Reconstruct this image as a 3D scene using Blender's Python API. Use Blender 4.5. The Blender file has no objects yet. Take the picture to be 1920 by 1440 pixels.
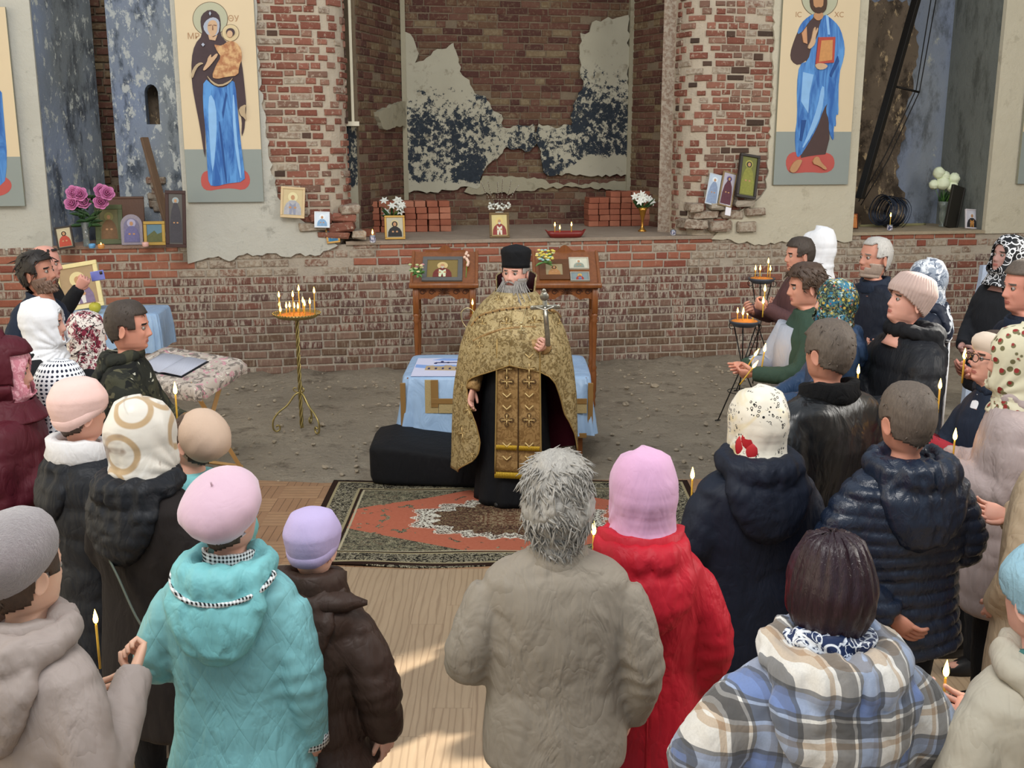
import bpy, math, random
import numpy as np
from mathutils import Vector, Matrix, Euler
R = math.radians
PI = math.pi
SC = bpy.context.scene
COL = SC.collection
rng = random.Random(7)

# ------------------------------------------------------------------ camera, sky, sun, exposure
FPX = 2000.0
PITCH = R(12.9)
CAMH = 2.64
cam = bpy.data.cameras.new('camera')
cam.sensor_width = 36.0
cam.lens = 36.0 * FPX / 1920.0
cam.clip_start = 0.05
camo = bpy.data.objects.new('camera', cam)
camo.location = (0, 0, CAMH)
camo.rotation_euler = (R(90) - PITCH, 0, 0)
COL.objects.link(camo)
SC.camera = camo

SC.view_settings.view_transform = 'Standard'
SC.view_settings.look = 'None'
SC.view_settings.gamma = 1.0
SC.view_settings.use_curve_mapping = False
SC.view_settings.exposure = 0.14

world = bpy.data.worlds.new('sky')
SC.world = world
world.use_nodes = True
wn = world.node_tree
wn.nodes.clear()
wo = wn.nodes.new('ShaderNodeOutputWorld')
wb = wn.nodes.new('ShaderNodeBackground')
wb.inputs[0].default_value = (0.80, 0.90, 1.0, 1)
wb.inputs[1].default_value = 0.66
wn.links.new(wb.outputs[0], wo.inputs[0])

SUN_E = R(28)
sd = Vector((-.85, -.50, 0)).normalized() * math.cos(SUN_E) + Vector((0, 0, -math.sin(SUN_E)))
sun = bpy.data.lights.new('sun', 'SUN')
sun.energy = 13.0
sun.angle = R(0.8)
sun.color = (1.0, .95, .86)
suno = bpy.data.objects.new('sun', sun)
suno.rotation_euler = sd.to_track_quat('-Z', 'Y').to_euler()
suno.location = (9, 12, 9)
COL.objects.link(suno)

def area(name, loc, target, sx, sy, power, col):
    l = bpy.data.lights.new(name, 'AREA')
    l.shape = 'RECTANGLE'; l.size = sx; l.size_y = sy; l.energy = power; l.color = col
    o = bpy.data.objects.new(name, l)
    o.location = loc
    o.rotation_euler = (Vector(target) - Vector(loc)).to_track_quat('-Z', 'Y').to_euler()
    COL.objects.link(o)
    return o
# west: soft fill lamp added high above the camera; south: daylight along the right wall
area('fill_light_west', (-1.5, 0.5, 8.5), (0, 12.5, 2.0), 5, 3, 620, (1, .97, .93))
area('daylight_south_window', (7.0, 4.5, 4.2), (-2.5, 9.0, 1.0), 3.2, 2.8, 330, (1, .96, .90))

# ------------------------------------------------------------------ pixel / wall helpers
def ray(px, py):
    a = (px - 960) / FPX; b = (py - 720) / FPX
    return Vector((a, math.cos(PITCH) - b * math.sin(PITCH), -math.sin(PITCH) - b * math.cos(PITCH)))
def at_z(px, py, z=0.0):
    d = ray(px, py); t = (z - CAMH) / d.z
    return Vector((d.x * t, d.y * t, z))
def at_y(px, py, y):
    d = ray(px, py); t = y / d.y
    return Vector((d.x * t, y, CAMH + d.z * t))
WPHI = R(10.45)
WO = Vector((0, 12.526, 0))
WU = Vector((math.cos(WPHI), math.sin(WPHI), 0))
WN = Vector((-math.sin(WPHI), math.cos(WPHI), 0))
def WL(s, t, z):
    return WO + WU * s + WN * t + Vector((0, 0, z))
def wpx(px, py, t=0.0):          # -> (s, z) on the wall plane at depth t
    d = ray(px, py)
    k = (t + WO.dot(WN)) / d.dot(WN)
    p = d * k
    return (p - WO).dot(WU), p.z + CAMH
def to_px(p):
    v = Vector(p) - Vector((0, 0, CAMH))
    dep = v.y * math.cos(PITCH) - v.z * math.sin(PITCH)
    up = v.y * math.sin(PITCH) + v.z * math.cos(PITCH)
    return 960 + FPX * v.x / dep, 720 - FPX * up / dep

# ------------------------------------------------------------------ object helpers
def props(o, label=None, cat=None, group=None, kind=None):
    if label: o['label'] = label
    if cat: o['category'] = cat
    if group: o['group'] = group
    if kind: o['kind'] = kind
    return o
def empty(name, loc=(0, 0, 0), rz=0, label=None, cat=None, group=None, kind=None):
    o = bpy.data.objects.new(name, None)
    o.location = loc; o.rotation_euler = (0, 0, rz)
    o.empty_display_size = .1
    COL.objects.link(o)
    return props(o, label, cat, group, kind)
def mkmesh(name, verts, faces, mats, smooth=True, mi=None, uv=None):
    me = bpy.data.meshes.new(name)
    v = np.asarray(verts, dtype=float).reshape(-1, 3)
    me.from_pydata(v.tolist(), [], [tuple(int(i) for i in f) for f in faces])
    if not isinstance(mats, (list, tuple)): mats = [mats]
    for m in mats: me.materials.append(m)
    if mi is not None: me.polygons.foreach_set('material_index', np.asarray(mi, dtype=np.int32))
    me.polygons.foreach_set('use_smooth', np.full(len(me.polygons), bool(smooth)))
    if uv is not None:
        l = me.uv_layers.new(name='UVMap')
        vi = np.zeros(len(me.loops), dtype=np.int32)
        me.loops.foreach_get('vertex_index', vi)
        l.data.foreach_set('uv', np.asarray(uv, dtype=float)[vi].ravel())
    me.update()
    return me
def link(name, me, parent=None, loc=None, rot=None, scale=None):
    o = bpy.data.objects.new(name, me)
    COL.objects.link(o)
    if parent: o.parent = parent
    if loc is not None: o.location = loc
    if rot is not None: o.rotation_euler = rot
    if scale is not None: o.scale = scale
    return o
def ob(name, vf, mats, parent=None, smooth=True, mi=None, uv=None, loc=None, rot=None):
    return link(name, mkmesh(name, vf[0], vf[1], mats, smooth, mi, uv), parent, loc, rot)
def merge(*parts):
    V = []; F = []; n = 0
    for v, f in parts:
        v = np.asarray(v, dtype=float).reshape(-1, 3)
        V.append(v); F += [tuple(i + n for i in q) for q in f]; n += len(v)
    return (np.vstack(V), F) if V else (np.zeros((0, 3)), [])
def xf(vf, m):
    v = np.asarray(vf[0], dtype=float).reshape(-1, 3)
    a = np.array(m)
    return v @ a[:3, :3].T + a[:3, 3], vf[1]
def mv(vf, x=0, y=0, z=0):
    return np.asarray(vf[0], dtype=float) + np.array([x, y, z]), vf[1]
def box(x0, x1, y0, y1, z0, z1, b=0.0):
    if b <= 0:
        v = [(x, y, z) for z in (z0, z1) for y in (y0, y1) for x in (x0, x1)]
        f = [(0, 2, 3, 1), (4, 5, 7, 6), (0, 1, 5, 4), (2, 6, 7, 3), (0, 4, 6, 2), (1, 3, 7, 5)]
        return np.array(v, dtype=float), f
    b = min(b, abs(x1 - x0) * .49, abs(y1 - y0) * .49, abs(z1 - z0) * .49)
    v = []; f = []
    def q(zz, i):
        return [(x0 + i, y0 + b, zz), (x0 + b, y0 + i, zz), (x1 - b, y0 + i, zz), (x1 - i, y0 + b, zz),
                (x1 - i, y1 - b, zz), (x1 - b, y1 - i, zz), (x0 + b, y1 - i, zz), (x0 + i, y1 - b, zz)]
    rings = [q(z0, b), q(z0 + b, 0), q(z1 - b, 0), q(z1, b)]
    for r in rings: v += r
    for k in range(3):
        for i in range(8):
            j = (i + 1) % 8
            f.append((k * 8 + i, k * 8 + j, k * 8 + 8 + j, k * 8 + 8 + i))
    f.append(tuple(range(7, -1, -1))); f.append(tuple(range(24, 32)))
    return np.array(v, dtype=float), f
def loft(rings, cap=True, closed=True):
    n = len(rings[0]); V = np.vstack([np.asarray(r, dtype=float) for r in rings]); F = []
    m = n if closed else n - 1
    for k in range(len(rings) - 1):
        for i in range(m):
            j = (i + 1) % n
            F.append((k * n + i, k * n + j, (k + 1) * n + j, (k + 1) * n + i))
    if cap and closed:
        F.append(tuple(range(n - 1, -1, -1)))
        F.append(tuple((len(rings) - 1) * n + i for i in range(n)))
    return V, F
def lathe(prof, n=20, cap=True):        # prof [(r,z)]
    a = np.linspace(0, 2 * PI, n, endpoint=False)
    return loft([np.c_[r * np.cos(a), r * np.sin(a), np.full(n, z)] for r, z in prof], cap)
def ell(rx, ry, cz, n=24, cx=0, cy=0, p=2.0):
    a = np.linspace(0, 2 * PI, n, endpoint=False)
    c = np.cos(a); s = np.sin(a)
    return np.c_[cx + rx * np.sign(c) * np.abs(c) ** (2 / p), cy + ry * np.sign(s) * np.abs(s) ** (2 / p), np.full(n, cz)]
def tube(pts, rad, n=8, cap=True, flat=1.0):
    pts = [Vector(p) for p in pts]
    if not isinstance(rad, (list, tuple, np.ndarray)): rad = [rad] * len(pts)
    rings = []; up = None
    for i, p in enumerate(pts):
        d = (pts[min(i + 1, len(pts) - 1)] - pts[max(i - 1, 0)])
        if d.length < 1e-9: d = Vector((0, 0, 1))
        d.normalize()
        if up is None:
            up = Vector((0, 0, 1)) if abs(d.z) < .9 else Vector((0, 1, 0))
        x = up.cross(d)
        if x.length < 1e-6: x = Vector((1, 0, 0))
        x.normalize(); y = d.cross(x).normalized(); up = y
        rings.append([p + (x * math.cos(a) * flat + y * math.sin(a)) * rad[i] for a in [2 * PI * k / n for k in range(n)]])
    return loft([np.array([tuple(q) for q in r]) for r in rings], cap)
def spline(pts, n=8):
    P = [Vector(p) for p in pts]; out = []
    for i in range(len(P) - 1):
        p0 = P[max(i - 1, 0)]; p1 = P[i]; p2 = P[i + 1]; p3 = P[min(i + 2, len(P) - 1)]
        for k in range(n):
            t = k / n
            out.append(.5 * ((2 * p1) + (p2 - p0) * t + (2 * p0 - 5 * p1 + 4 * p2 - p3) * t * t + (3 * p1 - p0 - 3 * p2 + p3) * t ** 3))
    out.append(P[-1])
    return out
def uvsphere(r=1.0, seg=12, rings=8, sc=(1, 1, 1), c=(0, 0, 0)):
    V = []; F = []
    for i in range(rings + 1):
        ph = PI * i / rings
        for j in range(seg):
            th = 2 * PI * j / seg
            V.append((c[0] + r * sc[0] * math.sin(ph) * math.cos(th), c[1] + r * sc[1] * math.sin(ph) * math.sin(th), c[2] + r * sc[2] * math.cos(ph)))
    for i in range(rings):
        for j in range(seg):
            k = (j + 1) % seg
            F.append((i * seg + j, (i + 1) * seg + j, (i + 1) * seg + k, i * seg + k))
    return np.array(V), F
def prism(poly, m3, d):          # 2D polygon, map (a,b,depth)->3D, thickness from depth d[0] (front) to d[1]
    n = len(poly)
    ar = sum(poly[i][0] * poly[(i + 1) % n][1] - poly[(i + 1) % n][0] * poly[i][1] for i in range(n))
    if ar < 0: poly = poly[::-1]
    V = [tuple(m3(a, b, d[0])) for a, b in poly] + [tuple(m3(a, b, d[1])) for a, b in poly]
    F = [tuple(range(n)), tuple(range(2 * n - 1, n - 1, -1))]
    for i in range(n):
        j = (i + 1) % n
        F.append((j, i, i + n, j + n))
    return np.array(V), F
def ragged(pts, step=.06, amp=.02, seed=1, closed=True):
    r = random.Random(seed); out = []
    n = len(pts); m = n if closed else n - 1
    for i in range(m):
        a = pts[i]; b = pts[(i + 1) % n]
        L = math.hypot(b[0] - a[0], b[1] - a[1]); k = max(1, int(L / step))
        nx, ny = (-(b[1] - a[1]) / (L + 1e-9), (b[0] - a[0]) / (L + 1e-9))
        w = 0
        for j in range(k):
            t = j / k
            if j: w = w * .5 + r.uniform(-amp, amp)
            else: w = 0
            out.append((a[0] + (b[0] - a[0]) * t + nx * w, a[1] + (b[1] - a[1]) * t + ny * w))
    return out
def vnoise(P, scale, seed=0, octaves=3):
    """cheap smooth vector-free noise in [-1,1] from warped plane waves"""
    r = np.random.RandomState(seed)
    P = np.asarray(P, dtype=float) * scale
    out = np.zeros(len(P)); amp = 1.0; tot = 0
    for o in range(octaves):
        warp = np.zeros_like(P)
        for c in range(3):
            k = r.normal(size=3); warp[:, c] = np.sin(P @ k + r.uniform(0, 6.28)) * 1.2
        Q = P + warp
        s = np.zeros(len(P))
        for w in range(4):
            k = r.normal(size=3) * 1.6
            s += np.sin(Q @ k + r.uniform(0, 6.28))
        out += amp * s / 2.6; tot += amp
        amp *= .5; P = P * 2.0
    return out / tot
def vert_normals(v, faces):
    me = bpy.data.meshes.new('tmp'); me.from_pydata(v.tolist(), [], faces); me.update()
    n = np.zeros(len(v) * 3); me.vertices.foreach_get('normal', n) if hasattr(me.vertices[0], 'normal') else None
    bpy.data.meshes.remove(me)
    return n.reshape(-1, 3)
_rt = bpy.data.meshes.new('remesh_tmp'); _ro = bpy.data.objects.new('remesh_tmp', _rt); COL.objects.link(_ro)
_rm = _ro.modifiers.new('r', 'REMESH'); _rm.mode = 'VOXEL'
_rs = _ro.modifiers.new('s', 'SMOOTH')
def remesh(vf, voxel=.016, smooth=4):
    me = bpy.data.meshes.new('tmp'); me.from_pydata(np.asarray(vf[0]).tolist(), [], vf[1])
    _ro.data = me
    _rm.voxel_size = voxel; _rs.factor = .5; _rs.iterations = smooth
    dg = bpy.context.evaluated_depsgraph_get(); dg.update()
    e = _ro.evaluated_get(dg); m = e.data
    n = len(m.vertices); co = np.zeros(n * 3); m.vertices.foreach_get('co', co)
    no = np.zeros(n * 3); m.vertices.foreach_get('normal', no)
    nl = len(m.loops); li = np.zeros(nl, dtype=np.int32); m.loops.foreach_get('vertex_index', li)
    F = li.reshape(-1, 4).tolist() if nl == 4 * len(m.polygons) else [list(p.vertices) for p in m.polygons]
    _ro.data = _rt
    bpy.data.meshes.remove(me)
    return co.reshape(-1, 3), F, no.reshape(-1, 3)

# ------------------------------------------------------------------ materials
def srgb(h):
    if isinstance(h, str):
        h = h.lstrip('#'); c = [int(h[i:i + 2], 16) / 255 for i in (0, 2, 4)]
    else: c = list(h)
    return tuple(((x / 12.92) if x <= .04045 else ((x + .055) / 1.055) ** 2.4) for x in c) + (1,)
class Mt:
    def __init__(s, name, col='#888888', rough=.7, metal=0.0, spec=.4):
        s.m = bpy.data.materials.new(name); s.m.use_nodes = True
        s.t = s.m.node_tree; s.b = s.t.nodes['Principled BSDF']
        s.b.inputs['Roughness'].default_value = rough; s.b.inputs['Metallic'].default_value = metal
        s.b.inputs['Specular IOR Level'].default_value = spec
        s.c = srgb(col); s.b.inputs['Base Color'].default_value = s.c
        s.h = None
    def n(s, t, **k):
        x = s.t.nodes.new(t)
        for a, b in k.items(): setattr(x, a, b)
        return x
    def set(s, sock, v):
        if hasattr(v, 'is_output') or isinstance(v, bpy.types.NodeSocket): s.t.links.new(v, sock)
        elif v is not None: sock.default_value = v
    def coord(s, kind='Object', scale=(1, 1, 1), loc=(0, 0, 0), rot=(0, 0, 0)):
        c = s.n('ShaderNodeTexCoord'); m = s.n('ShaderNodeMapping')
        s.t.links.new(c.outputs[kind], m.inputs[0])
        m.inputs['Scale'].default_value = scale; m.inputs['Location'].default_value = loc; m.inputs['Rotation'].default_value = rot
        return m.outputs[0]
    def geo(s, out='Position', scale=(1, 1, 1)):
        c = s.n('ShaderNodeNewGeometry')
        if out != 'Position': return c.outputs[out]
        m = s.n('ShaderNodeMapping'); s.t.links.new(c.outputs[out], m.inputs[0]); m.inputs['Scale'].default_value = scale
        return m.outputs[0]
    def noise(s, co, scale=5, detail=4, rough=.55, dist=0, col=False):
        x = s.n('ShaderNodeTexNoise'); s.set(x.inputs['Vector'], co)
        x.inputs['Scale'].default_value = scale; x.inputs['Detail'].default_value = detail
        x.inputs['Roughness'].default_value = rough; x.inputs['Distortion'].default_value = dist
        return x.outputs['Color' if col else 'Fac']
    def vor(s, co, scale=5, feat='F1', out='Distance', rnd=1.0, dim='3D'):
        x = s.n('ShaderNodeTexVoronoi', feature=feat, voronoi_dimensions=dim); s.set(x.inputs['Vector'], co)
        x.inputs['Scale'].default_value = scale; x.inputs['Randomness'].default_value = rnd
        return x.outputs[out]
    def wave(s, co, scale=5, dist=0, kind='BANDS', dirn='X', detail=2):
        x = s.n('ShaderNodeTexWave', wave_type=kind); s.set(x.inputs['Vector'], co)
        if kind == 'BANDS': x.bands_direction = dirn
        x.inputs['Scale'].default_value = scale; x.inputs['Distortion'].default_value = dist; x.inputs['Detail'].default_value = detail
        return x.outputs['Fac']
    def ramp(s, f, stops, const=False):
        x = s.n('ShaderNodeValToRGB'); s.set(x.inputs[0], f)
        e = x.color_ramp.elements
        if const: x.color_ramp.interpolation = 'CONSTANT'
        while len(e) < len(stops): e.new(.5)
        for i, (p, c) in enumerate(stops):
            e[i].position = p; e[i].color = srgb(c) if isinstance(c, str) else ((c, c, c, 1) if not isinstance(c, tuple) else c)
        return x.outputs[0]
    def math(s, op, a, b=None, c=None, clamp=False):
        x = s.n('ShaderNodeMath', operation=op, use_clamp=clamp); s.set(x.inputs[0], a)
        if b is not None: s.set(x.inputs[1], b)
        if c is not None: s.set(x.inputs[2], c)
        return x.outputs[0]
    def mix(s, f, a, b, mode='MIX'):
        x = s.n('ShaderNodeMix', data_type='RGBA', blend_type=mode)
        s.set(x.inputs[0], f); s.set(x.inputs[6], srgb(a) if isinstance(a, str) else a); s.set(x.inputs[7], srgb(b) if isinstance(b, str) else b)
        return x.outputs[2]
    def sep(s, co):
        x = s.n('ShaderNodeSeparateXYZ'); s.set(x.inputs[0], co); return x.outputs
    def comb(s, a, b, c=0.0):
        x = s.n('ShaderNodeCombineXYZ'); s.set(x.inputs[0], a); s.set(x.inputs[1], b); s.set(x.inputs[2], c); return x.outputs[0]
    def color(s, c): s.set(s.b.inputs['Base Color'], srgb(c) if isinstance(c, str) else c); return s
    def bump(s, h, strength=.3, dist=.01):
        x = s.n('ShaderNodeBump'); x.inputs['Strength'].default_value = strength; x.inputs['Distance'].default_value = dist
        s.set(x.inputs['Height'], h)
        if s.h is not None: s.set(x.inputs['Normal'], s.h)
        s.h = x.outputs[0]; s.t.links.new(s.h, s.b.inputs['Normal']); return s
MC = {}
def plain(name, col, rough=.7, metal=0.0, var=.12, scale=12, bump=0.0, bscale=60, spec=.4, sheen=0.0):
    if name in MC: return MC[name]
    m = Mt(name, col, rough, metal, spec); co = m.coord()
    if var > 0:
        c = srgb(col); d = tuple(x * (1 - var) for x in c[:3]) + (1,); l = tuple(min(1, x * (1 + var)) for x in c[:3]) + (1,)
        m.color(m.mix(m.noise(co, scale, 3), d, l))
    if bump > 0: m.bump(m.noise(co, bscale, 3), bump, .005)
    if sheen > 0:
        m.b.inputs['Sheen Weight'].default_value = sheen
    MC[name] = m.m
    return m.m
# ================================================================== THE SETTING
# ---- materials of masonry
def rand01(m):
    oi = m.n('ShaderNodeObjectInfo'); g = m.n('ShaderNodeNewGeometry')
    a = m.math('ADD', oi.outputs['Random'], g.outputs['Random Per Island'])
    return m.math('FRACT', a)
def brick_mat(name, cols, lime='#b9ad9c', lime_lo=.52, lime_hi=.62, streak=True, dark=.0):
    m = Mt(name, rough=.9, spec=.2); r = rand01(m)
    k = len(cols); base = m.ramp(r, [(i / k, c) for i, c in enumerate(cols)], True)
    P = m.geo()
    n1 = m.noise(P, 9, 5, .65)
    base = m.mix(m.math('MULTIPLY', n1, .55), base, '#4a2c24')
    if lime_lo < 1:
        Q = m.geo('Position', (22, 22, 5) if streak else (14, 14, 14))
        n2 = m.noise(Q, 1.6, 5, .7)
        base = m.mix(m.ramp(n2, [(lime_lo, 0.0), (lime_hi, .85)]), base, lime)
    m.color(base)
    m.bump(m.noise(P, 45, 5, .7), .55, .012)
    return m.m
B_RED = brick_mat('new_red_brick', ['#b0705a', '#a3634f', '#b67a63', '#98594a'], lime='#c2b39f', lime_lo=.60, lime_hi=.76)
B_OLD = brick_mat('limewashed_old_brick', ['#7c564c', '#8a5f52', '#73534c', '#6d544f', '#836358'], lime='#b3a898', lime_lo=.47, lime_hi=.58)
B_GREY = brick_mat('dusty_low_brick', ['#8b7062', '#7f675b', '#94796a', '#76604f'], lime='#a59683', lime_lo=.50, lime_hi=.70)
B_PIER = brick_mat('pier_brick', ['#9c6656', '#8f5d4e', '#a3705e', '#86685a', '#9d7867', '#8a5648'], lime='#bdb09c', lime_lo=.56, lime_hi=.68, streak=False)
B_PIER_D = brick_mat('pier_blackened_brick', ['#4a4038', '#5a4a40'], lime_lo=.62, lime_hi=.8, streak=False)
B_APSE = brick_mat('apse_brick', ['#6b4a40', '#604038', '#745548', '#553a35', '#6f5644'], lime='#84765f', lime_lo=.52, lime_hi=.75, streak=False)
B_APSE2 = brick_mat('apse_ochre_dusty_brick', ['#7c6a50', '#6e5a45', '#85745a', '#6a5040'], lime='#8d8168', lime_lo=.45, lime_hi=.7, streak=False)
B_SMEAR = brick_mat('plaster_smeared_brick', ['#a08a78', '#94705f', '#a99884', '#8e7a69'], lime='#b5aa9a', lime_lo=.42, lime_hi=.58, streak=False)
B_LOOSE = brick_mat('loose_new_brick', ['#bd7a60', '#b26e56', '#c4846a', '#a9664f'], lime_lo=.72, lime_hi=.85, streak=False)

def mortar_mat(name, a, b, sc=6):
    m = Mt(name, rough=.95, spec=.15); P = m.geo()
    m.color(m.mix(m.noise(P, sc, 6, .65), a, b)); m.bump(m.noise(P, 35, 6, .7), .8, .02)
    return m.m
MORTAR = mortar_mat('old_lime_mortar', '#a3978a', '#c4b9a8', 10)
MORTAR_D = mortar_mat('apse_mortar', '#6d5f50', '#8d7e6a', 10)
MORTAR_P = mortar_mat('pier_mortar', '#b0a290', '#cdc0ac')

def plaster_mat(name, base, light, dark, stain=.5, dlo=.58, dhi=.66, peel=None, zs=1.0, blu=None):
    m = Mt(name, rough=.92, spec=.15); P = m.geo()
    c = m.mix(m.noise(P, 1.3, 6, .6), base, light)
    if blu: c = m.mix(m.ramp(m.noise(m.geo('Position', (1, 1, .45)), 1.1, 4, .5), [(.40, 0.0), (.6, .9)]), c, blu)
    Q = m.geo('Position', (1, 1, zs))
    d = m.ramp(m.noise(Q, 3.2, 8, .72), [(dlo, 0.0), (dhi, stain)])
    c = m.mix(d, c, dark)
    if peel:
        col, lo, hi, sc = peel
        c = m.mix(m.ramp(m.noise(m.geo('Position', (1, 1, .5)), sc, 9, .75), [(lo, 0.0), (hi, 1.0)]), c, col)
    m.color(c)
    m.bump(m.noise(P, 2.5, 8, .7), .6, .05); m.bump(m.noise(P, 30, 4, .6), .25, .01)
    return m.m
PL_L = plaster_mat('grey_plaster_left', '#b3b0a6', '#c9c7bc', '#77746b', .5)
PL_R = plaster_mat('cream_plaster_right', '#bcb39d', '#cec7b4', '#958b76', .4)
PL_BLUE = plaster_mat('peeling_blue_plaster', '#7f868d', '#98a0a6', '#3f464e', .8, .50, .60, ('#c9cdcb', .53, .57, 11.0), .4, '#8f9cb5')
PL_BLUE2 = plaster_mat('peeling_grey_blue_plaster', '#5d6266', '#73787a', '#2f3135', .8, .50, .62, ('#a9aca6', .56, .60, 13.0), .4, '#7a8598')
PL_NR = plaster_mat('smoky_niche_plaster', '#5c5045', '#7b6c5b', '#2a241f', .8, .50, .62, ('#b39c7a', .57, .62, 9.0), .7)
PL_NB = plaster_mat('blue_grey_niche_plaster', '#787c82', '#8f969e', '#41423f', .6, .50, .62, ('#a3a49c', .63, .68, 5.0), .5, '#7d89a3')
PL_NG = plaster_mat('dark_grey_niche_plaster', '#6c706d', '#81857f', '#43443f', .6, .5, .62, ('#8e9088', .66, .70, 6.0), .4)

# apse plaster: pale patch with a band of dark blue paint flaking off
def apse_plaster():
    m = Mt('flaking_dark_blue_paint_on_plaster', rough=.85, spec=.2); P = m.geo()
    base = m.mix(m.noise(P, 2, 5), '#9c9784', '#b7b3a1')
    base = m.mix(m.ramp(m.noise(P, 5, 7, .7), [(.56, 0.0), (.66, .6)]), base, '#6f6753')
    xyz = m.sep(P)
    z = m.math('SUBTRACT', xyz[2], m.math('MULTIPLY', m.math('SMOOTH_MIN', m.math('MAXIMUM', m.math('MULTIPLY', m.math('SUBTRACT', xyz[0], .5), 2.0), 0.0), 1.0, .2), .34))
    n = m.noise(P, 13, 10, .78)
    big = m.noise(P, 1.7, 3, .55)
    # paint survives in a dado between 2.0 and 3.35 m
    band = m.ramp(m.math('MULTIPLY', z, .25), [(.49, .1), (.53, 1.0), (.74, 1.0), (.82, .75), (.87, .0)])
    f = m.math('ADD', n, m.math('MULTIPLY', m.math('SUBTRACT', big, .5), .5))
    f = m.math('ADD', f, m.math('MULTIPLY', m.math('SUBTRACT', band, 1.0), .5))
    c = m.mix(m.ramp(f, [(.485, 0.0), (.50, 1.0)]), base, m.mix(m.noise(P, 30, 4), '#1d2228', '#39414a'))
    m.color(c); m.bump(m.noise(P, 9, 9, .72), .4, .01)
    return m.m
PL_APSE = apse_plaster()
PL_PALE = plaster_mat('pale_apse_plaster', '#8f8973', '#a9a38e', '#6a624f', .5)

# ---- brick meshes shared between alike bricks
BV = {}
def brick_mesh(mat, kind, k):
    key = (mat.name, kind, k)
    if key in BV: return BV[key]
    r = random.Random(hash((kind, k)) % 9999 if False else kind * 31 + k)
    L = [.5, .5, .5][kind]
    c = .05 if kind == 0 else (.09 if kind == 1 else .07)
    cz = .13
    j = lambda a: r.uniform(-a, a)
    # x along the wall, y outward (front = -1), z up, unit block
    q = lambda y, ix, iz, a: [(-.5 + ix + j(a * .3), y, -.5 + iz + j(a)), (.5 - ix + j(a * .3), y, -.5 + iz + j(a)), (.5 - ix + j(a * .3), y, .5 - iz + j(a)), (-.5 + ix + j(a * .3), y, .5 - iz + j(a))]
    V = q(1, 0, 0, 0) + q(-.55, 0, 0, .05) + q(-1.0 + j(.1), c * .6, cz, .05)
    V = [(x, y + (j(.12) if i > 3 else 0), z) for i, (x, y, z) in enumerate(V)]
    F = []
    for b in (0, 4):
        for i in range(4):
            F.append((b + i, b + (i + 1) % 4, b + 4 + (i + 1) % 4, b + 4 + i))
    F.append((8, 9, 10, 11))
    F = [f[::-1] for f in F[:8]] + [F[8]]
    me = mkmesh('brick', V, F, mat, False)
    BV[key] = me
    return me
def lay(s0, s1, z0, z1, ch, seed, header=.5, jit=.008, Ls=.27, Lh=.135, joint=.021):
    r = random.Random(seed); out = []
    n = int(round((z1 - z0) / ch)); row = 0
    for i in range(n):
        z = z0 + (i + .5) * ch
        s = s0 - r.uniform(0, Ls)
        while s < s1:
            L = (Lh if r.random() < header * .7 else Ls) * r.uniform(.92, 1.08)
            a = max(s, s0); b = min(s + L, s1)
            if b - a > .05: out.append(((a + b) / 2, z + r.uniform(-jit, jit) * .5, b - a - joint, ch - joint + r.uniform(-jit, jit) * .6, row, r.random()))
            s += L
        row += 1
    return out
def put_bricks(parent, bricks, pos, matf, limit=300, key=None, proud=.02):
    """pos(s,z)->(point, yaw); first `limit` (largest in the photograph) as objects, the rest joined"""
    items = []
    for (s, z, L, h, row, q) in bricks:
        mt = matf(s, z, q)
        if mt is None: continue
        p, yaw = pos(s, z)
        x, y = to_px(p)
        vis = 1 if (-20 < x < 1940 and -20 < y < 1440) else 0
        k = (key(x, y) if key else 0)
        items.append((-(vis * 10 + k + L * h * 10 / max(p.y, 1)), len(items), s, z, L, h, q, mt, p, yaw))
    items.sort(key=lambda t: (t[0], t[1]))
    r = random.Random(3)
    stuff = {}
    for i, (_, _, s, z, L, h, q, mt, p, yaw) in enumerate(items):
        kind = 0 if L > .2 else (1 if L < .15 else 2)
        me = brick_mesh(mt, kind, int(q * 997) % 5)
        dep = .010; pr = r.uniform(.0, 1.0) * proud * .45
        if i < limit:
            o = link('brick', me, parent)
            o.location = p; o.rotation_euler = (0, 0, yaw); o.scale = (L, dep + pr, h)
        else:
            v = np.zeros(len(me.vertices) * 3); me.vertices.foreach_get('co', v); v = v.reshape(-1, 3) * np.array([L, dep + pr, h])
            f = [tuple(pl.vertices) for pl in me.polygons]
            m = Matrix.Translation(p) @ Matrix.Rotation(yaw, 4, 'Z')
            stuff.setdefault(mt.name, [mt, []])[1].append(xf((v, f), m))
    if stuff:
        V = np.zeros((0, 3)); F = []; MI = []; mats = []
        for k, (mt, L) in stuff.items():
            v, f = merge(*L); F += [tuple(i + len(V) for i in q) for q in f]; V = np.vstack([V, v]); MI += [len(mats)] * len(f); mats.append(mt)
        o = ob('remaining_bricks', (V, F), mats, parent, False, MI); o['kind'] = 'stuff'
FRONT = lambda s, z: (WL(s, .0, z), WPHI)
SPX = lambda px, py, t=0.0: wpx(px, py, t)[0]
SILL = 1.5

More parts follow.
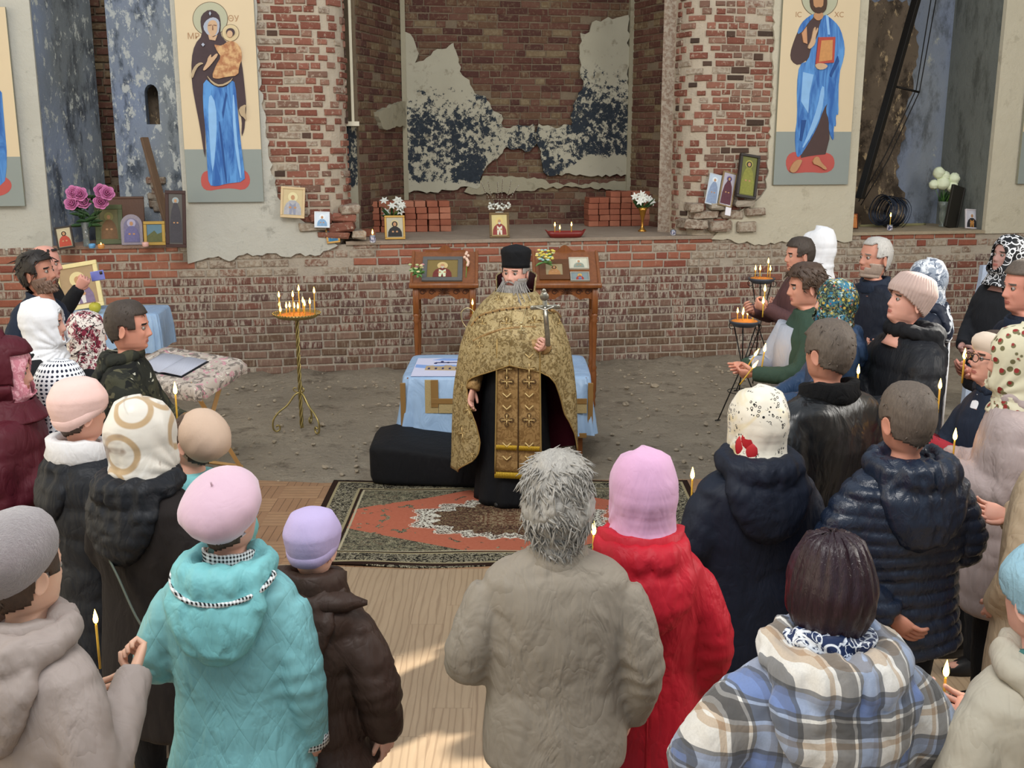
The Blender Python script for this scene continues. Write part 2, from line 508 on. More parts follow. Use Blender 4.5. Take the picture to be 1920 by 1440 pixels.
# ---- floor: trodden earth, with stones; linoleum sheets; all at z=0
def earth_mat():
    m = Mt('trodden_earth', rough=.95, spec=.15); P = m.geo()
    c = m.mix(m.noise(P, 1.2, 7, .6), '#8b7f6f', '#b1a592')
    c = m.mix(m.ramp(m.noise(P, 7, 8, .75), [(.55, 0.0), (.75, .7)]), c, '#c2b5a0')
    c = m.mix(m.ramp(m.noise(P, 3, 6, .7), [(.30, .7), (.45, 0.0)]), c, '#4b3f33')
    m.color(c); m.bump(m.noise(P, 3, 8, .7), 1, .12); m.bump(m.noise(P, 22, 6, .7), .7, .03)
    return m.m
gx = np.linspace(-9, 10, 190); gy = np.linspace(-8, 15.5, 235)
X, Y = np.meshgrid(gx, gy); P2 = np.c_[X.ravel(), Y.ravel(), np.zeros(X.size)]
hz = vnoise(P2, 2.2, 5, 4) * .018 + vnoise(P2, 9, 6, 2) * .008
mask = np.clip((P2[:, 1] - 8.6) / 1.0, 0, 1)
dw = ((P2[:, 0] - WO.x) * WN.x + (P2[:, 1] - WO.y) * WN.y)
rub = np.exp(-((dw + .15) / .35) ** 2) * .05 * (1 + vnoise(P2, 6, 9, 2))
P2[:, 2] = np.where(mask > 0, (hz + .0) * mask + rub * mask, 0) - .012
nx = len(gx); ny = len(gy)
F = [(j * nx + i, j * nx + i + 1, (j + 1) * nx + i + 1, (j + 1) * nx + i) for j in range(ny - 1) for i in range(nx - 1)]
EARTH = earth_mat()
fl = ob('floor', (P2, F), EARTH); props(fl, kind='structure')
# pebbles and lime crumbs lying on the earth
r = random.Random(11); L = []
for i in range(620):
    px = r.uniform(380, 1500); py = r.uniform(672, 905)
    if r.random() < .45: py = r.uniform(672, 715) + (700 - 672) * (1 - px / 1500)
    p = at_z(px, py, 0); q = r.uniform(.008, .02) * (1.8 if r.random() < .08 else 1)
    v, f = uvsphere(q, 6, 4, (r.uniform(.8, 1.6), r.uniform(.8, 1.3), r.uniform(.5, .9)))
    a = r.uniform(0, 6.3); L.append(xf((v + np.random.RandomState(i).uniform(-q * .2, q * .2, v.shape), f), Matrix.Translation((p.x, p.y, .004)) @ Matrix.Rotation(a, 4, 'Z')))
o = ob('pebbles', merge(*L), mortar_mat('pale_crumb', '#8f8270', '#bcae99', 30), None, False)
props(o, 'pale crumbs of mortar and small stones scattered over the earth floor', 'rubble', kind='stuff')

# light laminate-look linoleum
def lam_mat():
    m = Mt('pale_oak_linoleum', rough=.38, spec=.5); P = m.coord('Object')
    x, y, z = m.sep(P)
    row = m.math('FLOOR', m.math('MULTIPLY', x, 1 / .19))
    off = m.math('MULTIPLY', m.math('FRACT', m.math('MULTIPLY', m.math('SINE', m.math('MULTIPLY', row, 12.9)), 43.7)), 1.2)
    yy = m.math('DIVIDE', m.math('ADD', y, off), 1.15)
    cell = m.math('FRACT', m.math('MULTIPLY', m.math('SINE', m.math('ADD', m.math('MULTIPLY', row, 7.3), m.math('MULTIPLY', m.math('FLOOR', yy), 3.7))), 91.7))
    Q = m.comb(m.math('ADD', m.math('MULTIPLY', x, 9), m.math('MULTIPLY', cell, 30)), m.math('MULTIPLY', y, 1.3), 0.0)
    g = m.noise(Q, 1.4, 6, .6, 1.8); w = m.wave(Q, .9, 7, 'BANDS', 'X', 3)
    c = m.mix(g, '#8d775e', '#ab957a')
    c = m.mix(m.ramp(w, [(.0, .55), (.22, 0.0)]), c, '#745d47')
    c = m.mix(m.math('MULTIPLY', cell, .22), c, '#a08c72')
    e = m.math('LESS_THAN', m.math('FRACT', m.math('MULTIPLY', x, 1 / .19)), .012)
    e2 = m.math('LESS_THAN', m.math('FRACT', yy), .003)
    c = m.mix(m.math('MULTIPLY', m.math('MAXIMUM', e, e2), .6), c, '#6f5a45')
    m.color(c); m.bump(w, .06, .002)
    return m.m
lam = [at_z(480, 1044), at_z(660, 1050), at_z(900, 1064), at_z(1300, 1040)]
yl = 6.33
poly = [(-3.6, -4.5), (3.9, -4.5), (3.9, yl + .1), (1.2, yl + .02), (-.6, yl - .05), (-1.5, yl + .04), (-3.6, yl + .12)]
o = ob('linoleum', prism(poly, lambda a, b, d: (a, b, d), (.0, .004)), lam_mat(), None, False)
props(o, 'pale oak-look linoleum sheet in front of the patterned carpet', 'linoleum')
# brown parquet-look linoleum
def parq_mat():
    m = Mt('brown_parquet_linoleum', rough=.5, spec=.4); P = m.coord('Object')
    x, y, z = m.sep(P)
    def fr(v, k): return m.math('FRACT', m.math('MULTIPLY', v, k))
    chk = m.math('MODULO', m.math('ADD', m.math('FLOOR', m.math('MULTIPLY', x, 3.4)), m.math('ADD', m.math('FLOOR', m.math('MULTIPLY', y, 3.4)), 100)), 2.0)
    sx = fr(x, 3.4 * 5); sy = fr(y, 3.4 * 5)
    l = m.math('ADD', m.math('MULTIPLY', chk, m.math('LESS_THAN', sx, .1)), m.math('MULTIPLY', m.math('SUBTRACT', 1.0, chk), m.math('LESS_THAN', sy, .1)))
    c = m.mix(m.noise(P, 7, 5), '#8a6a4e', '#a88564'); c = m.mix(m.math('MULTIPLY', chk, .35), c, '#7b573e')
    c = m.mix(m.math('MULTIPLY', l, .7), c, '#503524'); m.color(c); m.bump(m.noise(P, 3, 4), .4, .03)
    return m.m
a = at_z(455, 906); b = at_z(1480, 880)
poly = ragged([(-3.4, yl - .2), (3.6, yl - .2), (3.6, 8.25), (1.0, 8.1), (-.6, 8.08), (-1.5, 8.02), (-2.1, 8.10), (-3.4, 8.2)], .3, .015, 4)
o = ob('linoleum', prism(poly, lambda a, b, d: (a, b, d), (-.001, .003)), parq_mat(), None, False)
props(o, 'brown parquet-look linoleum between the patterned carpet and the earth floor', 'linoleum')

# ---- main altar wall, lower part
S0 = SPX(0, 560) - .9; S1 = SPX(1920, 560) + 1.2
wb_ = ob('wall_back', prism([(S0, -.1), (S1, -.1), (S1, SILL - .02), (S0, SILL - .02)], lambda a, b, d: WL(a, d, b), (.0, .5)), MORTAR, None, False)
props(wb_, kind='structure')
sA = SPX(690, 455); sB = SPX(1327, 445); nl0 = SPX(108, 470); nl1 = SPX(350, 470); nr0 = SPX(1600, 435); nr1 = SPX(1838, 435)
rw = random.Random(8)
def low_mat(s, z, q):
    row = int(z / .0947)
    fromtop = 15 - row
    if sA - rw.uniform(-.1, .35) * (fromtop > 0) < s < sB - (.08 * fromtop) + .05 and fromtop < (4 if s > SPX(1090, 460) else 3): return B_RED if q > .06 else B_SMEAR
    if nl0 < s < nl1 and fromtop < 4: return B_RED if q > .2 else B_OLD
    if s < SPX(300, 500) and fromtop < 9: return B_RED if q > .55 else B_OLD
    if nr0 < s < nr1 and fromtop < 2: return B_RED if q > .15 else B_SMEAR
    if fromtop < 4:
        if q < .12: return None
        return B_SMEAR if q < .93 else B_OLD
    if row < 5: return B_GREY if q > .2 else B_OLD
    if s > SPX(1330, 560): return B_OLD if q > .3 else B_PIER
    return B_OLD if q > .12 else B_GREY
br = lay(S0, S1, 0.0, 1.515, .0947, 21, .55, .007, .285, .15, .021)
put_bricks(wb_, br, FRONT, low_mat, 300, lambda x, y: 3 if 280 < x < 1450 else 0)

# ---- upper wall, built of plaster bodies and a brick pier on each side of the apse
def polypx(pts, t=0.0):
    return [wpx(x, y, t) for x, y in pts]
def wallbody(name, pts_sz, t0, t1, mat, kind='structure', parent=None):
    o = ob(name, prism(pts_sz, lambda a, b, d: WL(a, d, b), (t0, t1)), mat, parent, False)
    if kind: props(o, kind=kind)
    return o
TOP = 5.6
sJ0 = SPX(93, 400); sJ1 = SPX(348, 420)                     # left niche jambs
sP1 = SPX(657, 400); sP2 = SPX(1283, 380)                   # apse mouth
sJ2 = SPX(1598, 400); sJ3 = SPX(1845, 420)                  # right niche jambs
wallbody('wall_left_outer', [(S0, SILL - .02), (sJ0, SILL - .02), (sJ0, TOP), (S0, TOP)], -.01, .04, PL_L)
ebl = wpx(478, 0)[0]
# left pier core
wl = wallbody('wall_left_pier', [(sJ1, SILL - .02), (sP1 - .30, SILL - .02), (sP1 - .30, TOP), (sJ1, TOP)], .0, .62, MORTAR_P)
wr = wallbody('wall_right_pier', [(sP2 + .30, SILL - .02), (sJ2, SILL - .02), (sJ2, TOP), (sP2 + .30, TOP)], .0, .62, MORTAR_P)
def corner(name, s_a, s_b, parent):
    # rounded, weathered corner of the pier turning into the apse
    r_ = []
    for k in range(9):
        u = k / 8; s = s_a + (s_b - s_a) * math.sin(u * PI / 2); t = .34 * (1 - math.cos(u * PI / 2))
        r_.append((s, t))
    pts = r_ + [(s_b, .62), (s_a, .62)]
    V = [tuple(WL(s, t, z)) for z in (SILL - .02, TOP) for s, t in pts]; n = len(pts)
    F = [(i, (i + 1) % n, n + (i + 1) % n, n + i) for i in range(n)] + [tuple(range(n)), tuple(range(2 * n - 1, n - 1, -1))]
    if s_b < s_a: F = [f[::-1] for f in F]
    o = ob(name, (V, F), MORTAR_P, parent, False); return o
corner('rounded_corner', sP1 - .30, sP1, wl); corner('rounded_corner', sP2 + .30, sP2, wr)
def pier_pos(sa, sb):
    def f(s, z):
        u = (s - sa) / (sb - sa)
        if u <= 0: return WL(s, 0, z), WPHI
        u = min(u, 1.25); a = min(u, 1.0) * PI / 2
        ss = sa + (sb - sa) * math.sin(a); t = .34 * (1 - math.cos(a)) + max(0, u - 1) * .3
        sg = 1 if sb > sa else -1
        ang = math.atan2(.34 * math.sin(a), abs(sb - sa) * math.cos(a) + 1e-6) * sg
        return WL(ss, t, z), WPHI + ang
    return f
# left exposed brick zone: boundary with plaster runs (475,0)->(500,300)->(520,370)->(560,395)
def edge_l(z):
    za = [1.45, 1.75, 1.9, 2.05, 2.4, 3.2, 4.1, 6]; sa = [SPX(640, 420), SPX(570, 400), SPX(532, 390), SPX(520, 350), SPX(506, 280), SPX(488, 150), SPX(478, 0), SPX(478, 0) - .1]
    return float(np.interp(z, za, sa))
def edge_r(z):
    za = [1.45, 1.75, 1.9, 2.05, 2.4, 3.2, 4.1, 6]; sa = [SPX(1330, 430), SPX(1370, 400), SPX(1415, 380), SPX(1432, 350), SPX(1440, 280), SPX(1447, 150), SPX(1450, 0), SPX(1455, 0)]
    return float(np.interp(z, za, sa))
rq = random.Random(5)
def pm(side):
    def f(s, z, q):
        if side == 'l' and s < edge_l(z) - .04: return None
        if side == 'r' and s > edge_r(z) + .04: return None
        if q < .045: return B_PIER_D
        if q < .08: return None
        return B_PIER if q < .90 else B_SMEAR
    return f
put_bricks(wl, lay(SPX(470, 100), sP1 + .12, 1.56, 4.9, .083, 5, .8, .016, .235, .125, .021), pier_pos(sP1 - .30, sP1), pm('l'), 300, lambda x, y: 2 if y > 0 else 0, .025)
put_bricks(wr, lay(sP2 - .12, SPX(1455, 100), 1.56, 4.9, .083, 6, .8, .016, .235, .125, .021), pier_pos(sP2 + .30, sP2), pm('r'), 300, lambda x, y: 2 if y > 0 else 0, .025)
# plaster skins standing proud of the brick, with broken edges
zz = np.arange(1.47, 5.6, .05)
rr = random.Random(31)
el = [(edge_l(z) + rr.uniform(-.02, .02), z) for z in zz]
skin = [(sJ1, 1.30)] + ragged([(sJ1, 1.30), (SPX(420, 470), 1.34), (SPX(500, 470), 1.40), (SPX(590, 465), 1.36), (SPX(620, 440), 1.47)], .05, .03, 5, False)[1:] + el + [(sJ1, 5.6)]
o = wallbody('plaster', skin, -.045, .02, PL_L, None, wl)
er = [(edge_r(z) + rr.uniform(-.02, .02), z) for z in zz]
skin = [(sJ2, 1.42)] + ragged([(sJ2, 1.42), (SPX(1500, 455), 1.44), (SPX(1420, 460), 1.40), (SPX(1345, 448), 1.46)], .05, .025, 6, False)[1:] + er + [(sJ2, 5.6)]
wallbody('plaster', skin, -.045, .02, PL_R, None, wr)
wallbody('wall_right_outer', [(sJ3, SILL - .02), (S1, SILL - .02), (S1, TOP), (sJ3, TOP)], -.03, .04, PL_R)
# broken steps of old masonry where pier meets ledge
def rubble(parent, pts, seed):
    r = random.Random(seed)
    for (px, py, w, h) in pts:
        s, z = wpx(px, py, 0.0); sc = 12.3 / FPX
        W = w * sc; Hh = h * sc
        v, f = box(-W / 2, W / 2, -.13, .25, -Hh / 2, Hh / 2, .018)
        v = v + np.random.RandomState(seed * 50 + int(px)).uniform(-.012, .012, v.shape)
        o = ob('stone', (v, f), r.choice([B_SMEAR, B_SMEAR, MORTAR, B_PIER]), parent, False)
        o.location = WL(s, .02 + r.uniform(-.03, .05), max(z, 1.48 + Hh / 2)); o.rotation_euler = (0, r.uniform(-.06, .06), WPHI + r.uniform(-.1, .1))
rubble(wl, [(585, 425, 50, 16), (640, 425, 48, 16), (600, 408, 40, 15), (645, 408, 44, 15), (655, 392, 36, 15), (626, 440, 60, 12), (672, 440, 26, 14)], 3)
rubble(wr, [(1300, 420, 46, 18), (1345, 422, 44, 20), (1395, 424, 40, 20), (1320, 402, 50, 16), (1370, 402, 44, 16), (1410, 396, 40, 16), (1345, 384, 44, 14), (1302, 388, 30, 16), (1390, 380, 40, 12)], 4)

# ---- apse: floor ledge, side walls, back wall
o = wallbody('trim_1', [(sA - .25, 1.475), (sB + .12, 1.475), (sB + .12, 1.515), (sA - .25, 1.515)], -.035, 2.6, mortar_mat('ledge_screed', '#8f7f70', '#b4a493', 5))
bt = 2.05
b0 = SPX(757, 300, bt); b1 = SPX(1180, 300, bt)
a0 = SPX(677, 400, .75); a1 = SPX(1279, 300, .75)
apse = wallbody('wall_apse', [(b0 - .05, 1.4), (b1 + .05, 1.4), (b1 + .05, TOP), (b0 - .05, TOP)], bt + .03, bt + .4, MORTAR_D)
def side(name, sa, ta, sb, tb, mat, th=.25, ztop=TOP, z0=1.4, parent=None, kind='structure'):
    p = [WL(sa, ta, 0), WL(sb, tb, 0)]; d = (p[1] - p[0]).normalized(); nn = Vector((-d.y, d.x, 0))
    if nn.y < 0: nn = -nn
    q = [p[0], p[1], p[1] + nn * th, p[0] + nn * th]
    V = [(a.x, a.y, z) for z in (z0, ztop) for a in q]
    F = [(0, 1, 5, 4), (1, 2, 6, 5), (2, 3, 7, 6), (3, 0, 4, 7), (3, 2, 1, 0), (4, 5, 6, 7)]
    o = ob(name, (V, F), mat, parent, False)
    if kind: props(o, kind=kind)
    return o
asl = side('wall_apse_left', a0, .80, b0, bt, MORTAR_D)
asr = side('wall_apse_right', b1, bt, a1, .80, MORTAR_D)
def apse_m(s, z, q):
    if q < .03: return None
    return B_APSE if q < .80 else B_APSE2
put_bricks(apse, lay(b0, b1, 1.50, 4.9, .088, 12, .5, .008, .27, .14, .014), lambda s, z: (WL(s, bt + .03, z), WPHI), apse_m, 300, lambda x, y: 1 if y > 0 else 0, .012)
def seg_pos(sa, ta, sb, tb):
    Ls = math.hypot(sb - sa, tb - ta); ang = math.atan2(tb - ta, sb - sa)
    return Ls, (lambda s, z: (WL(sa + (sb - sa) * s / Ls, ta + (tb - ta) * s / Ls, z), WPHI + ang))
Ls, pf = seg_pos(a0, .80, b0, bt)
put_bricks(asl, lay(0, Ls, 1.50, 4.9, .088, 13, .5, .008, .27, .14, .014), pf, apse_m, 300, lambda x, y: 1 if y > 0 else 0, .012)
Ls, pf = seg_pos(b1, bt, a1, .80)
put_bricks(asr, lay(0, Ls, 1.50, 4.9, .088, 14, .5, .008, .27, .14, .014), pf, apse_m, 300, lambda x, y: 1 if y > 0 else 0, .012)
# right reveal between pier and apse side
side('wall_apse_return_right', a1 - .02, .82, sP2 + .05, .5, B_SMEAR, .2)
# left: below the slit window the reveal is walled, above it is open with a jamb
side('wall_apse_return_left', sP1 - .1, .55, a0 + .02, .86, PL_APSE, .12, wpx(650, 232, .7)[1])
wj = Mt('weathered_white_window_jamb', '#e4dcc4', .7); win = empty('window_1', kind='structure')
sj = SPX(652, 100, .62)
zb = wpx(650, 228, .62)[1]
for (a, b, t0, t1) in ((sP1 - .06, sP1 - .03, .56, .70), (a0 - .075, a0 - .045, .72, .86)):
    wallbody('window_frame', [(a, zb), (b, zb), (b, TOP), (a, TOP)], t0, t1, wj.m, None, win)
wallbody('window_sill', [(sP1 - .08, zb - .05), (a0 + .0, zb - .05), (a0 + .0, zb), (sP1 - .08, zb)], .5, .9, wj.m, None, win)
# vertical ledges in the apse
for k, sx in enumerate((b0 + .02, b1 - .02)):
    wallbody('pilaster_strip', [(sx - .03, 1.5), (sx + .03, 1.5), (sx + .03, TOP), (sx - .03, TOP)], bt - .06, bt + .05, PL_PALE, None, apse)
wallbody('wall_apse_shade_slab', [(S0, 5.2), (S1, 5.2), (S1, 5.5), (S0, 5.5)], .61, 3.2, MORTAR_D)  # unseen flat slab added overhead to keep skylight out of the apse
# plaster patches left on the apse wall
def patch(name, pts, mat, t, seed, amp=.025):
    wallbody(name, ragged(polypx(pts, t), .05, amp, seed), t - .01, t + .02, mat, None, apse)
tt = bt - .032
patch('plaster_patch', [(760, 362), (760, 220), (752, 58), (775, 72), (785, 100), (778, 118), (800, 108), (820, 92), (850, 80), (860, 110), (862, 134), (880, 150), (890, 175), (910, 180), (925, 208), (940, 215), (942, 238), (1000, 232), (1010, 260), (985, 285), (950, 275), (925, 300), (905, 325), (900, 350), (850, 357), (800, 362)], PL_APSE, tt, 4)
patch('plaster_patch', [(1178, 28), (1140, 32), (1110, 42), (1105, 60), (1088, 62), (1087, 100), (1094, 160), (1078, 190), (1072, 235), (1035, 238), (1010, 232), (1000, 260), (1015, 300), (1025, 328), (1060, 325), (1100, 330), (1178, 328)], PL_APSE, tt, 5)
patch('plaster_patch', [(870, 360), (905, 330), (1015, 335), (1030, 345), (1178, 342), (1178, 360), (1100, 352), (1030, 352), (960, 362)], PL_PALE, tt + .006, 6)
Ls, pf = seg_pos(a0, .80, b0, bt)
def patch_side(pxs, parent, mat, sa, ta, sb, tb, seed):
    pA = WL(sa, ta, 0); pB = WL(sb, tb, 0); u = (pB - pA).normalized(); nn = Vector((-u.y, u.x, 0)); 
    out = []
    for x, y in pxs:
        d = ray(x, y); k = pA.dot(nn) / d.dot(nn); p = d * k; out.append(((p - pA).dot(u), p.z + CAMH))
    sg = -1 if nn.y > 0 else 1
    m3 = lambda a, b, d: pA + u * a + nn * (d * sg) + Vector((0, 0, b))
    v, f = prism(ragged(out, .05, .015, seed), m3, (.065, .0))
    ob('plaster_patch', (v, f), mat, parent, False)
patch_side([(699, 210), (725, 198), (752, 190), (752, 236), (710, 242)], asl, PL_PALE, a0, .80, b0, bt, 3)

# ---- left niche
nt = .95
sL1 = SPX(200, 380, nt); sL2 = SPX(226, 380, nt + .0)
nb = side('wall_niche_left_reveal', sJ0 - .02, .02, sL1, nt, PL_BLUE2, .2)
s3 = SPX(352, 380, nt)
zc = wpx(285, 195, nt)[1]; sc_ = SPX(285, 195, nt)
hw = .075; hb = wpx(285, 233, nt)[1]; ht = wpx(285, 158, nt)[1]
arch = [(sc_ - hw, hb), (sc_ - hw, ht - .1)] + [(sc_ - hw * math.cos(a), ht - .1 + .1 * math.sin(a)) for a in np.linspace(.2, PI - .2, 7)] + [(sc_ + hw, ht - .1), (sc_ + hw, hb)]
# back wall with a real small arched hole: left strip, right strip, below, above (arched)
e = .25
nw = wallbody('wall_niche_left_back', [(sL2, SILL - .02), (sc_ - hw, SILL - .02), (sc_ - hw, TOP), (sL2, TOP)], nt, nt + e, PL_BLUE)
wallbody('plaster_body', [(sc_ + hw, SILL - .02), (s3, SILL - .02), (s3, TOP), (sc_ + hw, TOP)], nt, nt + e, PL_BLUE, None, nw)
wallbody('plaster_body', [(sc_ - hw, SILL - .02), (sc_ + hw, SILL - .02), (sc_ + hw, hb), (sc_ - hw, hb)], nt, nt + e, PL_BLUE, None, nw)
wallbody('plaster_body', arch[1:-1] + [(sc_ + hw, TOP), (sc_ - hw, TOP)], nt, nt + e, PL_BLUE, None, nw)
wallbody('recess_back', [(sc_ - .2, hb - .2), (sc_ + .2, hb - .2), (sc_ + .2, ht + .2), (sc_ - .2, ht + .2)], nt + e + .1, nt + e + .2, PL_NR, None, nw)
gap = wallbody('wall_niche_left_gap', [(sL1 - .3, SILL - .02), (sL2 + .3, SILL - .02), (sL2 + .3, TOP), (sL1 - .3, TOP)], nt + .45, nt + .6, MORTAR_D)
put_bricks(gap, lay(sL1 - .28, sL2 + .2, 1.5, 4.6, .088, 17, .5, .01, .26, .13), lambda s, z: (WL(s, nt + .43, z), WPHI), apse_m, 300, None, .02)
wallbody('wall_niche_left_side', [(s3, SILL - .02), (s3 + .2, SILL - .02), (s3 + .2, TOP), (s3, TOP)], .5, 1.5, PL_L)
wallbody('trim_2', [(sJ0 + .0, 1.478), (sJ1 + .0, 1.478), (sJ1 + .0, 1.515), (sJ0, 1.515)], -.03, nt + .6, mortar_mat('niche_ledge', '#8a7163', '#a98d7c', 6))
# old masonry exposed at the foot of the niche back wall
for k in range(9):
    px = 285 + (k % 3) * 7; py = 338 + (k // 3) * 22 + (k % 2) * 8
    s, z = wpx(px + k * .8, py, nt); v, f = box(-.06, .06, -.04, .03, -.04, .04, .012)
    ob('stone', (v + np.random.RandomState(k).uniform(-.006, .006, v.shape), f), B_SMEAR, nw, False, loc=WL(s, nt - .01, z), rot=(0, 0, WPHI))
# timber plank leaning in the niche
ps = [at_y(272, 258, WL(SPX(272, 258, .6), .6, 0).y), at_y(318, 440, WL(SPX(318, 440, .3), .3, 0).y)]
WOODG = Mt('weathered_timber', rough=.8); cc = WOODG.coord('Object', (6, 6, 1)); WOODG.color(WOODG.mix(WOODG.noise(cc, 3, 6, .7), '#5b4636', '#8a705a')); WOODG.bump(WOODG.noise(cc, 8, 5), .4, .01)
a = ps[0]; b = WL(SPX(323, 452, .35), .35, 1.517)
d = (a - b); Ln = d.length
v, f = box(-.045, .045, -.02, .02, 0, Ln, .004)
v[:, 0] += np.where(v[:, 2] > Ln * .9, .012, 0)
o = ob('plank', (v, f), WOODG.m, None, False, loc=b, rot=d.to_track_quat('Z', 'Y').to_euler())
props(o, 'rough old timber plank leaning in the left niche', 'plank')

# ---- right niche
rt = 1.15
sR1 = SPX(1765, 300, rt)
nr = wallbody('wall_niche_right_back', [(SPX(1560, 300, rt), SILL - .02), (sR1, SILL - .02), (sR1, TOP), (SPX(1560, 300, rt), TOP)], rt, rt + .3, PL_NB)
sd0 = SPX(1560, 300, rt); 
wallbody('smoke_stained_plaster', ragged(polypx([(1596, 0), (1700, 0), (1722, 60), (1712, 150), (1695, 250), (1680, 330), (1700, 380), (1700, 440), (1580, 440), (1585, 200)], rt - .02), .06, .04, 9), rt - .03, rt + .01, PL_NR, None, nr)
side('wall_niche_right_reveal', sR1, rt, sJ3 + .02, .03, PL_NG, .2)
wallbody('trim_3', [(sJ2 - .0, 1.485), (sJ3, 1.485), (sJ3, 1.522), (sJ2, 1.522)], -.04, rt, mortar_mat('niche_ledge_right', '#9a8a72', '#b9aa92', 6))

# ---- nave side walls outside the frame: a window in the right one lets the sun in
PLN = plaster_mat('nave_plaster', '#a7a092', '#bcb5a5', '#8a8272', .3)
def yzwall(name, x, segs, mat):
    V = np.zeros((0, 3)); L = []
    for (y0, y1, z0, z1) in segs: L.append(box(x, x + .5, y0, y1, z0, z1))
    o = ob(name, merge(*L), mat, None, False); props(o, kind='structure'); return o
wy0, wy1, wz0, wz1 = 8.55, 10.2, 3.6, 6.0
yzwall('wall_right', 7.6, [(-8, wy0, 0, 9), (wy1, 15.6, 0, 9), (wy0, wy1, 0, wz0), (wy0, wy1, wz1, 9), (wy0, wy1, 4.52, 4.66), (9.46, 9.54, wz0, wz1)], PLN)
yzwall('wall_left', -8.6, [(-8, 13.5, 0, 6)], PLN)
# ================================================================== PEOPLE
HT = np.array([  # z, half width, front, back
    (.127, .002, .002, .002), (.124, .028, .030, .036), (.112, .050, .056, .066), (.092, .066, .074, .084), (.065, .075, .086, .096), (.040, .078, .091, .101),
    (.018, .078, .093, .102), (.0, .0765, .090, .100), (-.025, .073, .089, .093), (-.048, .068, .088, .082), (-.070, .062, .087, .070),
    (-.090, .053, .084, .061), (-.104, .042, .077, .056), (-.114, .045, .058, .055), (-.125, .052, .042, .056), (-.145, .056, .038, .060),
    (-.175, .058, .038, .064), (-.205, .064, .042, .070), (-.235, .085, .052, .078)])
def hprof(z):
    zz = HT[::-1, 0]
    return [np.interp(z, zz, HT[::-1, k]) for k in (1, 2, 3)]
def hsurf(th, z, off=0.0):
    w, f, b = hprof(z)
    c = np.cos(th); s = np.sin(th)
    fb = np.where(c > 0, f, b)
    p = np.where(c > 0, 2.25, 2.0)
    x = (w + off) * np.sign(s) * np.abs(s) ** (2 / p); y = (fb + off) * np.sign(c) * np.abs(c) ** (2 / p)
    return x, y - .006
def theta(n):
    u = np.linspace(-1, 1, n, endpoint=False)
    return PI * (u * .62 + .38 * np.sign(u) * np.abs(u) ** 2.4)
def face_mesh(fem=False, age=.3, mouth=0.0):
    n = 60; th = theta(n)
    zs = np.concatenate([[.127, .1255, .122, .116, .107, .095, .082, .068], np.arange(.056, -.108, -.0052), [-.112, -.118, -.126, -.14, -.16, -.185, -.21, -.235]])
    rings = []
    for z in zs:
        x, y = hsurf(th, z)
        zz = np.full(n, z); fr = np.clip(y / .085, 0, 1) ** 1.5
        ax = np.abs(x)
        G = lambda cx, sx, cz, sz: np.exp(-((ax - cx) / sx) ** 2 - ((z - cz) / sz) ** 2)
        k = 1.0 if not fem else .85
        nz = np.interp(z, [-.052, -.045, -.036, -.025, .0, .014, .022], [0, .55, 1.0, .85, .42, .12, 0])
        sg = np.interp(z, [-.045, -.03, 0, .02], [.0150, .0125, .0085, .010])
        y = y + fr * (.027 * k * nz * np.exp(-(x / sg) ** 2) + .004 * G(.014, .006, -.037, .007))
        y = y - fr * .0105 * G(.031, .015, .001, .012)
        y = y + fr * (.0055 * k * G(.028, .02, .021, .008) + .005 * G(.042, .016, -.030, .018))
        y = y + fr * (.0065 * np.exp(-(x / .020) ** 2 - ((z + .0605) / .0045) ** 2) + .007 * np.exp(-(x / .018) ** 2 - ((z + .070) / .0045) ** 2))
        y = y - fr * (.0035 + .012 * mouth) * np.exp(-(x / .020) ** 2 - ((z + .0655) / (.003 + .003 * mouth)) ** 2) - fr * .004 * np.exp(-(x / .02) ** 2 - ((z + .081) / .006) ** 2)
        y = y + fr * (.007 * np.exp(-(x / .018) ** 2 - ((z + .097) / .011) ** 2))
        y = y - fr * age * .004 * np.exp(-((ax - .030 - (-.035 - z) * .25) / .004) ** 2) * (1 if -.07 < z < -.035 else 0)
        rings.append(np.c_[x, y, zz])
    V, F = loft(rings, True)
    V = np.asarray(V)
    mi = []
    for f in F:
        c = V[list(f)].mean(0); m = 0
        if c[1] > .06:
            if abs(c[0]) < .023 - abs(c[2] + .0655) * .7 and abs(c[2] + .0655) < .0085: m = 1
            elif .015 < abs(c[0]) < .048 and abs(c[2] - (.0205 - (abs(c[0]) - .03) * .08)) < .0042: m = 2
            elif abs(abs(c[0]) - .031) < .015 and abs(c[2] - .0005) < .0040: m = 3
        mi.append(m)
    # ears
    E = []
    for sx in (-1, 1):
        v, f = uvsphere(1, 12, 8)
        a = v.copy(); rr = np.hypot(a[:, 1], a[:, 2])
        v = np.c_[a[:, 0] * .007, a[:, 1] * .017, a[:, 2] * .031]
        v[:, 1] += np.where(a[:, 2] < 0, .004 * a[:, 2], 0); v[:, 0] += sx * (.010 * rr ** 2) 
        m = Matrix.Translation((sx * .078, -.010, -.012)) @ Matrix.Rotation(sx * R(-22), 4, 'Z') @ Matrix.Rotation(R(-10), 4, 'X')
        E.append(xf((v, f), m))
    e, fe = merge(*E)
    V2 = np.vstack([V, e]); F2 = list(F) + [tuple(i + len(V) for i in q) for q in fe]; mi += [0] * len(fe)
    return V2, F2, mi
FACE = {}
def getface(fem, age, mouth):
    k = (fem, age, mouth)
    if k not in FACE: FACE[k] = face_mesh(*k)
    return FACE[k]
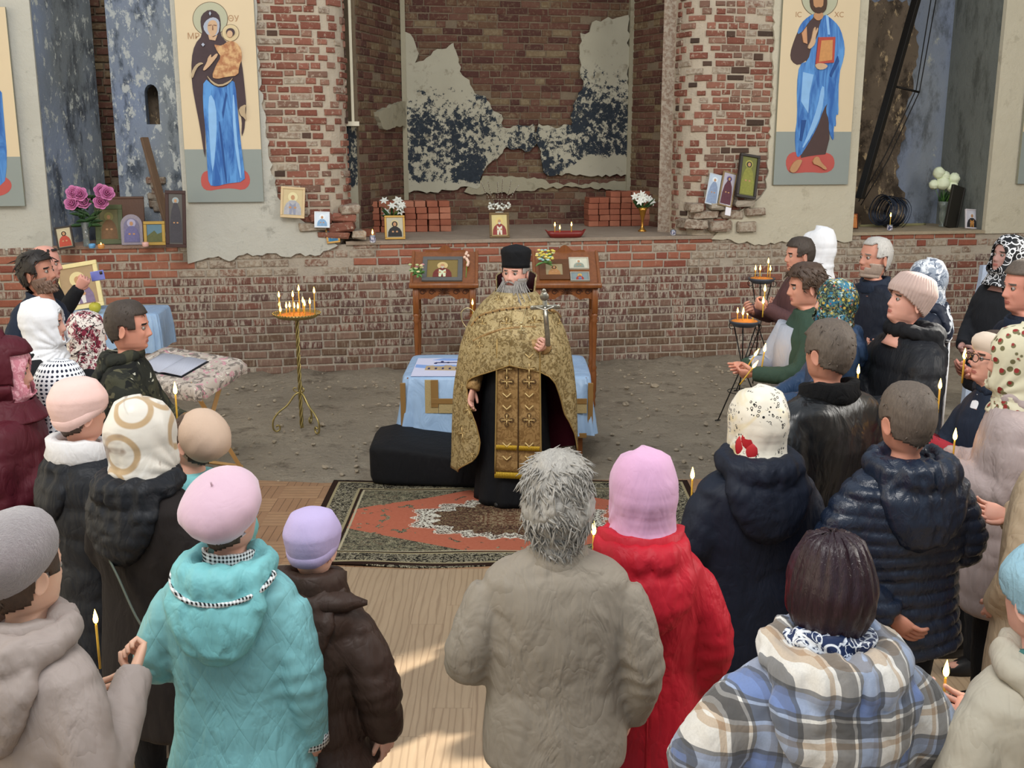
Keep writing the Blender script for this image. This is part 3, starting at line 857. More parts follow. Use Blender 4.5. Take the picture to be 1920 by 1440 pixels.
def shell(off, keep, th_n=72, zs=None, thick=.004, disp=None, zshift=0.0):
    """garment shell over the head: off(theta,z)->offset; keep(x,y,z)->bool; returns verts, faces, uv"""
    th = np.linspace(-PI, PI, th_n, endpoint=False)
    if zs is None: zs = np.concatenate([[.127, .1255, .121, .113, .102, .09, .078], np.arange(.066, -.24, -.008)])
    rings = []; uv = []; arc = 0; lw = (0, .127)
    for i, z in enumerate(zs):
        arc += math.hypot(hprof(z)[0] - lw[0], z - lw[1]); lw = (hprof(z)[0], z)
        o = off(th, z)
        x, y = hsurf(th, z, 0)
        w, f, b = hprof(z)
        nx_ = np.sin(th); ny_ = np.cos(th)
        rr = min(1.0, w / .05) if z > .1 else 1.0
        # crown rows rise instead of spreading
        if z > .1: x = x + nx_ * o * rr; y = y + ny_ * o * rr; zz = z + o * (1 - .0 * rr) * np.clip((z - .1) / .027, 0, 1) ** .5
        else: x = x + nx_ * o; y = y + ny_ * o; zz = np.full(th_n, z)
        rings.append(np.c_[x, y, zz + 0 * th])
        uv.append(np.c_[th * .10, np.full(th_n, .3 - arc)])
    V, F = loft(rings, False)
    V = np.asarray(V); uv = np.vstack(uv)
    # hemisphere uv: compress u near crown so patterns keep their size
    F.append(tuple(range(th_n - 1, -1, -1)))
    if disp is not None: V = disp(V)
    n = th_n
    F = [f[::-1] for f in F]
    K = []
    for f in F:
        c = V[list(f)].mean(0)
        if keep(c[0], c[1], c[2]): K.append(f)
    return V, K, uv
def solid(V, F, th):
    """give a kept shell thickness inward"""
    me_n = np.zeros_like(V)
    for f in F:
        p = V[list(f[:3])]; nn = np.cross(p[1] - p[0], p[2] - p[0]); 
        for i in f: me_n[i] += nn
    L = np.linalg.norm(me_n, axis=1); L[L == 0] = 1
    N = me_n / L[:, None]
    V2 = V - N * th; n = len(V)
    from collections import Counter
    cnt = {}
    for f in F:
        for a, b in zip(f, f[1:] + f[:1]): cnt[(a, b)] = 1
    G = list(F) + [tuple(i + n for i in f[::-1]) for f in F]
    for (a, b) in cnt:
        if (b, a) not in cnt: G.append((b, a, a + n, b + n))
    return np.vstack([V, V2]), G
def compact(V, F, uv=None):
    used = sorted({i for f in F for i in f}); mp = {o: k for k, o in enumerate(used)}
    return V[used], [tuple(mp[i] for i in f) for f in F], (uv[used] if uv is not None else None)

def hand(pose='relaxed', side=1):
    """hand pointing +Z from the wrist, palm facing +Y, thumb toward side*X; length about .18"""
    P = []
    palm = [ell(.026, .017, 0, 12), ell(.030, .016, .02, 12), ell(.040, .0155, .05, 12), ell(.042, .014, .080, 12), ell(.036, .011, .092, 12)]
    P.append(loft(palm))
    curl = {'relaxed': (.35, .45, .3), 'grip': (1.25, 1.45, .8), 'hold': (.9, 1.1, .6), 'flat': (.12, .15, .1)}[pose]
    for k, (x, L) in enumerate(((-.031, .062), (-.0105, .074), (.0105, .080), (.031, .070))):
        x = x * side
        # index is next to the thumb
        a = 0.0; p = Vector((x, 0, .086)); pts = [Vector((x * .9, 0, .06)), p.copy()]
        for j, c in enumerate(curl):
            a += c * (1 - .06 * k if pose == 'relaxed' else 1)
            seg = L * (.42, .32, .26)[j]
            p = p + Vector((x * .04, math.sin(a) * seg, math.cos(a) * seg)); pts.append(p.copy())
        P.append(tube(pts, [.0095, .0095, .0088, .0080, .0062], 7))
    tb = {'relaxed': [(.024, .0, .012), (.046, .010, .038), (.055, .020, .064), (.056, .028, .086)],
          'grip': [(.024, .0, .015), (.044, .018, .040), (.036, .042, .060), (.014, .052, .070)],
          'hold': [(.024, .0, .015), (.046, .016, .040), (.044, .036, .064), (.030, .048, .082)],
          'flat': [(.024, .0, .012), (.050, .004, .034), (.066, .006, .058), (.072, .008, .080)]}[pose]
    P.append(tube([(side * a, b, c) for a, b, c in tb], [.014, .0125, .0105, .0075], 7))
    return merge(*P)
def rot_to(z, y):
    z = Vector(z).normalized(); y = Vector(y); y = (y - z * y.dot(z))
    if y.length < 1e-4: y = Vector((0, 0, 1)) - z * z.z
    y.normalize(); x = y.cross(z).normalized()
    return Matrix((x, y, z)).transposed().to_4x4()

SKIN = {}
def skin(tone):
    if tone not in SKIN:
        m = Mt('skin_' + tone.lstrip('#'), tone, .55, spec=.35); co = m.coord()
        lt = tuple(min(1, x * k + a) for x, k, a in zip(srgb(tone)[:3], (1.12, 1.22, 1.25), (.02, .02, .02))) + (1,)
        c = m.mix(m.noise(co, 14, 4), lt, m.mix(.22, lt, '#b35c4c'))
        m.color(c); m.b.inputs['Subsurface Weight'].default_value = .12; m.b.inputs['Subsurface Radius'].default_value = (.01, .004, .002)
        m.bump(m.noise(co, 160, 3), .15, .002)
        SKIN[tone] = m.m
    return SKIN[tone]
LIP = plain('lips', '#a9655a', .5); EYED = plain('eyelid_line', '#4a3228', .5)
EYEW = Mt('eyeball', rough=.2, spec=.6); _c = EYEW.sep(EYEW.coord())
EYEW.color(EYEW.mix(EYEW.math('LESS_THAN', EYEW.math('ADD', EYEW.math('POWER', _c[0], 2.0), EYEW.math('POWER', _c[2], 2.0)), .000045), '#988d84', '#2a1f19'))
EYE_ME = mkmesh('eye', *uvsphere(.0118, 12, 8), EYEW.m)
def fabric(name, col, var=.1, bump=.25, scale=5, bscale=26, rough=.8, spec=.25, quilt=None, weave=0.0, sheen=0.0):
    if name in MC: return MC[name]
    m = Mt(name, col, rough, 0, spec); co = m.coord()
    c = srgb(col); d = tuple(x * (1 - var) for x in c[:3]) + (1,); l = tuple(min(1, x * (1 + var)) for x in c[:3]) + (1,)
    m.color(m.mix(m.noise(co, scale, 4), d, l))
    # soft creases: stretched, warped noise
    cr = m.noise(m.coord('Object', (1, 1, .45)), 9, 3, .5, 1.2)
    m.bump(cr, bump * 1.2, .03)
    fo = m.math('ABSOLUTE', m.math('SUBTRACT', m.noise(m.coord('Object', (1.2, 1.2, .55), (.3, .2, .1), (.3, .25, 0)), 7, 2, .5, 1.6), .5))
    m.bump(m.math('POWER', m.math('MINIMUM', m.math('MULTIPLY', fo, 9), 1.0), .6), bump * .45, .008)
    m.bump(m.noise(co, bscale, 4, .6, .6), bump * .5, .006)
    if weave: m.bump(m.noise(co, 300, 2), weave, .002)
    if quilt == 'diamond':
        x, y, z = m.sep(co)
        a = m.math('PINGPONG', m.math('ADD', x, m.math('MULTIPLY', z, .6)), .055); b = m.math('PINGPONG', m.math('SUBTRACT', x, m.math('MULTIPLY', z, .6)), .055)
        m.bump(m.math('POWER', m.math('MULTIPLY', m.math('MINIMUM', a, b), 18), .4), .5, .006)
    if sheen: m.b.inputs['Sheen Weight'].default_value = sheen
    MC[name] = m.m
    return m.m

HAIRM = {}
def hairmat(name, a, b, gloss=.45):
    if name in HAIRM: return HAIRM[name]
    m = Mt(name, a, gloss, 0, .4)
    uv = m.n('ShaderNodeTexCoord').outputs['Object']
    q = m.n('ShaderNodeMapping'); m.t.links.new(uv, q.inputs[0]); q.inputs['Scale'].default_value = (60, 60, 14)
    n = m.noise(q.outputs[0], 2.2, 4, .6, .8)
    m.color(m.mix(n, a, b)); m.bump(n, .7, .004)
    HAIRM[name] = m.m
    return m.m

def base_body(h, hz, bw, sh_z, arms, fem):
    """naked body volume below the neck (mostly hidden by clothes), remeshed into one surface"""
    P = []
    P.append(loft([ell(.055, .055, hz - .13, 16), ell(.07, .06, hz - .19, 16), ell(.16 * bw, .085, sh_z - .01, 16), ell(.165 * bw, .105, sh_z - .12, 16), ell(.14 * bw, .10, sh_z - .35, 16), ell(.16 * bw, .11, sh_z - .52, 16), ell(.13 * bw, .10, sh_z - .60, 16)]))
    hip = sh_z - .54
    for s in (-1, 1):
        P.append(tube([(s * .085 * bw, 0, hip), (s * .09 * bw, .01, hip * .55), (s * .09 * bw, -.005, .09)], [.088, .058, .040], 10))
        P.append(tube([(s * .09 * bw, -.03, .05), (s * .095 * bw, .05, .045), (s * .10 * bw, .15, .035)], [.042, .042, .032], 8))
    for a in arms:
        P.append(tube([a[0], a[1], a[2]], [.052, .040, .027], 10))
    return remesh(merge(*P), .028, 2)

def torso_rings(prof, n=28, front=0):
    return loft([ell(w, d, z, n, 0, cy, 2.3) for (z, w, d, cy) in prof])
def garment(prof, arms, rs, voxel, smooth=5, extra=(), wr=.006, wseed=0, quilt=None, cuff=None, stoop=0.0, p=2.3):
    P = [torso_rings(prof)] + list(extra)
    for a in arms:
        pts = spline([a[0], a[1], a[2]], 4)
        n = len(pts); rad = [(.86 if i == 0 else 1) * rs[0] + (rs[1] - rs[0]) * min(1, i / (n / 2)) if i < n / 2 else rs[1] + (rs[2] - rs[1]) * ((i - n / 2) / (n / 2)) for i in range(n)]
        P.append(tube(pts, rad, 14))
    V, F, N = remesh(merge(*P), voxel, smooth)
    d = np.zeros(len(V))
    if wr:
        Q = V * np.array([1, 1, .55])
        n1 = vnoise(Q, 11, wseed + 1, 3)
        n2 = vnoise(V * np.array([1, 1, .38]), 8, wseed + 2, 2); n3 = vnoise(V * np.array([1, 1, .7]), 15, wseed + 6, 2)
        d += wr * (.40 * (n1 + n2) - .5 * np.exp(-(n2 / .10) ** 2) + .2)
        # folds around the elbows and the waist
        for a in arms:
            e = np.linalg.norm(V - np.array(a[1]), axis=1)
            ax = np.array(a[2]) - np.array(a[0]); ax = ax / np.linalg.norm(ax)
            d += wr * .55 * np.exp(-(e / .10) ** 2) * np.sin((V - np.array(a[1])) @ ax * 95 + vnoise(V, 8, wseed + 3, 1) * 2)
            o = np.array(a[0]); e = np.linalg.norm(V - (o + [0, 0, -.10]), axis=1)
            d += wr * .45 * np.exp(-(e / .10) ** 2) * np.sin(V[:, 2] * 70 + V[:, 0] * 50 + vnoise(V, 6, wseed + 5, 1) * 2)
    if quilt:
        pitch, amp = quilt[:2]; puck = quilt[2] if len(quilt) > 2 else .0
        zz = V[:, 2] + (vnoise(V, 3, wseed + 9, 1) * .006)
        t = np.abs(((zz / pitch) % 1.0) - .5) * 2
        d += amp * (1 - t ** 3.0 * 1.0) - amp * .3
        d += amp * .35 * vnoise(V * np.array([1, 1, .25]), 55, wseed + 11, 1) * t ** 1.5 + puck * vnoise(V, 25, wseed + 12, 2)
    V = V + N * d[:, None]
    return V, F

PEOPLE = {}
def person(key, px, py, Y, yaw, label, hs=1.0, hat=.02, bw=1.0, fem=False, tone='#c98f7a', head=(0, 0, 0), arms=None, coat=None, legs='#16171b', face=True, brow='#4a3a30', mouth=0.0, beard=None, age=.3, stoop=0.0, handpose=('relaxed', 'relaxed'), group=None, hands=True):
    """head-top pixel (px,py), distance Y. yaw: 0 looks away from the camera, 90 looks left, -90 right."""
    top = at_y(px, py, Y)
    h = top.z - .0
    hz = h - hat - .127 * hs                      # eye level
    S = hs
    sh_z = hz - .215 * S - (.01 if fem else 0)
    root_xy = Vector((top.x, top.y))
    ya = R(yaw)
    fw = Vector((-math.sin(ya), math.cos(ya)))
    # the head leans forward of the body by stoop
    rx = root_xy - fw * (.02 + stoop)
    k = bw
    A0 = []
    arms = arms or {}
    for s, nm in ((-1, 'L'), (1, 'R')):
        sp = Vector((s * .166 * k * S, 0, sh_z - .058))
        el, wr_ = arms.get(nm, ((s * .245 * k, -.03, sh_z - .31 * S), (s * .23 * k, .06, sh_z - .56 * S)))
        el = Vector(el); wr_ = Vector(wr_)
        if nm in arms:      # given relative to the shoulder height
            el = Vector((el.x, el.y, sh_z + el.z)); wr_ = Vector((wr_.x, wr_.y, sh_z + wr_.z))
        A0.append((tuple(sp), tuple(el), tuple(wr_)))
    V, F, N = base_body(h, hz, bw * S, sh_z, A0, fem)
    F = [tuple(f) for f in F]; mi = [0] * len(F)
    hm = Matrix.Translation((0, .02 + stoop, hz)) @ Matrix.Rotation(R(head[0]), 4, 'Z') @ Matrix.Rotation(R(-head[1]), 4, 'X') @ Matrix.Rotation(R(head[2]), 4, 'Y') @ Matrix.Scale(S, 4)
    fv, ff, fm = getface(fem, age, mouth)
    hv, _ = xf((fv, ff), hm)
    n = len(V); V = np.vstack([V, hv]); F += [tuple(i + n for i in q) for q in ff]; mi += fm
    if hands:
        for s, a, hp in ((-1, A0[0], handpose[0]), (1, A0[1], handpose[1])):
            d = Vector(a[2]) - Vector(a[1]); 
            up = Vector((-s, .3, 0)) if d.z < -.1 * d.length * 3 else Vector((-s * .8, 0, .6))
            w = Vector(a[2]) - d.normalized() * .015
            hv, hf = xf(hand(hp, -s if s < 0 else 1), Matrix.Translation(w) @ rot_to(d, up) @ Matrix.Scale(.98 * S, 4))
            n = len(V); V = np.vstack([V, hv]); F += [tuple(i + n for i in q) for q in hf]; mi += [0] * len(hf)
    me = mkmesh('person', V, F, [skin(tone), LIP, plain('brow_' + brow.lstrip('#'), brow, .8), EYED], True, mi)
    root = link('person', me, None, (rx.x, rx.y, 0), (0, 0, ya))
    props(root, label, 'person', group)
    ctx = dict(root=root, hm=hm, S=S, hz=hz, sh=sh_z, h=h, arms=A0, bw=bw * S, name=key, seed=len(PEOPLE) * 7 + 3, stoop=stoop)
    if face:
        for s in (-1, 1):
            e = link('eye', EYE_ME, root); e.matrix_local = hm @ Matrix.Translation((s * .031, .0722, .0002)) @ Matrix.Scale(.94, 4)
    if legs:
        P = []
        hip = sh_z - .50
        bwS = bw * S
        P.append(loft([ell(.165 * bwS, .115, hip + .03, 18), ell(.175 * bwS, .125, hip - .08, 18), ell(.15 * bwS, .115, hip - .16, 18)]))
        for s in (-1, 1):
            P.append(tube([(s * .085 * bwS, 0, hip - .02), (s * .092 * bwS, .012, hip * .5), (s * .092 * bwS, .0, .05)], [.095, .075, .062], 12))
        v, f, nn = remesh(merge(*P), .026, 2)
        v = v + nn * (.005 * vnoise(v, 10, 4, 2))[:, None]
        ob('trousers', (v, f), fabric('trousers_' + legs.lstrip('#'), legs, .15, .4), root)
        for s in (-1, 1):
            sh = loft([ell(.046, .13, 0, 14, s * .095 * bwS, .045), ell(.048, .135, .03, 14, s * .095 * bwS, .045), ell(.043, .10, .065, 14, s * .095 * bwS, .015), ell(.04, .05, .10, 14, s * .093 * bwS, -.02)])
            ob('shoe', sh, plain('shoe_leather', '#1b1715', .45), root)
    PEOPLE[key] = ctx
    return ctx
def T(c, m=None):
    return c['hm'] if m is None else c['hm'] @ m
def hchild(c, name, vf, mats, mi=None, uv=None, smooth=True, thick=0):
    v, f = vf
    if thick:
        n = len(v); v, f = solid(np.asarray(v), f, thick)
        if uv is not None: uv = np.vstack([uv, uv])
        if mi is not None: mi = None
    o = ob(name, (v, f), mats, c['root'], smooth, mi, uv)
    o.matrix_local = c['hm']
    return o

def coat(c, mat, length=.75, fit=1.0, puff=0.0, flare=.02, voxel=.015, name='coat', quilt=None, wr=.006, sleeve=None, belly=0.0, shoulder=1.0, neck=.085, depth=1.0, smooth=5, trim=None):
    sh = c['sh']; b = c['bw'] * fit; S = c['S']; st = c['stoop']
    hem = sh - length
    w = lambda a: (a * b + puff)
    dd = lambda a: (a * depth + puff + belly * .0)
    prof = [(sh + .085 * S, neck * .85, neck * .85, .01 + st * .6), (sh + .060 * S, neck * 1.25, neck * 1.0, .0 + st * .5), (sh + .030 * S, w(.150) * shoulder, dd(.090), -.005 + st * .3), (sh - .005, w(.185) * shoulder, dd(.110), -.01 + st * .2),
            (sh - .08, w(.188), dd(.132), -.005), (sh - .20, w(.188), dd(.140) + belly * .4, 0.0), (sh - .36, w(.180), dd(.135) + belly, .01)]
    z = sh - .50
    if length > .55: prof += [(sh - .52, w(.192), dd(.142) + belly, .005)]
    if length > .8: prof += [(sh - .72, w(.200), dd(.150) + flare * .5, 0)]
    prof += [(hem + .02, w(.192) + flare, dd(.140) + flare, 0), (hem, w(.185) + flare, dd(.135) + flare, 0)]
    r = sleeve or (.078 + puff * .6, .064 + puff * .7, .046 + puff * .6)
    v, f = garment(prof, c['arms'], [x * (.9 + .1 * c['bw']) for x in r], voxel, smooth, (), wr, c['seed'], quilt)
    o = ob(name, (v, f), mat, c['root'])
    if trim:
        # cuffs and hem band
        for a in c['arms']:
            d = (Vector(a[2]) - Vector(a[1])).normalized(); p = Vector(a[2])
            ob('cuff', tube([p - d * .035, p + d * .012], [r[2] * 1.0 + .006] * 2, 16), trim, c['root'])
    return o
def hoodback(c, mat, size=1.0, name='hood', z=0.0, wr=.006, quilt=None, y=0.0):
    """a hood lying on the shoulders and back"""
    sh = c['sh']; S = c['S'] * size; st = c['stoop']
    P = []
    ring = []
    for k in range(17):
        a = PI * 2 * k / 16
        ring.append(Vector((.105 * S * math.sin(a), -.015 - .10 * S * math.cos(a) * (1 if math.cos(a) > 0 else .75) + st * .5, sh + .070 * c['S'] + .018 * math.cos(a) * -1 + z)))
    P.append(tube(ring, [.036 * S + .016 * S * max(0, math.cos(PI * 2 * k / 16)) for k in range(17)], 10))
    # pouch hanging at the back
    P.append(loft([ell(.03 * S, .015, sh - .18 * S + z, 18, 0, -.145 - y), ell(.085 * S, .035 * S, sh - .145 * S + z, 18, 0, -.15 - y), ell(.125 * S, .050 * S, sh - .08 * S + z, 18, 0, -.145 - y), ell(.145 * S, .060 * S, sh - .01 + z, 18, 0, -.12 - y), ell(.13 * S, .055 * S, sh + .05 + z, 18, 0, -.09), ell(.09 * S, .04 * S, sh + .085 + z, 18, 0, -.07)]))
    v, f, nn = remesh(merge(*P), .012, 4)
    d = wr * (1 - 2.2 * np.abs(vnoise(v * np.array([1, 1, .7]), 14, c['seed'] + 40, 2)))
    # gathers falling from the neckline
    d += wr * .8 * np.sin(v[:, 0] * 110) * np.clip((v[:, 2] - (sh - .10)) / .15, 0, 1)
    if quilt:
        t = np.abs(((v[:, 2] / quilt[0]) % 1.0) - .5) * 2; d += quilt[1] * (1 - t ** 3)
    v = v + nn * d[:, None]
    return ob(name, (v, f), mat, c['root'])
def collar(c, mat, r=.075, h=.07, name='collar', thick=.012, z=0.0, flop=0.0, yo=0.0):
    sh = c['sh']; st = c['stoop']; rings = []
    zz = sh + .055 * c['S'] + z
    prof = [(r * 1.25, zz - .02), (r * 1.08, zz + .01), (r, zz + h * .6), (r * 1.02 + flop * .3, zz + h), (r * 1.02 + thick + flop, zz + h * .96), (r + thick + flop, zz + h * .45), (r * 1.15 + thick + flop, zz + .0), (r * 1.3 + thick, zz - .03)]
    for rr, z_ in prof:
        a = ell(rr, rr * .95, z_, 28, 0, .0 + st * .6 + yo)
        a[:, 2] += -.03 * np.clip(a[:, 1] / r, -.2, 1) + .002 * np.sin(np.arange(28) * 1.7)
        rings.append(a)
    return ob(name, loft(rings, False), mat, c['root'])
def headscarf(c, mat, tail=True, name='headscarf', puffb=.018, open_w=.060, open_t=.070, seed=1, point=0.0, fold=.005, low=-.205, capelet=.0, forehead=None):
    def off(th, z):
        back = np.clip(-np.cos(th), 0, 1)
        o = .014 + puffb * back * np.exp(-((z + .01) / .12) ** 2) + .006 * np.abs(np.sin(th))
        if z < -.02:
            o = o + (.0745 - float(hprof(z)[0])) * (1 - .55 * np.clip(np.cos(th), 0, 1)) * (1 if z > -.2 else .9)
        if z < -.04:
            k = min(1, (-.04 - z) / .09)
            o = o + k * (.020 * back + .006)
        if z < -.125:
            o = o + (-.125 - z) * (.35 + capelet) 
        o = o + point * np.clip(-np.cos(th) + .3, 0, 1) * float(np.clip((z - .03) / .07, 0, 1))
        return o
    zs = np.concatenate([[.127, .1255, .121, .113, .102, .09, .078], np.arange(.066, low, -.0075)])
    sd = seed * 1.7
    def disp(V):
        th = np.arctan2(V[:, 0], V[:, 1]); z = V[:, 2]
        # folds radiate from under the chin over the sides to the back
        a = np.arctan2(z + .13, -(V[:, 1] - .08)); w = np.clip((.09 - z) / .12, 0, 1)
        bk = np.clip(-V[:, 1] / .08, 0, 1)
        f = fold * .75 * w * (1 - bk * .8) * np.sin(a * 15 + sd) + fold * .5 * vnoise(V, 11, seed, 2)
        f = f + fold * 1.0 * w * bk * (np.abs(np.sin(th * 6 + sd + z * 9)) ** .6 - .6)
        r = np.hypot(V[:, 0], V[:, 1]) + 1e-6
        V = V.copy(); V[:, 0] += V[:, 0] / r * f; V[:, 1] += V[:, 1] / r * f; V[:, 2] += np.where(z > .09, f * .4, 0)
        return V
    def keep(x, y, z):
        if y > 0 and z > -.11 and z < open_t:
            zc = (z - (open_t - .11) / 2) / ((open_t + .11) / 2)
            return abs(x) > open_w * math.sqrt(max(0, 1 - abs(zc) ** 3)) or y < .02
        return True
    V, F, uv = shell(off, keep, 84, zs, disp=disp)
    V, F, uv = compact(V, F, uv)
    o = hchild(c, name, (V, F), mat, None, uv, True, .004)
    # rolled edge round the face
    pts = []
    for k in range(25):
        a = 2 * PI * k / 24; x = open_w * 1.02 * math.sin(a); z = (open_t - .11) / 2 + (open_t + .11) / 2 * math.cos(a) * .97
        s = max(-1, min(1, x / (hprof(z)[0] + .012))); th = math.asin(s)
        _, yy = hsurf(np.array([th]), z, .012); pts.append((x * 1.02, float(yy[0]) + .001, z))
    v, f = tube(pts, .0055, 6)
    e = hchild(c, 'scarf_edge', (v, f), mat, None, np.c_[v[:, 0], v[:, 2]])
    if tail:
        # triangle end lying on the back
        rows = []
        for k, t in enumerate(np.linspace(0, 1, 9)):
            w = .105 * (1 - t) ** .8 + .006; z = -.15 - t * .17; y = -.095 - t * .055 - .02 * math.sin(t * 3)
            rows.append([(w * s, y + .015 * s * s + .004 * math.sin(s * 9 + seed + t * 3), z + .012 * abs(s)) for s in np.linspace(-1, 1, 13)])
        v, f = loft([np.array(r_) for r_ in rows], False, False)
        hchild(c, 'scarf_tail', (v, f), mat, None, np.c_[v[:, 0], v[:, 2]], True, .005)
    return o
def beanie(c, mat, name='knitted_hat', low_f=.045, low_b=-.045, puff=.010, tall=.0, rib=0, band=True, seed=0, slouch=0.0):
    def off(th, z):
        o = .011 + puff * math.exp(-((z - .07) / .05) ** 2) + 0 * th
        o = o + tall * float(np.clip((z - .05) / .06, 0, 1))
        return o + slouch * np.clip(-np.cos(th), 0, 1) * np.exp(-((z - .09) / .06) ** 2)
    def disp(V):
        th = np.arctan2(V[:, 0], V[:, 1]); r = np.hypot(V[:, 0], V[:, 1]) + 1e-6
        f = .0015 * vnoise(V, 20, seed, 2)
        if rib: f = f + .0026 * np.cos(th * rib) * np.clip(r / .05, 0, 1)
        V = V.copy(); V[:, 0] += V[:, 0] / r * f; V[:, 1] += V[:, 1] / r * f
        return V
    low = lambda y: low_b + (low_f - low_b) * np.clip((y + .09) / .18, 0, 1)
    zs = np.concatenate([[.127, .1255, .121, .113, .102, .09, .078], np.arange(.066, -.075, -.007)])
    V, F, uv = shell(off, lambda x, y, z: z > low(y), 144 if rib else 72, zs, disp=disp)
    V, F, uv = compact(V, F, uv)
    o = hchild(c, name, (V, F), mat, None, uv, True, .004)
    if band:
        rings = []
        for dz, oo in ((-.002, .012), (.0, .018), (.018, .0205), (.038, .0195), (.046, .013)):
            th = np.linspace(-PI, PI, 72, endpoint=False)
            _, y0 = hsurf(th, .0); zz = low(y0) + dz
            x = np.zeros(72); y = np.zeros(72)
            for i in range(72):
                a, b = hsurf(np.array([th[i]]), float(zz[i]), oo); x[i] = a[0]; y[i] = b[0]
            if rib: q = 1 + .02 * np.cos(th * rib); x *= q; y *= q
            rings.append(np.c_[x, y, zz])
        v, f = loft(rings, False); f = [q[::-1] for q in f]
        hchild(c, 'hat_cuff', (v, f), mat, None, np.c_[np.arctan2(v[:, 0], v[:, 1]) * .1, v[:, 2]])
    return o
def beret(c, mat, name='beret', r=1.0, tilt=(0, 0), h=.075, low=.02, seed=0, nub=True):
    rings = []
    prof = [(.084, -.012), (.090, .0), (.108, .010), (.124, .026), (.129, .042), (.122, .058), (.100, .072), (.066, .082), (.03, .0865), (.003, .088)]
    for k, (rr, z) in enumerate(prof):
        e = ell(max(.0015, rr - .004) * r, (rr + .010 * min(1, rr / .05)) * r, z * (h / .075), 48, 0, -.012)
        w = np.clip((rr - .1) / .03, 0, 1)
        a = np.linspace(0, 2 * PI, 48, endpoint=False)
        f = 1 + .022 * w * np.sin(a * 5 + seed) + .012 * w * np.sin(a * 11 + seed * 2)
        e[:, 0] *= f; e[:, 1] *= f; e[:, 2] += .006 * w * np.sin(a * 3 + seed)
        rings.append(e)
    v, f = loft(rings, True)
    m = Matrix.Translation((0, 0, low)) @ Matrix.Rotation(R(tilt[0]), 4, 'X') @ Matrix.Rotation(R(tilt[1]), 4, 'Y')
    v, f = xf((v, f), m)
    o = hchild(c, name, (v, f), mat, None, np.c_[v[:, 0], v[:, 1]])
    if nub:
        v, f = tube([(0, -.012, .086 * h / .075), (0.004, -.014, .098 * h / .075)], [.004, .003], 6); hchild(c, 'beret_stalk', xf((v, f), m), mat)
    return o
def hair(c, mat, kind='short', vol=.008, seed=0, bald=0.0, tuft=0, tl=.03, recede=0.0, name='hair', nape=-.085):
    def off(th, z):
        o = vol + 0 * th
        if kind == 'bob':
            k = np.clip((.06 - z) / .12, 0, 1); o = o + .018 * k + .010 * np.clip(-np.cos(th), 0, 1)
            if z < -.09: o = o - (-.09 - z) * .5
        if kind == 'shaggy': o = o + .012 * np.clip(-np.cos(th) + .3, 0, 1) + .016 * float(np.clip((.03 - z) / .06, 0, 1))
        return o
    def disp(V):
        th = np.arctan2(V[:, 0], V[:, 1]); r = np.hypot(V[:, 0], V[:, 1]) + 1e-6
        if kind == 'bob': f = .0035 * np.sin(th * 23 + np.sin(V[:, 2] * 20) * 1.5) + .002 * np.sin(th * 57 + V[:, 2] * 15)
        elif kind == 'shaggy': f = .008 * vnoise(V, 30, seed, 3)
        else: f = vol * .25 * vnoise(V, 45, seed, 2)
        V = V.copy(); V[:, 0] += V[:, 0] / r * f; V[:, 1] += V[:, 1] / r * f; V[:, 2] += np.where(V[:, 2] > .1, f, 0)
        return V
    def keep(x, y, z):
        if bald and z > .085 - bald * .05 and (x / .055) ** 2 + ((y + .02) / .06) ** 2 < 1.0 + bald: return False
        if kind == 'bob':
            if y > .03 and z < .055 and abs(x) < .065: return False
            if y > .055 and z < .06: return False
            return z > -.125
        if y > .045: return z > .066 + recede + (.012 if abs(x) > .045 else 0) * (1 if recede else 0)
        if y > .012: return z > .030 + recede * .5 - (.03 if abs(x) > .06 else 0) * (1 - 0)
        if y > -.035: return z > (.012 if y > -.005 else .018 if y > -.028 else -.03)
        return z > nape + .02 * abs(x) / .05
    low = -.135 if kind == 'bob' else -.10 - (.03 if kind == 'shaggy' else 0)
    zs = np.concatenate([[.127, .1255, .121, .113, .102, .09, .078], np.arange(.066, min(low, nape - .01), -.0065)])
    V, F, uv = shell(off, keep, 84, zs, disp=disp)
    V, F, uv = compact(V, F, uv)
    n = len(V)
    V, F = solid(V, F, .004)
    parts = [(V, F)]
    if kind == 'short' and not tuft and vol >= .005 and not bald: tuft, tl = 150, .013
    if tuft:
        r = random.Random(seed + 5)
        for i in range(tuft):
            th = r.uniform(-PI, PI); z = nape + .005 + (.1255 - nape - .005) * (1 - (1 - r.random()) ** (1.7 if i % 2 else 1.0))
            x, y = hsurf(np.array([th]), z, float(np.atleast_1d(off(np.array([th]), z))[0]) - .002); x = float(x[0]); y = float(y[0])
            if not keep(x, y, z): continue
            nrm = Vector((x, y, max(0, z - .02) * 1.3)).normalized()
            flow = Vector((.6 * math.sin(th * 2 + seed) + r.uniform(-.7, .7), -.5 + r.uniform(-.6, .4), -.9 + r.uniform(-.4, .5)))
            flow = (flow - nrm * flow.dot(nrm)).normalized()
            L = tl * r.uniform(.7, 1.4); p = Vector((x, y, z)); cv = Vector((r.uniform(-1, 1), r.uniform(-1, 1), r.uniform(-1, 1))) * L * .35
            pts = [p, p + flow * L * .35 + nrm * L * .10, p + flow * L * .7 + nrm * L * .12 + cv * .6, p + flow * L + nrm * L * .03 + cv * 1.2]
            parts.append(tube(pts, [.0035, .0042, .0030, .0006], 5, True, .6))
    return hchild(c, name, merge(*parts), mat)
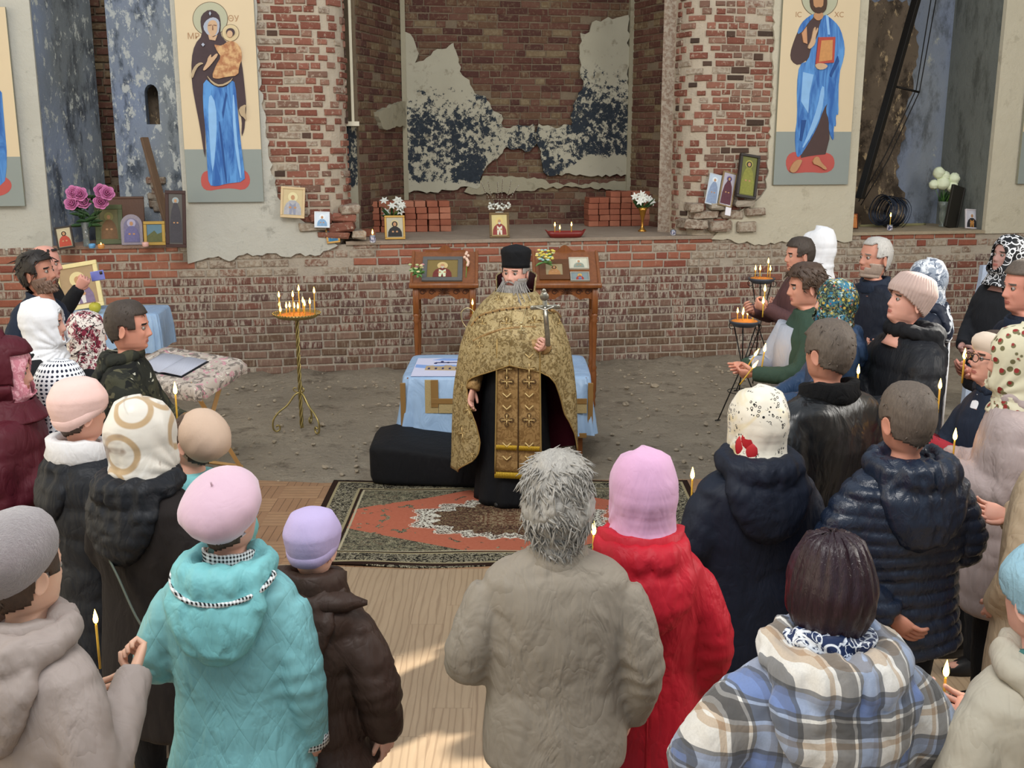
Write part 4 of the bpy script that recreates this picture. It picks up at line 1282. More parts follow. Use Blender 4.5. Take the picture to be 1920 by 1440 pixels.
def beard(c, mat, L=.03, n=120, seed=2, wide=.075, top=-.035, name='beard', moust=True, base=.007):
    r = random.Random(seed); parts = []
    # base volume
    th = np.linspace(-1.75, 1.75, 33); rings = []
    for z in np.linspace(-.03, -.118 - L, 14):
        zc = max(z, -.112); o = base + (.006 if z < -.08 and base > .004 else 0) + max(0, (-.112 - z)) * .05
        x, y = hsurf(th, min(zc, -.03) if zc > -.1 else -.098, o)
        k = 1.0 if z > -.112 else max(.12, 1 - ((-.112 - z) / (L + .012)) ** 1.6)
        x = x * (k if z < -.112 else 1); y = (y * (k * .3 + .7) + (-.112 - z) * .42 * (y > 0)) if z < -.112 else y
        rings.append(np.c_[x, y, np.full(33, z)])
    V, F = loft(rings, False, False); V = V + .0035 * vnoise(V, 50, seed, 2)[:, None] * np.array([.5, 1, .3])
    keep = [f[::-1] for f in F if not (abs(V[list(f)].mean(0)[0]) < .024 and V[list(f)].mean(0)[2] > -.078) and not (abs(V[list(f)].mean(0)[0]) < .048 and V[list(f)].mean(0)[2] > -.055)]
    V, F, _ = compact(V, keep); parts.append(solid(V, F, .006))
    for i in range(n):
        t = r.uniform(-1.5, 1.5); z = r.uniform(-.045, -.112)
        if abs(math.sin(t) * .06) < .026 and z > -.078: continue
        x, y = hsurf(np.array([t]), max(z, -.1), .008); x = float(x[0]); y = float(y[0])
        l = L * r.uniform(.6, 1.3) + .01
        p = Vector((x, y, z)); d = Vector((x * 2 + r.uniform(-.3, .3), .25, -1)).normalized(); cv = Vector((r.uniform(-1, 1), r.uniform(-.5, .5), 0)) * l * .25
        parts.append(tube([p, p + d * l * .4 + cv * .3, p + d * l * .8 + cv, p + d * l + cv * .4], [.004, .004, .0028, .0006], 5))
    if moust:
        for s in (-1, 1):
            parts.append(tube([(s * .002, .102, -.052), (s * .014, .101, -.054), (s * .026, .092, -.062), (s * .033, .083, -.076)], [.005, .0062, .005, .002], 7))
    return hchild(c, name, merge(*parts), mat)
def hood_up(c, mat, size=1.0, name='hood'):
    def off(th, z):
        back = np.clip(-np.cos(th), 0, 1)
        return (.030 + .03 * back + (.02 if z < -.05 else 0)) * size + max(0, -.12 - z) * .6
    zs = np.concatenate([[.127, .1255, .121, .113, .102, .09, .078], np.arange(.066, -.22, -.009)])
    def disp(V):
        V = V.copy(); f = .006 * vnoise(V, 10, 3, 3); r = np.hypot(V[:, 0], V[:, 1]) + 1e-6
        V[:, 0] += V[:, 0] / r * f; V[:, 1] += V[:, 1] / r * f; return V
    V, F, uv = shell(off, lambda x, y, z: not (y > .035 and z > -.12 and z < .10), 72, zs, disp=disp)
    V, F, uv = compact(V, F, uv)
    return hchild(c, name, (V, F), mat, None, uv, True, .014)
def glasses(c, mat):
    P = []
    for s in (-1, 1):
        ring = [(s * .031 + .024 * math.cos(a), .105 - .10 * abs(s * .031 + .024 * math.cos(a)) ** 1.3, .0 + .018 * math.sin(a)) for a in np.linspace(0, 2 * PI, 17)]
        P.append(tube(ring, .0022, 5))
        P.append(tube([(s * .054, .099, .004), (s * .078, .06, .006), (s * .083, -.005, .002)], .0022, 5))
    P.append(tube([(-.008, .104, .004), (0, .106, .007), (.008, .104, .004)], .002, 5))
    return hchild(c, 'glasses', merge(*P), mat)
def wpos(c, v):      # person-local -> world
    rt = c['root']; return Matrix.Translation(rt.location) @ Matrix.Rotation(rt.rotation_euler.z, 4, 'Z') @ Vector(v)
WAX = Mt('beeswax', '#c9a13c', .45); WAX.b.inputs['Subsurface Weight'].default_value = .2
FLM = Mt('candle_flame', '#000000', 1.0, 0, 0); FLM.b.inputs['Emission Color'].default_value = srgb('#ffb84a'); FLM.b.inputs['Emission Strength'].default_value = 22
WICK = plain('wick', '#2a201a', .9)
FL_ME = mkmesh('flame', *lathe([(.001, 0), (.005, .003), (.0076, .008), (.0085, .014), (.0078, .021), (.006, .029), (.0035, .038), (.0015, .045), (.0003, .049)], 10), FLM.m)
CN = [0]
def candle(px, py, Y=None, L=.16, label='thin yellow wax candle', group=None, loc=None, lean=(0, 0), r=.0035, parent=None, name='candle', fs=1.0):
    """top (wick) of the candle at pixel px,py at distance Y, or loc"""
    p = Vector(loc) if loc is not None else at_y(px, py, Y)
    o = ob(name, lathe([(r, -L), (r * 1.02, -L * .5), (r, -.003), (r * .5, 0)], 8), WAX.m, parent)
    o.location = p; o.rotation_euler = (R(lean[0]), R(lean[1]), 0)
    if parent is None: props(o, label, 'candle', group)
    if parent is None or True:
        w = None
        f = link('flame', FL_ME, o if parent is None else parent, (0, 0, .002) if parent is None else p + Vector((0, 0, .002)))
        f.scale = (fs * 1.1, fs * 1.1, fs * 1.15)
    return o
# ---- cloth patterns
def splotch(name, base, layers, rough=.6, sheen=0, bump=.2, spec=.3):
    """layers: (kind, scale, lo, hi, colour, offset)"""
    m = Mt(name, base, rough, 0, spec); co = m.coord('Object')
    c = srgb(base)
    for (kind, sc, lo, hi, col, off) in layers:
        q = m.coord('Object', (1, 1, 1), (off, off * .7, off * 1.3))
        if kind == 'n': f = m.ramp(m.noise(q, sc, 3, .6, 1.0), [(lo, 0.0), (hi, 1.0)])
        elif kind == 'v': f = m.ramp(m.vor(q, sc), [(lo, 1.0), (hi, 0.0)])
        elif kind == 'ring': f = m.ramp(m.math('ABSOLUTE', m.math('SUBTRACT', m.vor(q, sc, rnd=.6), (lo + hi) / 2)), [((hi - lo) / 2 * .6, 1.0), ((hi - lo) / 2, 0.0)])
        elif kind == 'line': f = m.ramp(m.math('ABSOLUTE', m.math('SUBTRACT', m.noise(q, sc, 2, .5, 1.5), .5)), [(lo, 1.0), (hi, 0.0)])
        elif kind == 'region':   # only where broad noise says so
            f = m.math('MULTIPLY', m.ramp(m.vor(q, sc, rnd=.7), [(lo, 0.0), (lo + .03, 1.0), (hi, 1.0), (hi + .03, 0.0)]), m.ramp(m.noise(q, 9, 2), [(.5, 0.0), (.53, 1.0)]))
        c = m.mix(f, c, col)
    m.color(c)
    m.bump(m.noise(co, 24, 3, .5, .8), bump, .008)
    if sheen: m.b.inputs['Sheen Weight'].default_value = sheen
    return m.m
POLKA = Mt('white_cloth_with_dark_dots', '#e6e8ec', .7)
_u = POLKA.n('ShaderNodeTexCoord').outputs['UV']
POLKA.color(POLKA.mix(POLKA.math('LESS_THAN', POLKA.vor(_u, 52, rnd=0.0, dim='2D'), .29), '#e9ebef', '#131a33'))
GING = Mt('black_and_white_gingham', '#dddddd', .8); _x = GING.sep(GING.coord())
_a = GING.math('LESS_THAN', GING.math('FRACT', GING.math('MULTIPLY', GING.math('ADD', _x[0], GING.math('MULTIPLY', _x[1], .8)), 75)), .5)
_b = GING.math('LESS_THAN', GING.math('FRACT', GING.math('MULTIPLY', _x[2], 75)), .5)
GING.color(GING.mix(GING.math('MULTIPLY', _a, _b), GING.mix(GING.math('MULTIPLY', GING.math('MAXIMUM', _a, _b), .45), '#e3e6e6', '#5c6468'), '#0c0f12'))
def plaid_mat():
    m = Mt('brushed_blue_brown_plaid', rough=.9, spec=.15); x, y, z = m.sep(m.coord('Object'))
    w = m.noise(m.coord(), 6, 2); jx = m.math('ADD', m.math('ADD', x, m.math('MULTIPLY', y, .35)), m.math('MULTIPLY', m.math('SUBTRACT', w, .5), .03)); jz = m.math('ADD', z, m.math('MULTIPLY', m.math('SUBTRACT', w, .5), .03))
    st = [(0, '#ebe8e2'), (.16, '#c4a988'), (.24, '#eeebe6'), (.29, '#3f3833'), (.45, '#4c443e'), (.50, '#f0eee9'), (.54, '#2a3346'), (.59, '#7d9bcd'), (.76, '#5f78a6'), (.84, '#232a3a'), (.90, '#eae7e2')]
    fx = m.math('FRACT', m.math('MULTIPLY', jx, 1 / .185)); fz = m.math('FRACT', m.math('MULTIPLY', m.math('ADD', jz, 5.05), 1 / .20))
    a = m.ramp(fx, st, True); b = m.ramp(fz, st, True)
    c = m.mix(.5, a, b); hi = m.mix(1.0, a, b, 'MULTIPLY')
    c = m.mix(.62, c, hi)
    tw = m.wave(m.comb(m.math('ADD', x, z), 0.0, 0.0), 150, 0)
    c = m.mix(m.math('MULTIPLY', m.noise(m.coord(), 220, 2), .3), c, '#2e2a28'); c = m.mix(m.math('MULTIPLY', tw, .15), c, '#ffffff')
    m.color(c); m.bump(m.noise(m.coord('Object', (1, 1, .5)), 9, 3, .5, 1), .5, .03); m.b.inputs['Sheen Weight'].default_value = .3
    return m.m
PLAID = plaid_mat()
CAMO = splotch('dark_camouflage_cloth', '#24261f', [('n', 7, .50, .54, '#3a3a2b', 0), ('n', 9, .55, .58, '#101210', 3), ('n', 13, .66, .68, '#b9b7a6', 7), ('n', 12, .62, .64, '#55523e', 5)], .8)
SC_BURG = splotch('burgundy_leaf_scarf', '#d9cfc8', [('n', 16, .47, .53, '#7c2238', 0), ('line', 14, .02, .035, '#2b1418', 2), ('line', 24, .01, .03, '#efe7df', 5)], .6)
SC_CREAM = splotch('cream_satin_scarf_with_tan_rings', '#d9d3c8', [('ring', 6, .30, .46, '#b79c78', 1.2), ('n', 5, .62, .68, '#8b7768', 4), ('n', 7, .60, .72, '#f0ece4', 9)], .35, .3)
SC_RED = splotch('cream_scarf_with_black_rings_and_red_bloom', '#e3dccb', [('n', 4.5, .50, .62, '#dcc890', 0.3), ('region', 62, .20, .36, '#1c1818', 2.1)], .35, .3)
SC_FLOR = splotch('dark_teal_floral_shawl', '#20302f', [('n', 22, .52, .56, '#2b6f8e', 0), ('v', 30, .22, .30, '#c9a94a', 2), ('v', 34, .16, .22, '#b4483f', 5), ('n', 30, .60, .63, '#b9c9c6', 8), ('line', 22, .01, .03, '#7f8c5a', 4)], .6)
SC_SILV = splotch('silver_blue_scarf', '#8d97a6', [('n', 14, .50, .55, '#d8dde4', 0), ('line', 13, .02, .04, '#535f73', 3)], .35, .4)
SC_BW = splotch('black_scarf_with_white_scrolls', '#15161a', [('ring', 17, .26, .36, '#e4e4e6', 0), ('ring', 13, .42, .50, '#dfe0e2', 2), ('line', 11, .008, .02, '#d4d4d8', 1)], .5)
SC_ROSE = splotch('cream_scarf_with_small_red_roses', '#d3ccb0', [('v', 27, .34, .38, '#6e6848', 0.004), ('v', 27, .24, .29, '#8e2f2c', 0)], .6)
SC_BLUE = splotch('navy_scarf_with_white_scrolls', '#1f2f55', [('ring', 14, .30, .40, '#e8ecf2', 0), ('line', 12, .012, .028, '#e6eaf0', 3), ('line', 15, .01, .025, '#dfe6f0', 9)], .5)
WHITE_CL = fabric('white_cotton', '#e3e4e8', .04, .25, rough=.75)
WHITE_GR = fabric('white_quilt_lining', '#d6d4d4', .05, .4)
PINKC = fabric('pink_cotton', '#d3a4c4', .05, .25, 4, 18, .65, sheen=.2)
BLACKC = fabric('black_wool', '#15161a', .2, .3)
BLACKP = fabric('black_puffer_cloth', '#1b1d22', .15, .45, rough=.55)
NAVYC = fabric('navy_cloth', '#1b2536', .15, .35, rough=.7)
NAVY2 = fabric('dark_navy_cloth', '#171d2b', .15, .35, rough=.6)
KHAKI = fabric('khaki_windcheater', '#8c8376', .07, .5, 4, 20, .7)
TURQ = fabric('turquoise_quilted_cloth', '#7ab3b8', .07, .45, 4, 22, .55, quilt='diamond')
TURQP = fabric('turquoise_cloth', '#79bbbf', .07, .45, 4, 22, .55)
REDC = fabric('red_puffer_cloth', '#b81f2f', .08, .45, 4, 20, .55)
BURG = fabric('burgundy_puffer_cloth', '#4d1420', .12, .5, 4, 20, .6)
BROWN = fabric('dark_brown_puffer_cloth', '#3c2d26', .12, .45, 4, 22, .55)
BLKBRN = fabric('black_brown_fleece', '#1f1a19', .15, .3, 4, 22, .85)
BEIGE = fabric('greige_coat_cloth', '#9d918b', .06, .35, 4, 20, .7)
CREAMJ = fabric('light_beige_jacket_cloth', '#b3ab9a', .06, .4, 4, 18, .75)
MAUVE = fabric('pale_mauve_puffer_cloth', '#ab9b98', .07, .45, 4, 20, .6)
QBEIGE = fabric('beige_quilted_cloth', '#a8957c', .07, .4, 4, 20, .6, quilt='diamond')
MAROON = fabric('maroon_brown_cloth', '#553b3c', .1, .45)
GREENC = fabric('dark_green_jacket_cloth', '#33473b', .1, .4)
GREYH = fabric('light_grey_fleece', '#a7abb6', .06, .4)
BLUEJ = fabric('steel_blue_jacket_cloth', '#2e4360', .1, .45, 4, 20, .5)
CHAR = fabric('charcoal_jersey', '#26272b', .1, .3)
LEATH = Mt('black_leather', '#111214', .34, 0, .6); LEATH.bump(LEATH.noise(LEATH.coord('Object', (1, 1, .6)), 8, 3, .5, 1.0), .5, .03); LEATH.bump(LEATH.noise(LEATH.coord(), 60, 3), .15, .004)
FUR = fabric('black_fur_collar', '#0e0e10', .3, .9, 30, 120, .95)
NYLON = Mt('navy_quilted_nylon', '#182234', .33, 0, .5); NYLON.bump(NYLON.noise(NYLON.coord('Object', (1, 1, .5)), 26, 4, .6, .8), .6, .012)
PINKHAT = fabric('pale_pink_knit', '#e6c3bb', .04, .15, 6, 90, .8, weave=.3)
LILAC = fabric('lilac_knit', '#b7a9d0', .04, .15, 6, 90, .8, weave=.3)
ROSEF = fabric('pale_rose_felt', '#cdadbc', .05, .15, 6, 40, .9, sheen=.4)
MOHAIR = Mt('grey_mauve_mohair', '#8f8285', .95, 0, .1); _n = MOHAIR.noise(MOHAIR.coord(), 95, 5, .8); MOHAIR.color(MOHAIR.mix(_n, '#7a6c6e', '#b0a4a5')); MOHAIR.bump(_n, 1, .012); MOHAIR.b.inputs['Sheen Weight'].default_value = .8
BEIGEH = fabric('beige_knit', '#c3aa96', .05, .15, 6, 90, .85, weave=.3)
RIBH = fabric('taupe_rib_knit', '#b7a098', .05, .15, 6, 90, .85, weave=.3)
BLUEH = fabric('pale_blue_openwork_knit', '#8fb3c2', .08, .9, 12, 40, .85, weave=.4)
CREAMB = fabric('cream_beret_felt', '#d8c6b4', .04, .15, 6, 50, .85)
H_DARK = hairmat('very_dark_hair', '#15110f', '#2b221d')
H_BROWN = hairmat('brown_hair', '#2c2019', '#5a4536')
H_GREY = hairmat('silver_grey_hair', '#5f5b56', '#c9c4bb', .4)
H_WHITE = hairmat('short_white_hair', '#8f8b86', '#cfccc7')
H_SHORT = hairmat('cropped_brown_hair', '#2b231f', '#4c4138', .6)
H_SHORT2 = hairmat('cropped_greying_hair', '#3b332e', '#75685c', .6)
H_PLUM = hairmat('dark_plum_hair', '#120a0c', '#38202a', .28)
H_BEARD = hairmat('grey_beard_hair', '#4e4844', '#b9b4ae', .5)

FRONTARMS = {'L': ((-.25, .00, -.29), (-.09, .25, -.27)), 'R': ((.25, .00, -.29), (.09, .25, -.27))}
def front(a=.0, b=.0): return {'L': ((-.25, .00 + a, -.29), (-.06, .26 + a, -.24 + b)), 'R': ((.25, .00 + a, -.29), (.06, .26 + a, -.24 + b))}

# ================================================================== left side
c = person('bald', 84, 458, 8.1, -85, 'balding man in black jacket raising a phone behind the bearded man', 1.08, .01, tone='#c98d7c', arms={'R': ((.24, .10, -.20), (.25, .32, .08)), 'L': ((-.25, 0, -.3), (-.1, .25, -.25))}, handpose=('relaxed', 'grip'), brow='#2c2420')
hair(c, H_DARK, 'short', .007, 3, bald=1.0, recede=.02); coat(c, BLACKC, .75)
c = person('beardman', 68, 470, 7.3, -108, 'dark-haired man with greying beard in navy jacket at the left edge', 1.15, .012, tone='#a8705a', head=(10, -14, 0), arms=front(), age=.9, brow='#1c1613')
hair(c, H_DARK, 'short', .014, 4, tuft=160, tl=.045); beard(c, hairmat('stubbly_grey_beard', '#4a3c34', '#9a7c6b'), .006, 50, base=.0015); coat(c, NAVYC, .75, 1.1); collar(c, NAVYC, .07, .055)
c = person('whitescarf', 82, 562, 5.9, -82, 'older woman in white headscarf and black jacket beside the patterned burgundy scarf', 1.0, .016, fem=True, tone='#cb9583', arms=front(), head=(0, -5, 0))
headscarf(c, WHITE_CL, True, open_t=.082, open_w=.066, point=.012, seed=2, fold=.007); coat(c, BLACKC, .8, 1.05); hoodback(c, BLACKC, .85)
hair(c, H_WHITE, 'short', .003, 1, recede=-.005)
c = person('burgscarf', 163, 584, 6.4, -60, 'woman in white and burgundy leaf-patterned headscarf, black coat', 1.0, .016, fem=True, tone='#c98f7a', arms=front(), bw=.95)
headscarf(c, SC_BURG, True, seed=3); coat(c, BLACKC, .8)
c = person('camo', 238, 562, 5.5, -84, 'man with cropped dark hair in splashed camouflage jacket at the book stand', 1.08, .008, tone='#c8866f', arms={'R': ((.24, .12, -.30), (.12, .36, -.36)), 'L': ((-.24, .12, -.30), (-.12, .36, -.36))}, brow='#2b211c')
hair(c, H_SHORT, 'short', .006, 5, nape=-.075); coat(c, CAMO, .8, 1.12, .004, wr=.010); hoodback(c, CAMO, .85)
c = person('burg_hood', 8, 628, 4.7, -78, 'person in burgundy hooded puffer jacket over pink scarf at the left edge', 1.0, .045, fem=True, tone='#c8907d', arms=front(), bw=1.1)
headscarf(c, splotch('pink_knitted_edge_scarf', '#c9808f', [('n', 60, .5, .55, '#e0a9b3', 0)]), False, open_w=.062); hood_up(c, BURG); coat(c, BURG, 1.0, 1.15, .02, quilt=(.16, .010))
c = person('polka', 116, 675, 5.0, -55, 'woman in white headscarf with black polka dots', 1.0, .016, fem=True, tone='#c98f7a', arms=front(), bw=.95)
headscarf(c, POLKA.m, True, seed=4, puffb=.022); coat(c, BLACKC, .85)
c = person('pinkhat', 146, 711, 4.3, -42, 'woman in pale pink knitted hat and black puffer with white hood lining', 1.02, .014, fem=True, tone='#d49a83', arms=front(), bw=1.05)
beanie(c, PINKHAT, low_f=.035, low_b=-.055, puff=.012, tall=.006, band=True, seed=2); hair(c, H_BROWN, 'short', .004, 1); coat(c, BLACKP, .95, 1.08, .014, quilt=(.13, .007)); collar(c, WHITE_GR, .082, .075, 'white_collar', .022, 0, .03); hoodback(c, BLACKP, .9, z=-.04)
c = person('creamscarf', 268, 747, 3.95, -30, 'woman in cream satin headscarf with tan rings, black fleece jacket and grey-green shoulder strap', 1.08, .016, fem=True, tone='#cb9482', arms=front(), bw=1.08, head=(-12, 0, 0))
headscarf(c, SC_CREAM, True, seed=5, puffb=.024, point=.006, fold=.006); coat(c, BLKBRN, .95, 1.1, .01); hoodback(c, BLACKP, 1.15, quilt=(.05, .005))
sh = c['sh']; st = [(.13, -.115, sh + .015), (.06, -.165, sh - .12), (-.03, -.172, sh - .26), (-.10, -.165, sh - .40), (-.15, -.14, sh - .5)]
st = [(-a, b - .012, z) for a, b, z in st]
ob('shoulder_strap', tube(spline(st, 6), .019, 8, True, .25), plain('grey_green_webbing', '#5b655e', .7), c['root'])
c = person('beigeberet', 358, 766, 4.35, 62, 'person in beige puffy beret and turquoise jacket below the book stand', .95, .02, fem=True, tone='#cf9882', arms=front(), bw=.8, head=(0, -8, 0))
beret(c, BEIGEH, r=.90, tilt=(42, 0), h=.16, low=-.01, nub=False); hair(c, H_BROWN, 'short', .005, 1, nape=-.095); coat(c, TURQP, .62); glasses(c, plain('dark_red_glasses', '#3b1518', .3))
c = person('turq', 425, 877, 3.2, -8, 'woman in rose beret and turquoise jacket edged with black gingham', 1.0, .028, fem=True, tone='#c9957f', arms={'L': ((-.27, -.02, -.29), (-.13, .22, -.30)), 'R': ((.235, -.03, -.30), (.235, .03, -.545))}, bw=1.06, head=(-18, 0, 0), handpose=('relaxed', 'relaxed'))
beret(c, ROSEF, r=1.0, tilt=(30, 6), h=.135, low=-.004, seed=1); hair(c, H_BROWN, 'short', .006, 2, nape=-.095)
coat(c, TURQ, .66, 1.05, .006, wr=.008, voxel=.012, flare=.03, trim=GING.m); hoodback(c, TURQP, 1.15); collar(c, GING.m, .075, .065, 'gingham_collar', .008)
sh = c['sh']; S_ = c['S']
rim = [(.165 * math.sin(a), -.05 - .135 * math.cos(a) * (1 if math.cos(a) > 0 else .3), sh + .062 - .055 * max(0, math.cos(a))) for a in np.linspace(-2.2, 2.2, 25)]
ob('gingham_piping', tube(rim, .008, 8), GING.m, c['root'])
b = c['bw'] * 1.05; ob('gingham_hem', loft([ell(.185 * b + .040, .173, sh - .655, 40, 0, 0, 2.3), ell(.185 * b + .044, .177, sh - .645, 40, 0, 0, 2.3), ell(.185 * b + .040, .173, sh - .630, 40, 0, 0, 2.3)], False), GING.m, c['root'])
c = person('mohair', 36, 963, 2.72, -32, 'woman in fluffy grey-mauve beret and greige coat at the bottom left corner', 1.06, .03, fem=True, tone='#d3a48a', arms={'L': ((-.27, 0, -.29), (-.10, .20, -.26)), 'R': ((.27, .0, -.29), (.12, .25, -.13))}, bw=1.14, handpose=('relaxed', 'grip'), head=(0, 0, 0))
beret(c, MOHAIR.m, r=.98, tilt=(26, -6), h=.14, low=.004, seed=3, nub=False); hair(c, H_BROWN, 'short', .006, 2, nape=-.09); coat(c, BEIGE, .98, 1.1, .006, wr=.007, voxel=.012, flare=.05); hoodback(c, BEIGE, 1.25, wr=.004); collar(c, BEIGE, .085, .07, 'collar', .02, 0, .02)
sh = c['sh']
ob('back_belt', loft([ell(.190 * c['bw'] * 1.1 + .010, .166, sh - .405 + a, 48, 0, .01, 2.3) for a in (-.024, -.022, .022, .024)], False), BEIGE, c['root'])
ob('belt_badge', tube([(-.05, -.168, sh - .405), (-.02, -.170, sh - .405)], .011, 4), plain('dark_badge', '#1d1d20', .4), c['root'])
c = person('child', 585, 958, 3.5, -14, 'child in lilac knitted hat and dark brown puffer jacket with wide collar', .92, .016, tone='#d8a48c', arms={'L': ((-.20, -.02, -.25), (-.16, .06, -.42)), 'R': ((.235, -.03, -.25), (.245, .02, -.48))}, bw=.82, fem=True)
beanie(c, LILAC, low_f=.035, low_b=-.045, puff=.014, tall=.010, seed=6); coat(c, BROWN, .60, 1.05, .022, wr=.008, voxel=.013, quilt=(.14, .009), flare=.04); hoodback(c, BROWN, 1.0, wr=.006)
sh = c['sh']; v, f = tube([(-.16, -.06, sh + .03), (-.06, -.075, sh + .045), (.06, -.075, sh + .05), (.15, -.055, sh + .05), (.215, -.03, sh + .045)], [.03, .045, .045, .032, .008], 12, True, 1.3)
ob('wide_collar', (v, f), BROWN, c['root'])
collar(c, BROWN, .070, .075, 'collar', .03, .015, .02)

# ================================================================== centre
c = person('greyman', 1046, 842, 3.0, 0, 'man with shaggy silver-grey hair in khaki jacket seen from behind', 1.04, .018, tone='#cf9a86', arms={'L': ((-.275, -.02, -.29), (-.13, .20, -.33)), 'R': ((.262, -.03, -.29), (.235, .05, -.50))}, bw=1.08, legs='#1a2036', handpose=('relaxed', 'hold'))
hair(c, H_GREY, 'shaggy', .008, 8, tuft=2200, tl=.036, nape=-.145); coat(c, KHAKI, .62, 1.03, .0, wr=.007, voxel=.011, flare=.0, sleeve=(.080, .066, .052), neck=.075); collar(c, KHAKI, .068, .035, 'collar', .006, -.01, .016)
c = person('redcoat', 1203, 845, 3.3, 6, 'woman in pink headscarf and long red puffer coat', 1.0, .022, fem=True, tone='#d0937d', arms={'L': ((-.25, .0, -.29), (-.08, .24, -.25)), 'R': ((.25, -.03, -.29), (.21, .05, -.52))}, bw=1.0, head=(8, 0, 0))
headscarf(c, PINKC, False, seed=6, puffb=.030, point=.016, fold=.004); coat(c, REDC, 1.02, 1.05, .012, wr=.006, voxel=.013, flare=.03); hoodback(c, REDC, 1.12, wr=.004); collar(c, REDC, .100, .075, 'standing_collar', .030, -.005, .01)
ob('back_seam', tube([(.0, -.152, c['sh'] - .16), (0, -.16, c['sh'] - .4), (0, -.175, c['sh'] - .8)], .004, 5), REDC, c['root'])

# ================================================================== right side
c = person('redscarf', 1420, 728, 4.0, 14, 'woman in cream headscarf with black rings and a red flower, navy hooded coat', 1.0, .018, fem=True, tone='#cf9580', arms=front(), bw=1.12, head=(6, 0, 0))
headscarf(c, SC_RED, False, seed=7, puffb=.026, point=.012); coat(c, NAVY2, 1.0, 1.1, .012, wr=.006, voxel=.013); hoodback(c, NAVY2, 1.25, wr=.003, z=.02); collar(c, WHITE_CL, .074, .05, 'white_scarf_end', .006)
hm = c['hm']
for k, (x, y, z, s) in enumerate(((-.080, -.082, -.030, .040), (-.092, -.058, -.065, .036), (-.074, -.098, -.078, .032))):
    v, f = uvsphere(1, 14, 6, (s * .30, s * .8, s * 1.3)); hchild(c, 'red_printed_flower', xf((v, f), Matrix.Translation((x, y, z)) @ Matrix.Rotation(R(35), 4, 'Z')), plain('red_print', '#b02028', .5))
c = person('leather', 1556, 599, 4.6, 32, 'man with cropped brown hair in black leather coat with fur collar', 1.10, .006, tone='#bd8069', arms=front(), bw=1.2)
hair(c, H_SHORT2, 'short', .008, 9, nape=-.075, tuft=160, tl=.018); coat(c, LEATH.m, .95, 1.12, .006, wr=.007, voxel=.013, sleeve=(.095, .080, .055)); collar(c, FUR, .080, .060, 'fur_collar', .022, -.005, .03)
c = person('puffer', 1705, 716, 3.85, 16, 'man with thinning cropped hair in navy channel-quilted puffer jacket', 1.10, .006, tone='#bd7e66', arms={'L': ((-.30, -.02, -.28), (-.12, -.15, -.46)), 'R': ((.28, -.02, -.29), (.12, .22, -.30))}, bw=1.08, legs='#14161c', handpose=('relaxed', 'hold'))
hair(c, H_SHORT2, 'short', .005, 10, nape=-.075, tuft=120, tl=.014); coat(c, NYLON.m, .66, 1.10, .012, wr=.004, voxel=.010, quilt=(.052, .011), smooth=3); hoodback(c, NYLON.m, 1.15, wr=.006); collar(c, NYLON.m, .078, .05, 'collar', .012, -.005, .01)
c = person('plaid', 1562, 998, 2.58, 8, 'woman with dark plum bob in blue and brown plaid hooded jacket', 1.04, .014, fem=True, tone='#c98e78', arms={'L': ((-.33, .02, -.24), (-.16, .26, -.30)), 'R': ((.32, .02, -.25), (.16, .26, -.30))}, bw=1.12)
hair(c, H_PLUM, 'bob', .012, 11); coat(c, PLAID, .70, 1.14, .006, wr=.008, voxel=.011, sleeve=(.10, .085, .065)); hoodback(c, PLAID, 1.35, wr=.006, z=-.01)
sh = c['sh']
sc = []
for k in range(3):
    pts = [(.098 * math.sin(a) * (1 + .06 * k), .004 + .092 * math.cos(a), sh + .10 - .028 * k + .014 * math.sin(2 * a + k) - .02 * math.cos(a)) for a in np.linspace(0, 2 * PI, 25)]
    sc.append(tube(pts, .028, 10))
v, f, nn = remesh(merge(*sc), .010, 2); v = v + nn * (.004 * np.sin(v[:, 2] * 160 + v[:, 0] * 60 + vnoise(v, 14, 3, 2) * 3))[:, None]
ob('neck_scarf', (v, f), SC_BLUE, c['root'])
c = person('bluehat', 1966, 1026, 2.62, 24, 'person in pale blue openwork hat and light beige jacket at the right edge', 1.04, .012, tone='#d09a86', arms={'L': ((-.27, .02, -.28), (-.10, .26, -.22)), 'R': ((.27, 0, -.29), (.10, .25, -.25))}, bw=1.1, fem=True)
beanie(c, BLUEH, low_f=.035, low_b=-.055, puff=.010, band=False, seed=8); hair(c, H_BROWN, 'short', .003, 2, nape=-.07); coat(c, CREAMJ, .8, 1.1, .004, wr=.006, voxel=.012); hoodback(c, CREAMJ, 1.1); collar(c, fabric('teal_scarf_cloth', '#3f6f6b', .1), .078, .06, 'teal_neck_scarf', .014, 0, .01)
c = person('youth_white', 1500, 444, 8.3, 98, 'young man with short dark hair in maroon jacket before the white-scarfed woman', 1.08, .008, tone='#c58a74', arms={'L': ((-.24, .06, -.26), (-.10, .30, -.16)), 'R': ((.24, .1, -.26), (.10, .34, -.20))}, handpose=('hold', 'hold'), brow='#1c1512')
hair(c, H_SHORT, 'short', .008, 12, nape=-.06); coat(c, MAROON, .8, 1.05, .006)
c = person('whitehood', 1528, 431, 9.0, 60, 'woman in white pointed headscarf and navy coat behind the young men', 1.15, .03, fem=True, arms=front(), tone='#c98f7a')
headscarf(c, WHITE_CL, True, seed=8, puffb=.040, point=.030); coat(c, NAVYC, .85); collar(c, NAVYC, .085, .06, 'collar', .012, 0, .02)
c = person('curly', 1512, 493, 6.9, 94, 'young man with tousled brown hair in green jacket over light grey hoodie', 1.12, .014, tone='#c68871', arms={'L': ((-.23, .12, -.28), (-.09, .36, -.31)), 'R': ((.23, .14, -.28), (.06, .38, -.29))}, handpose=('hold', 'flat'), head=(0, 2, 0), brow='#1f1712')
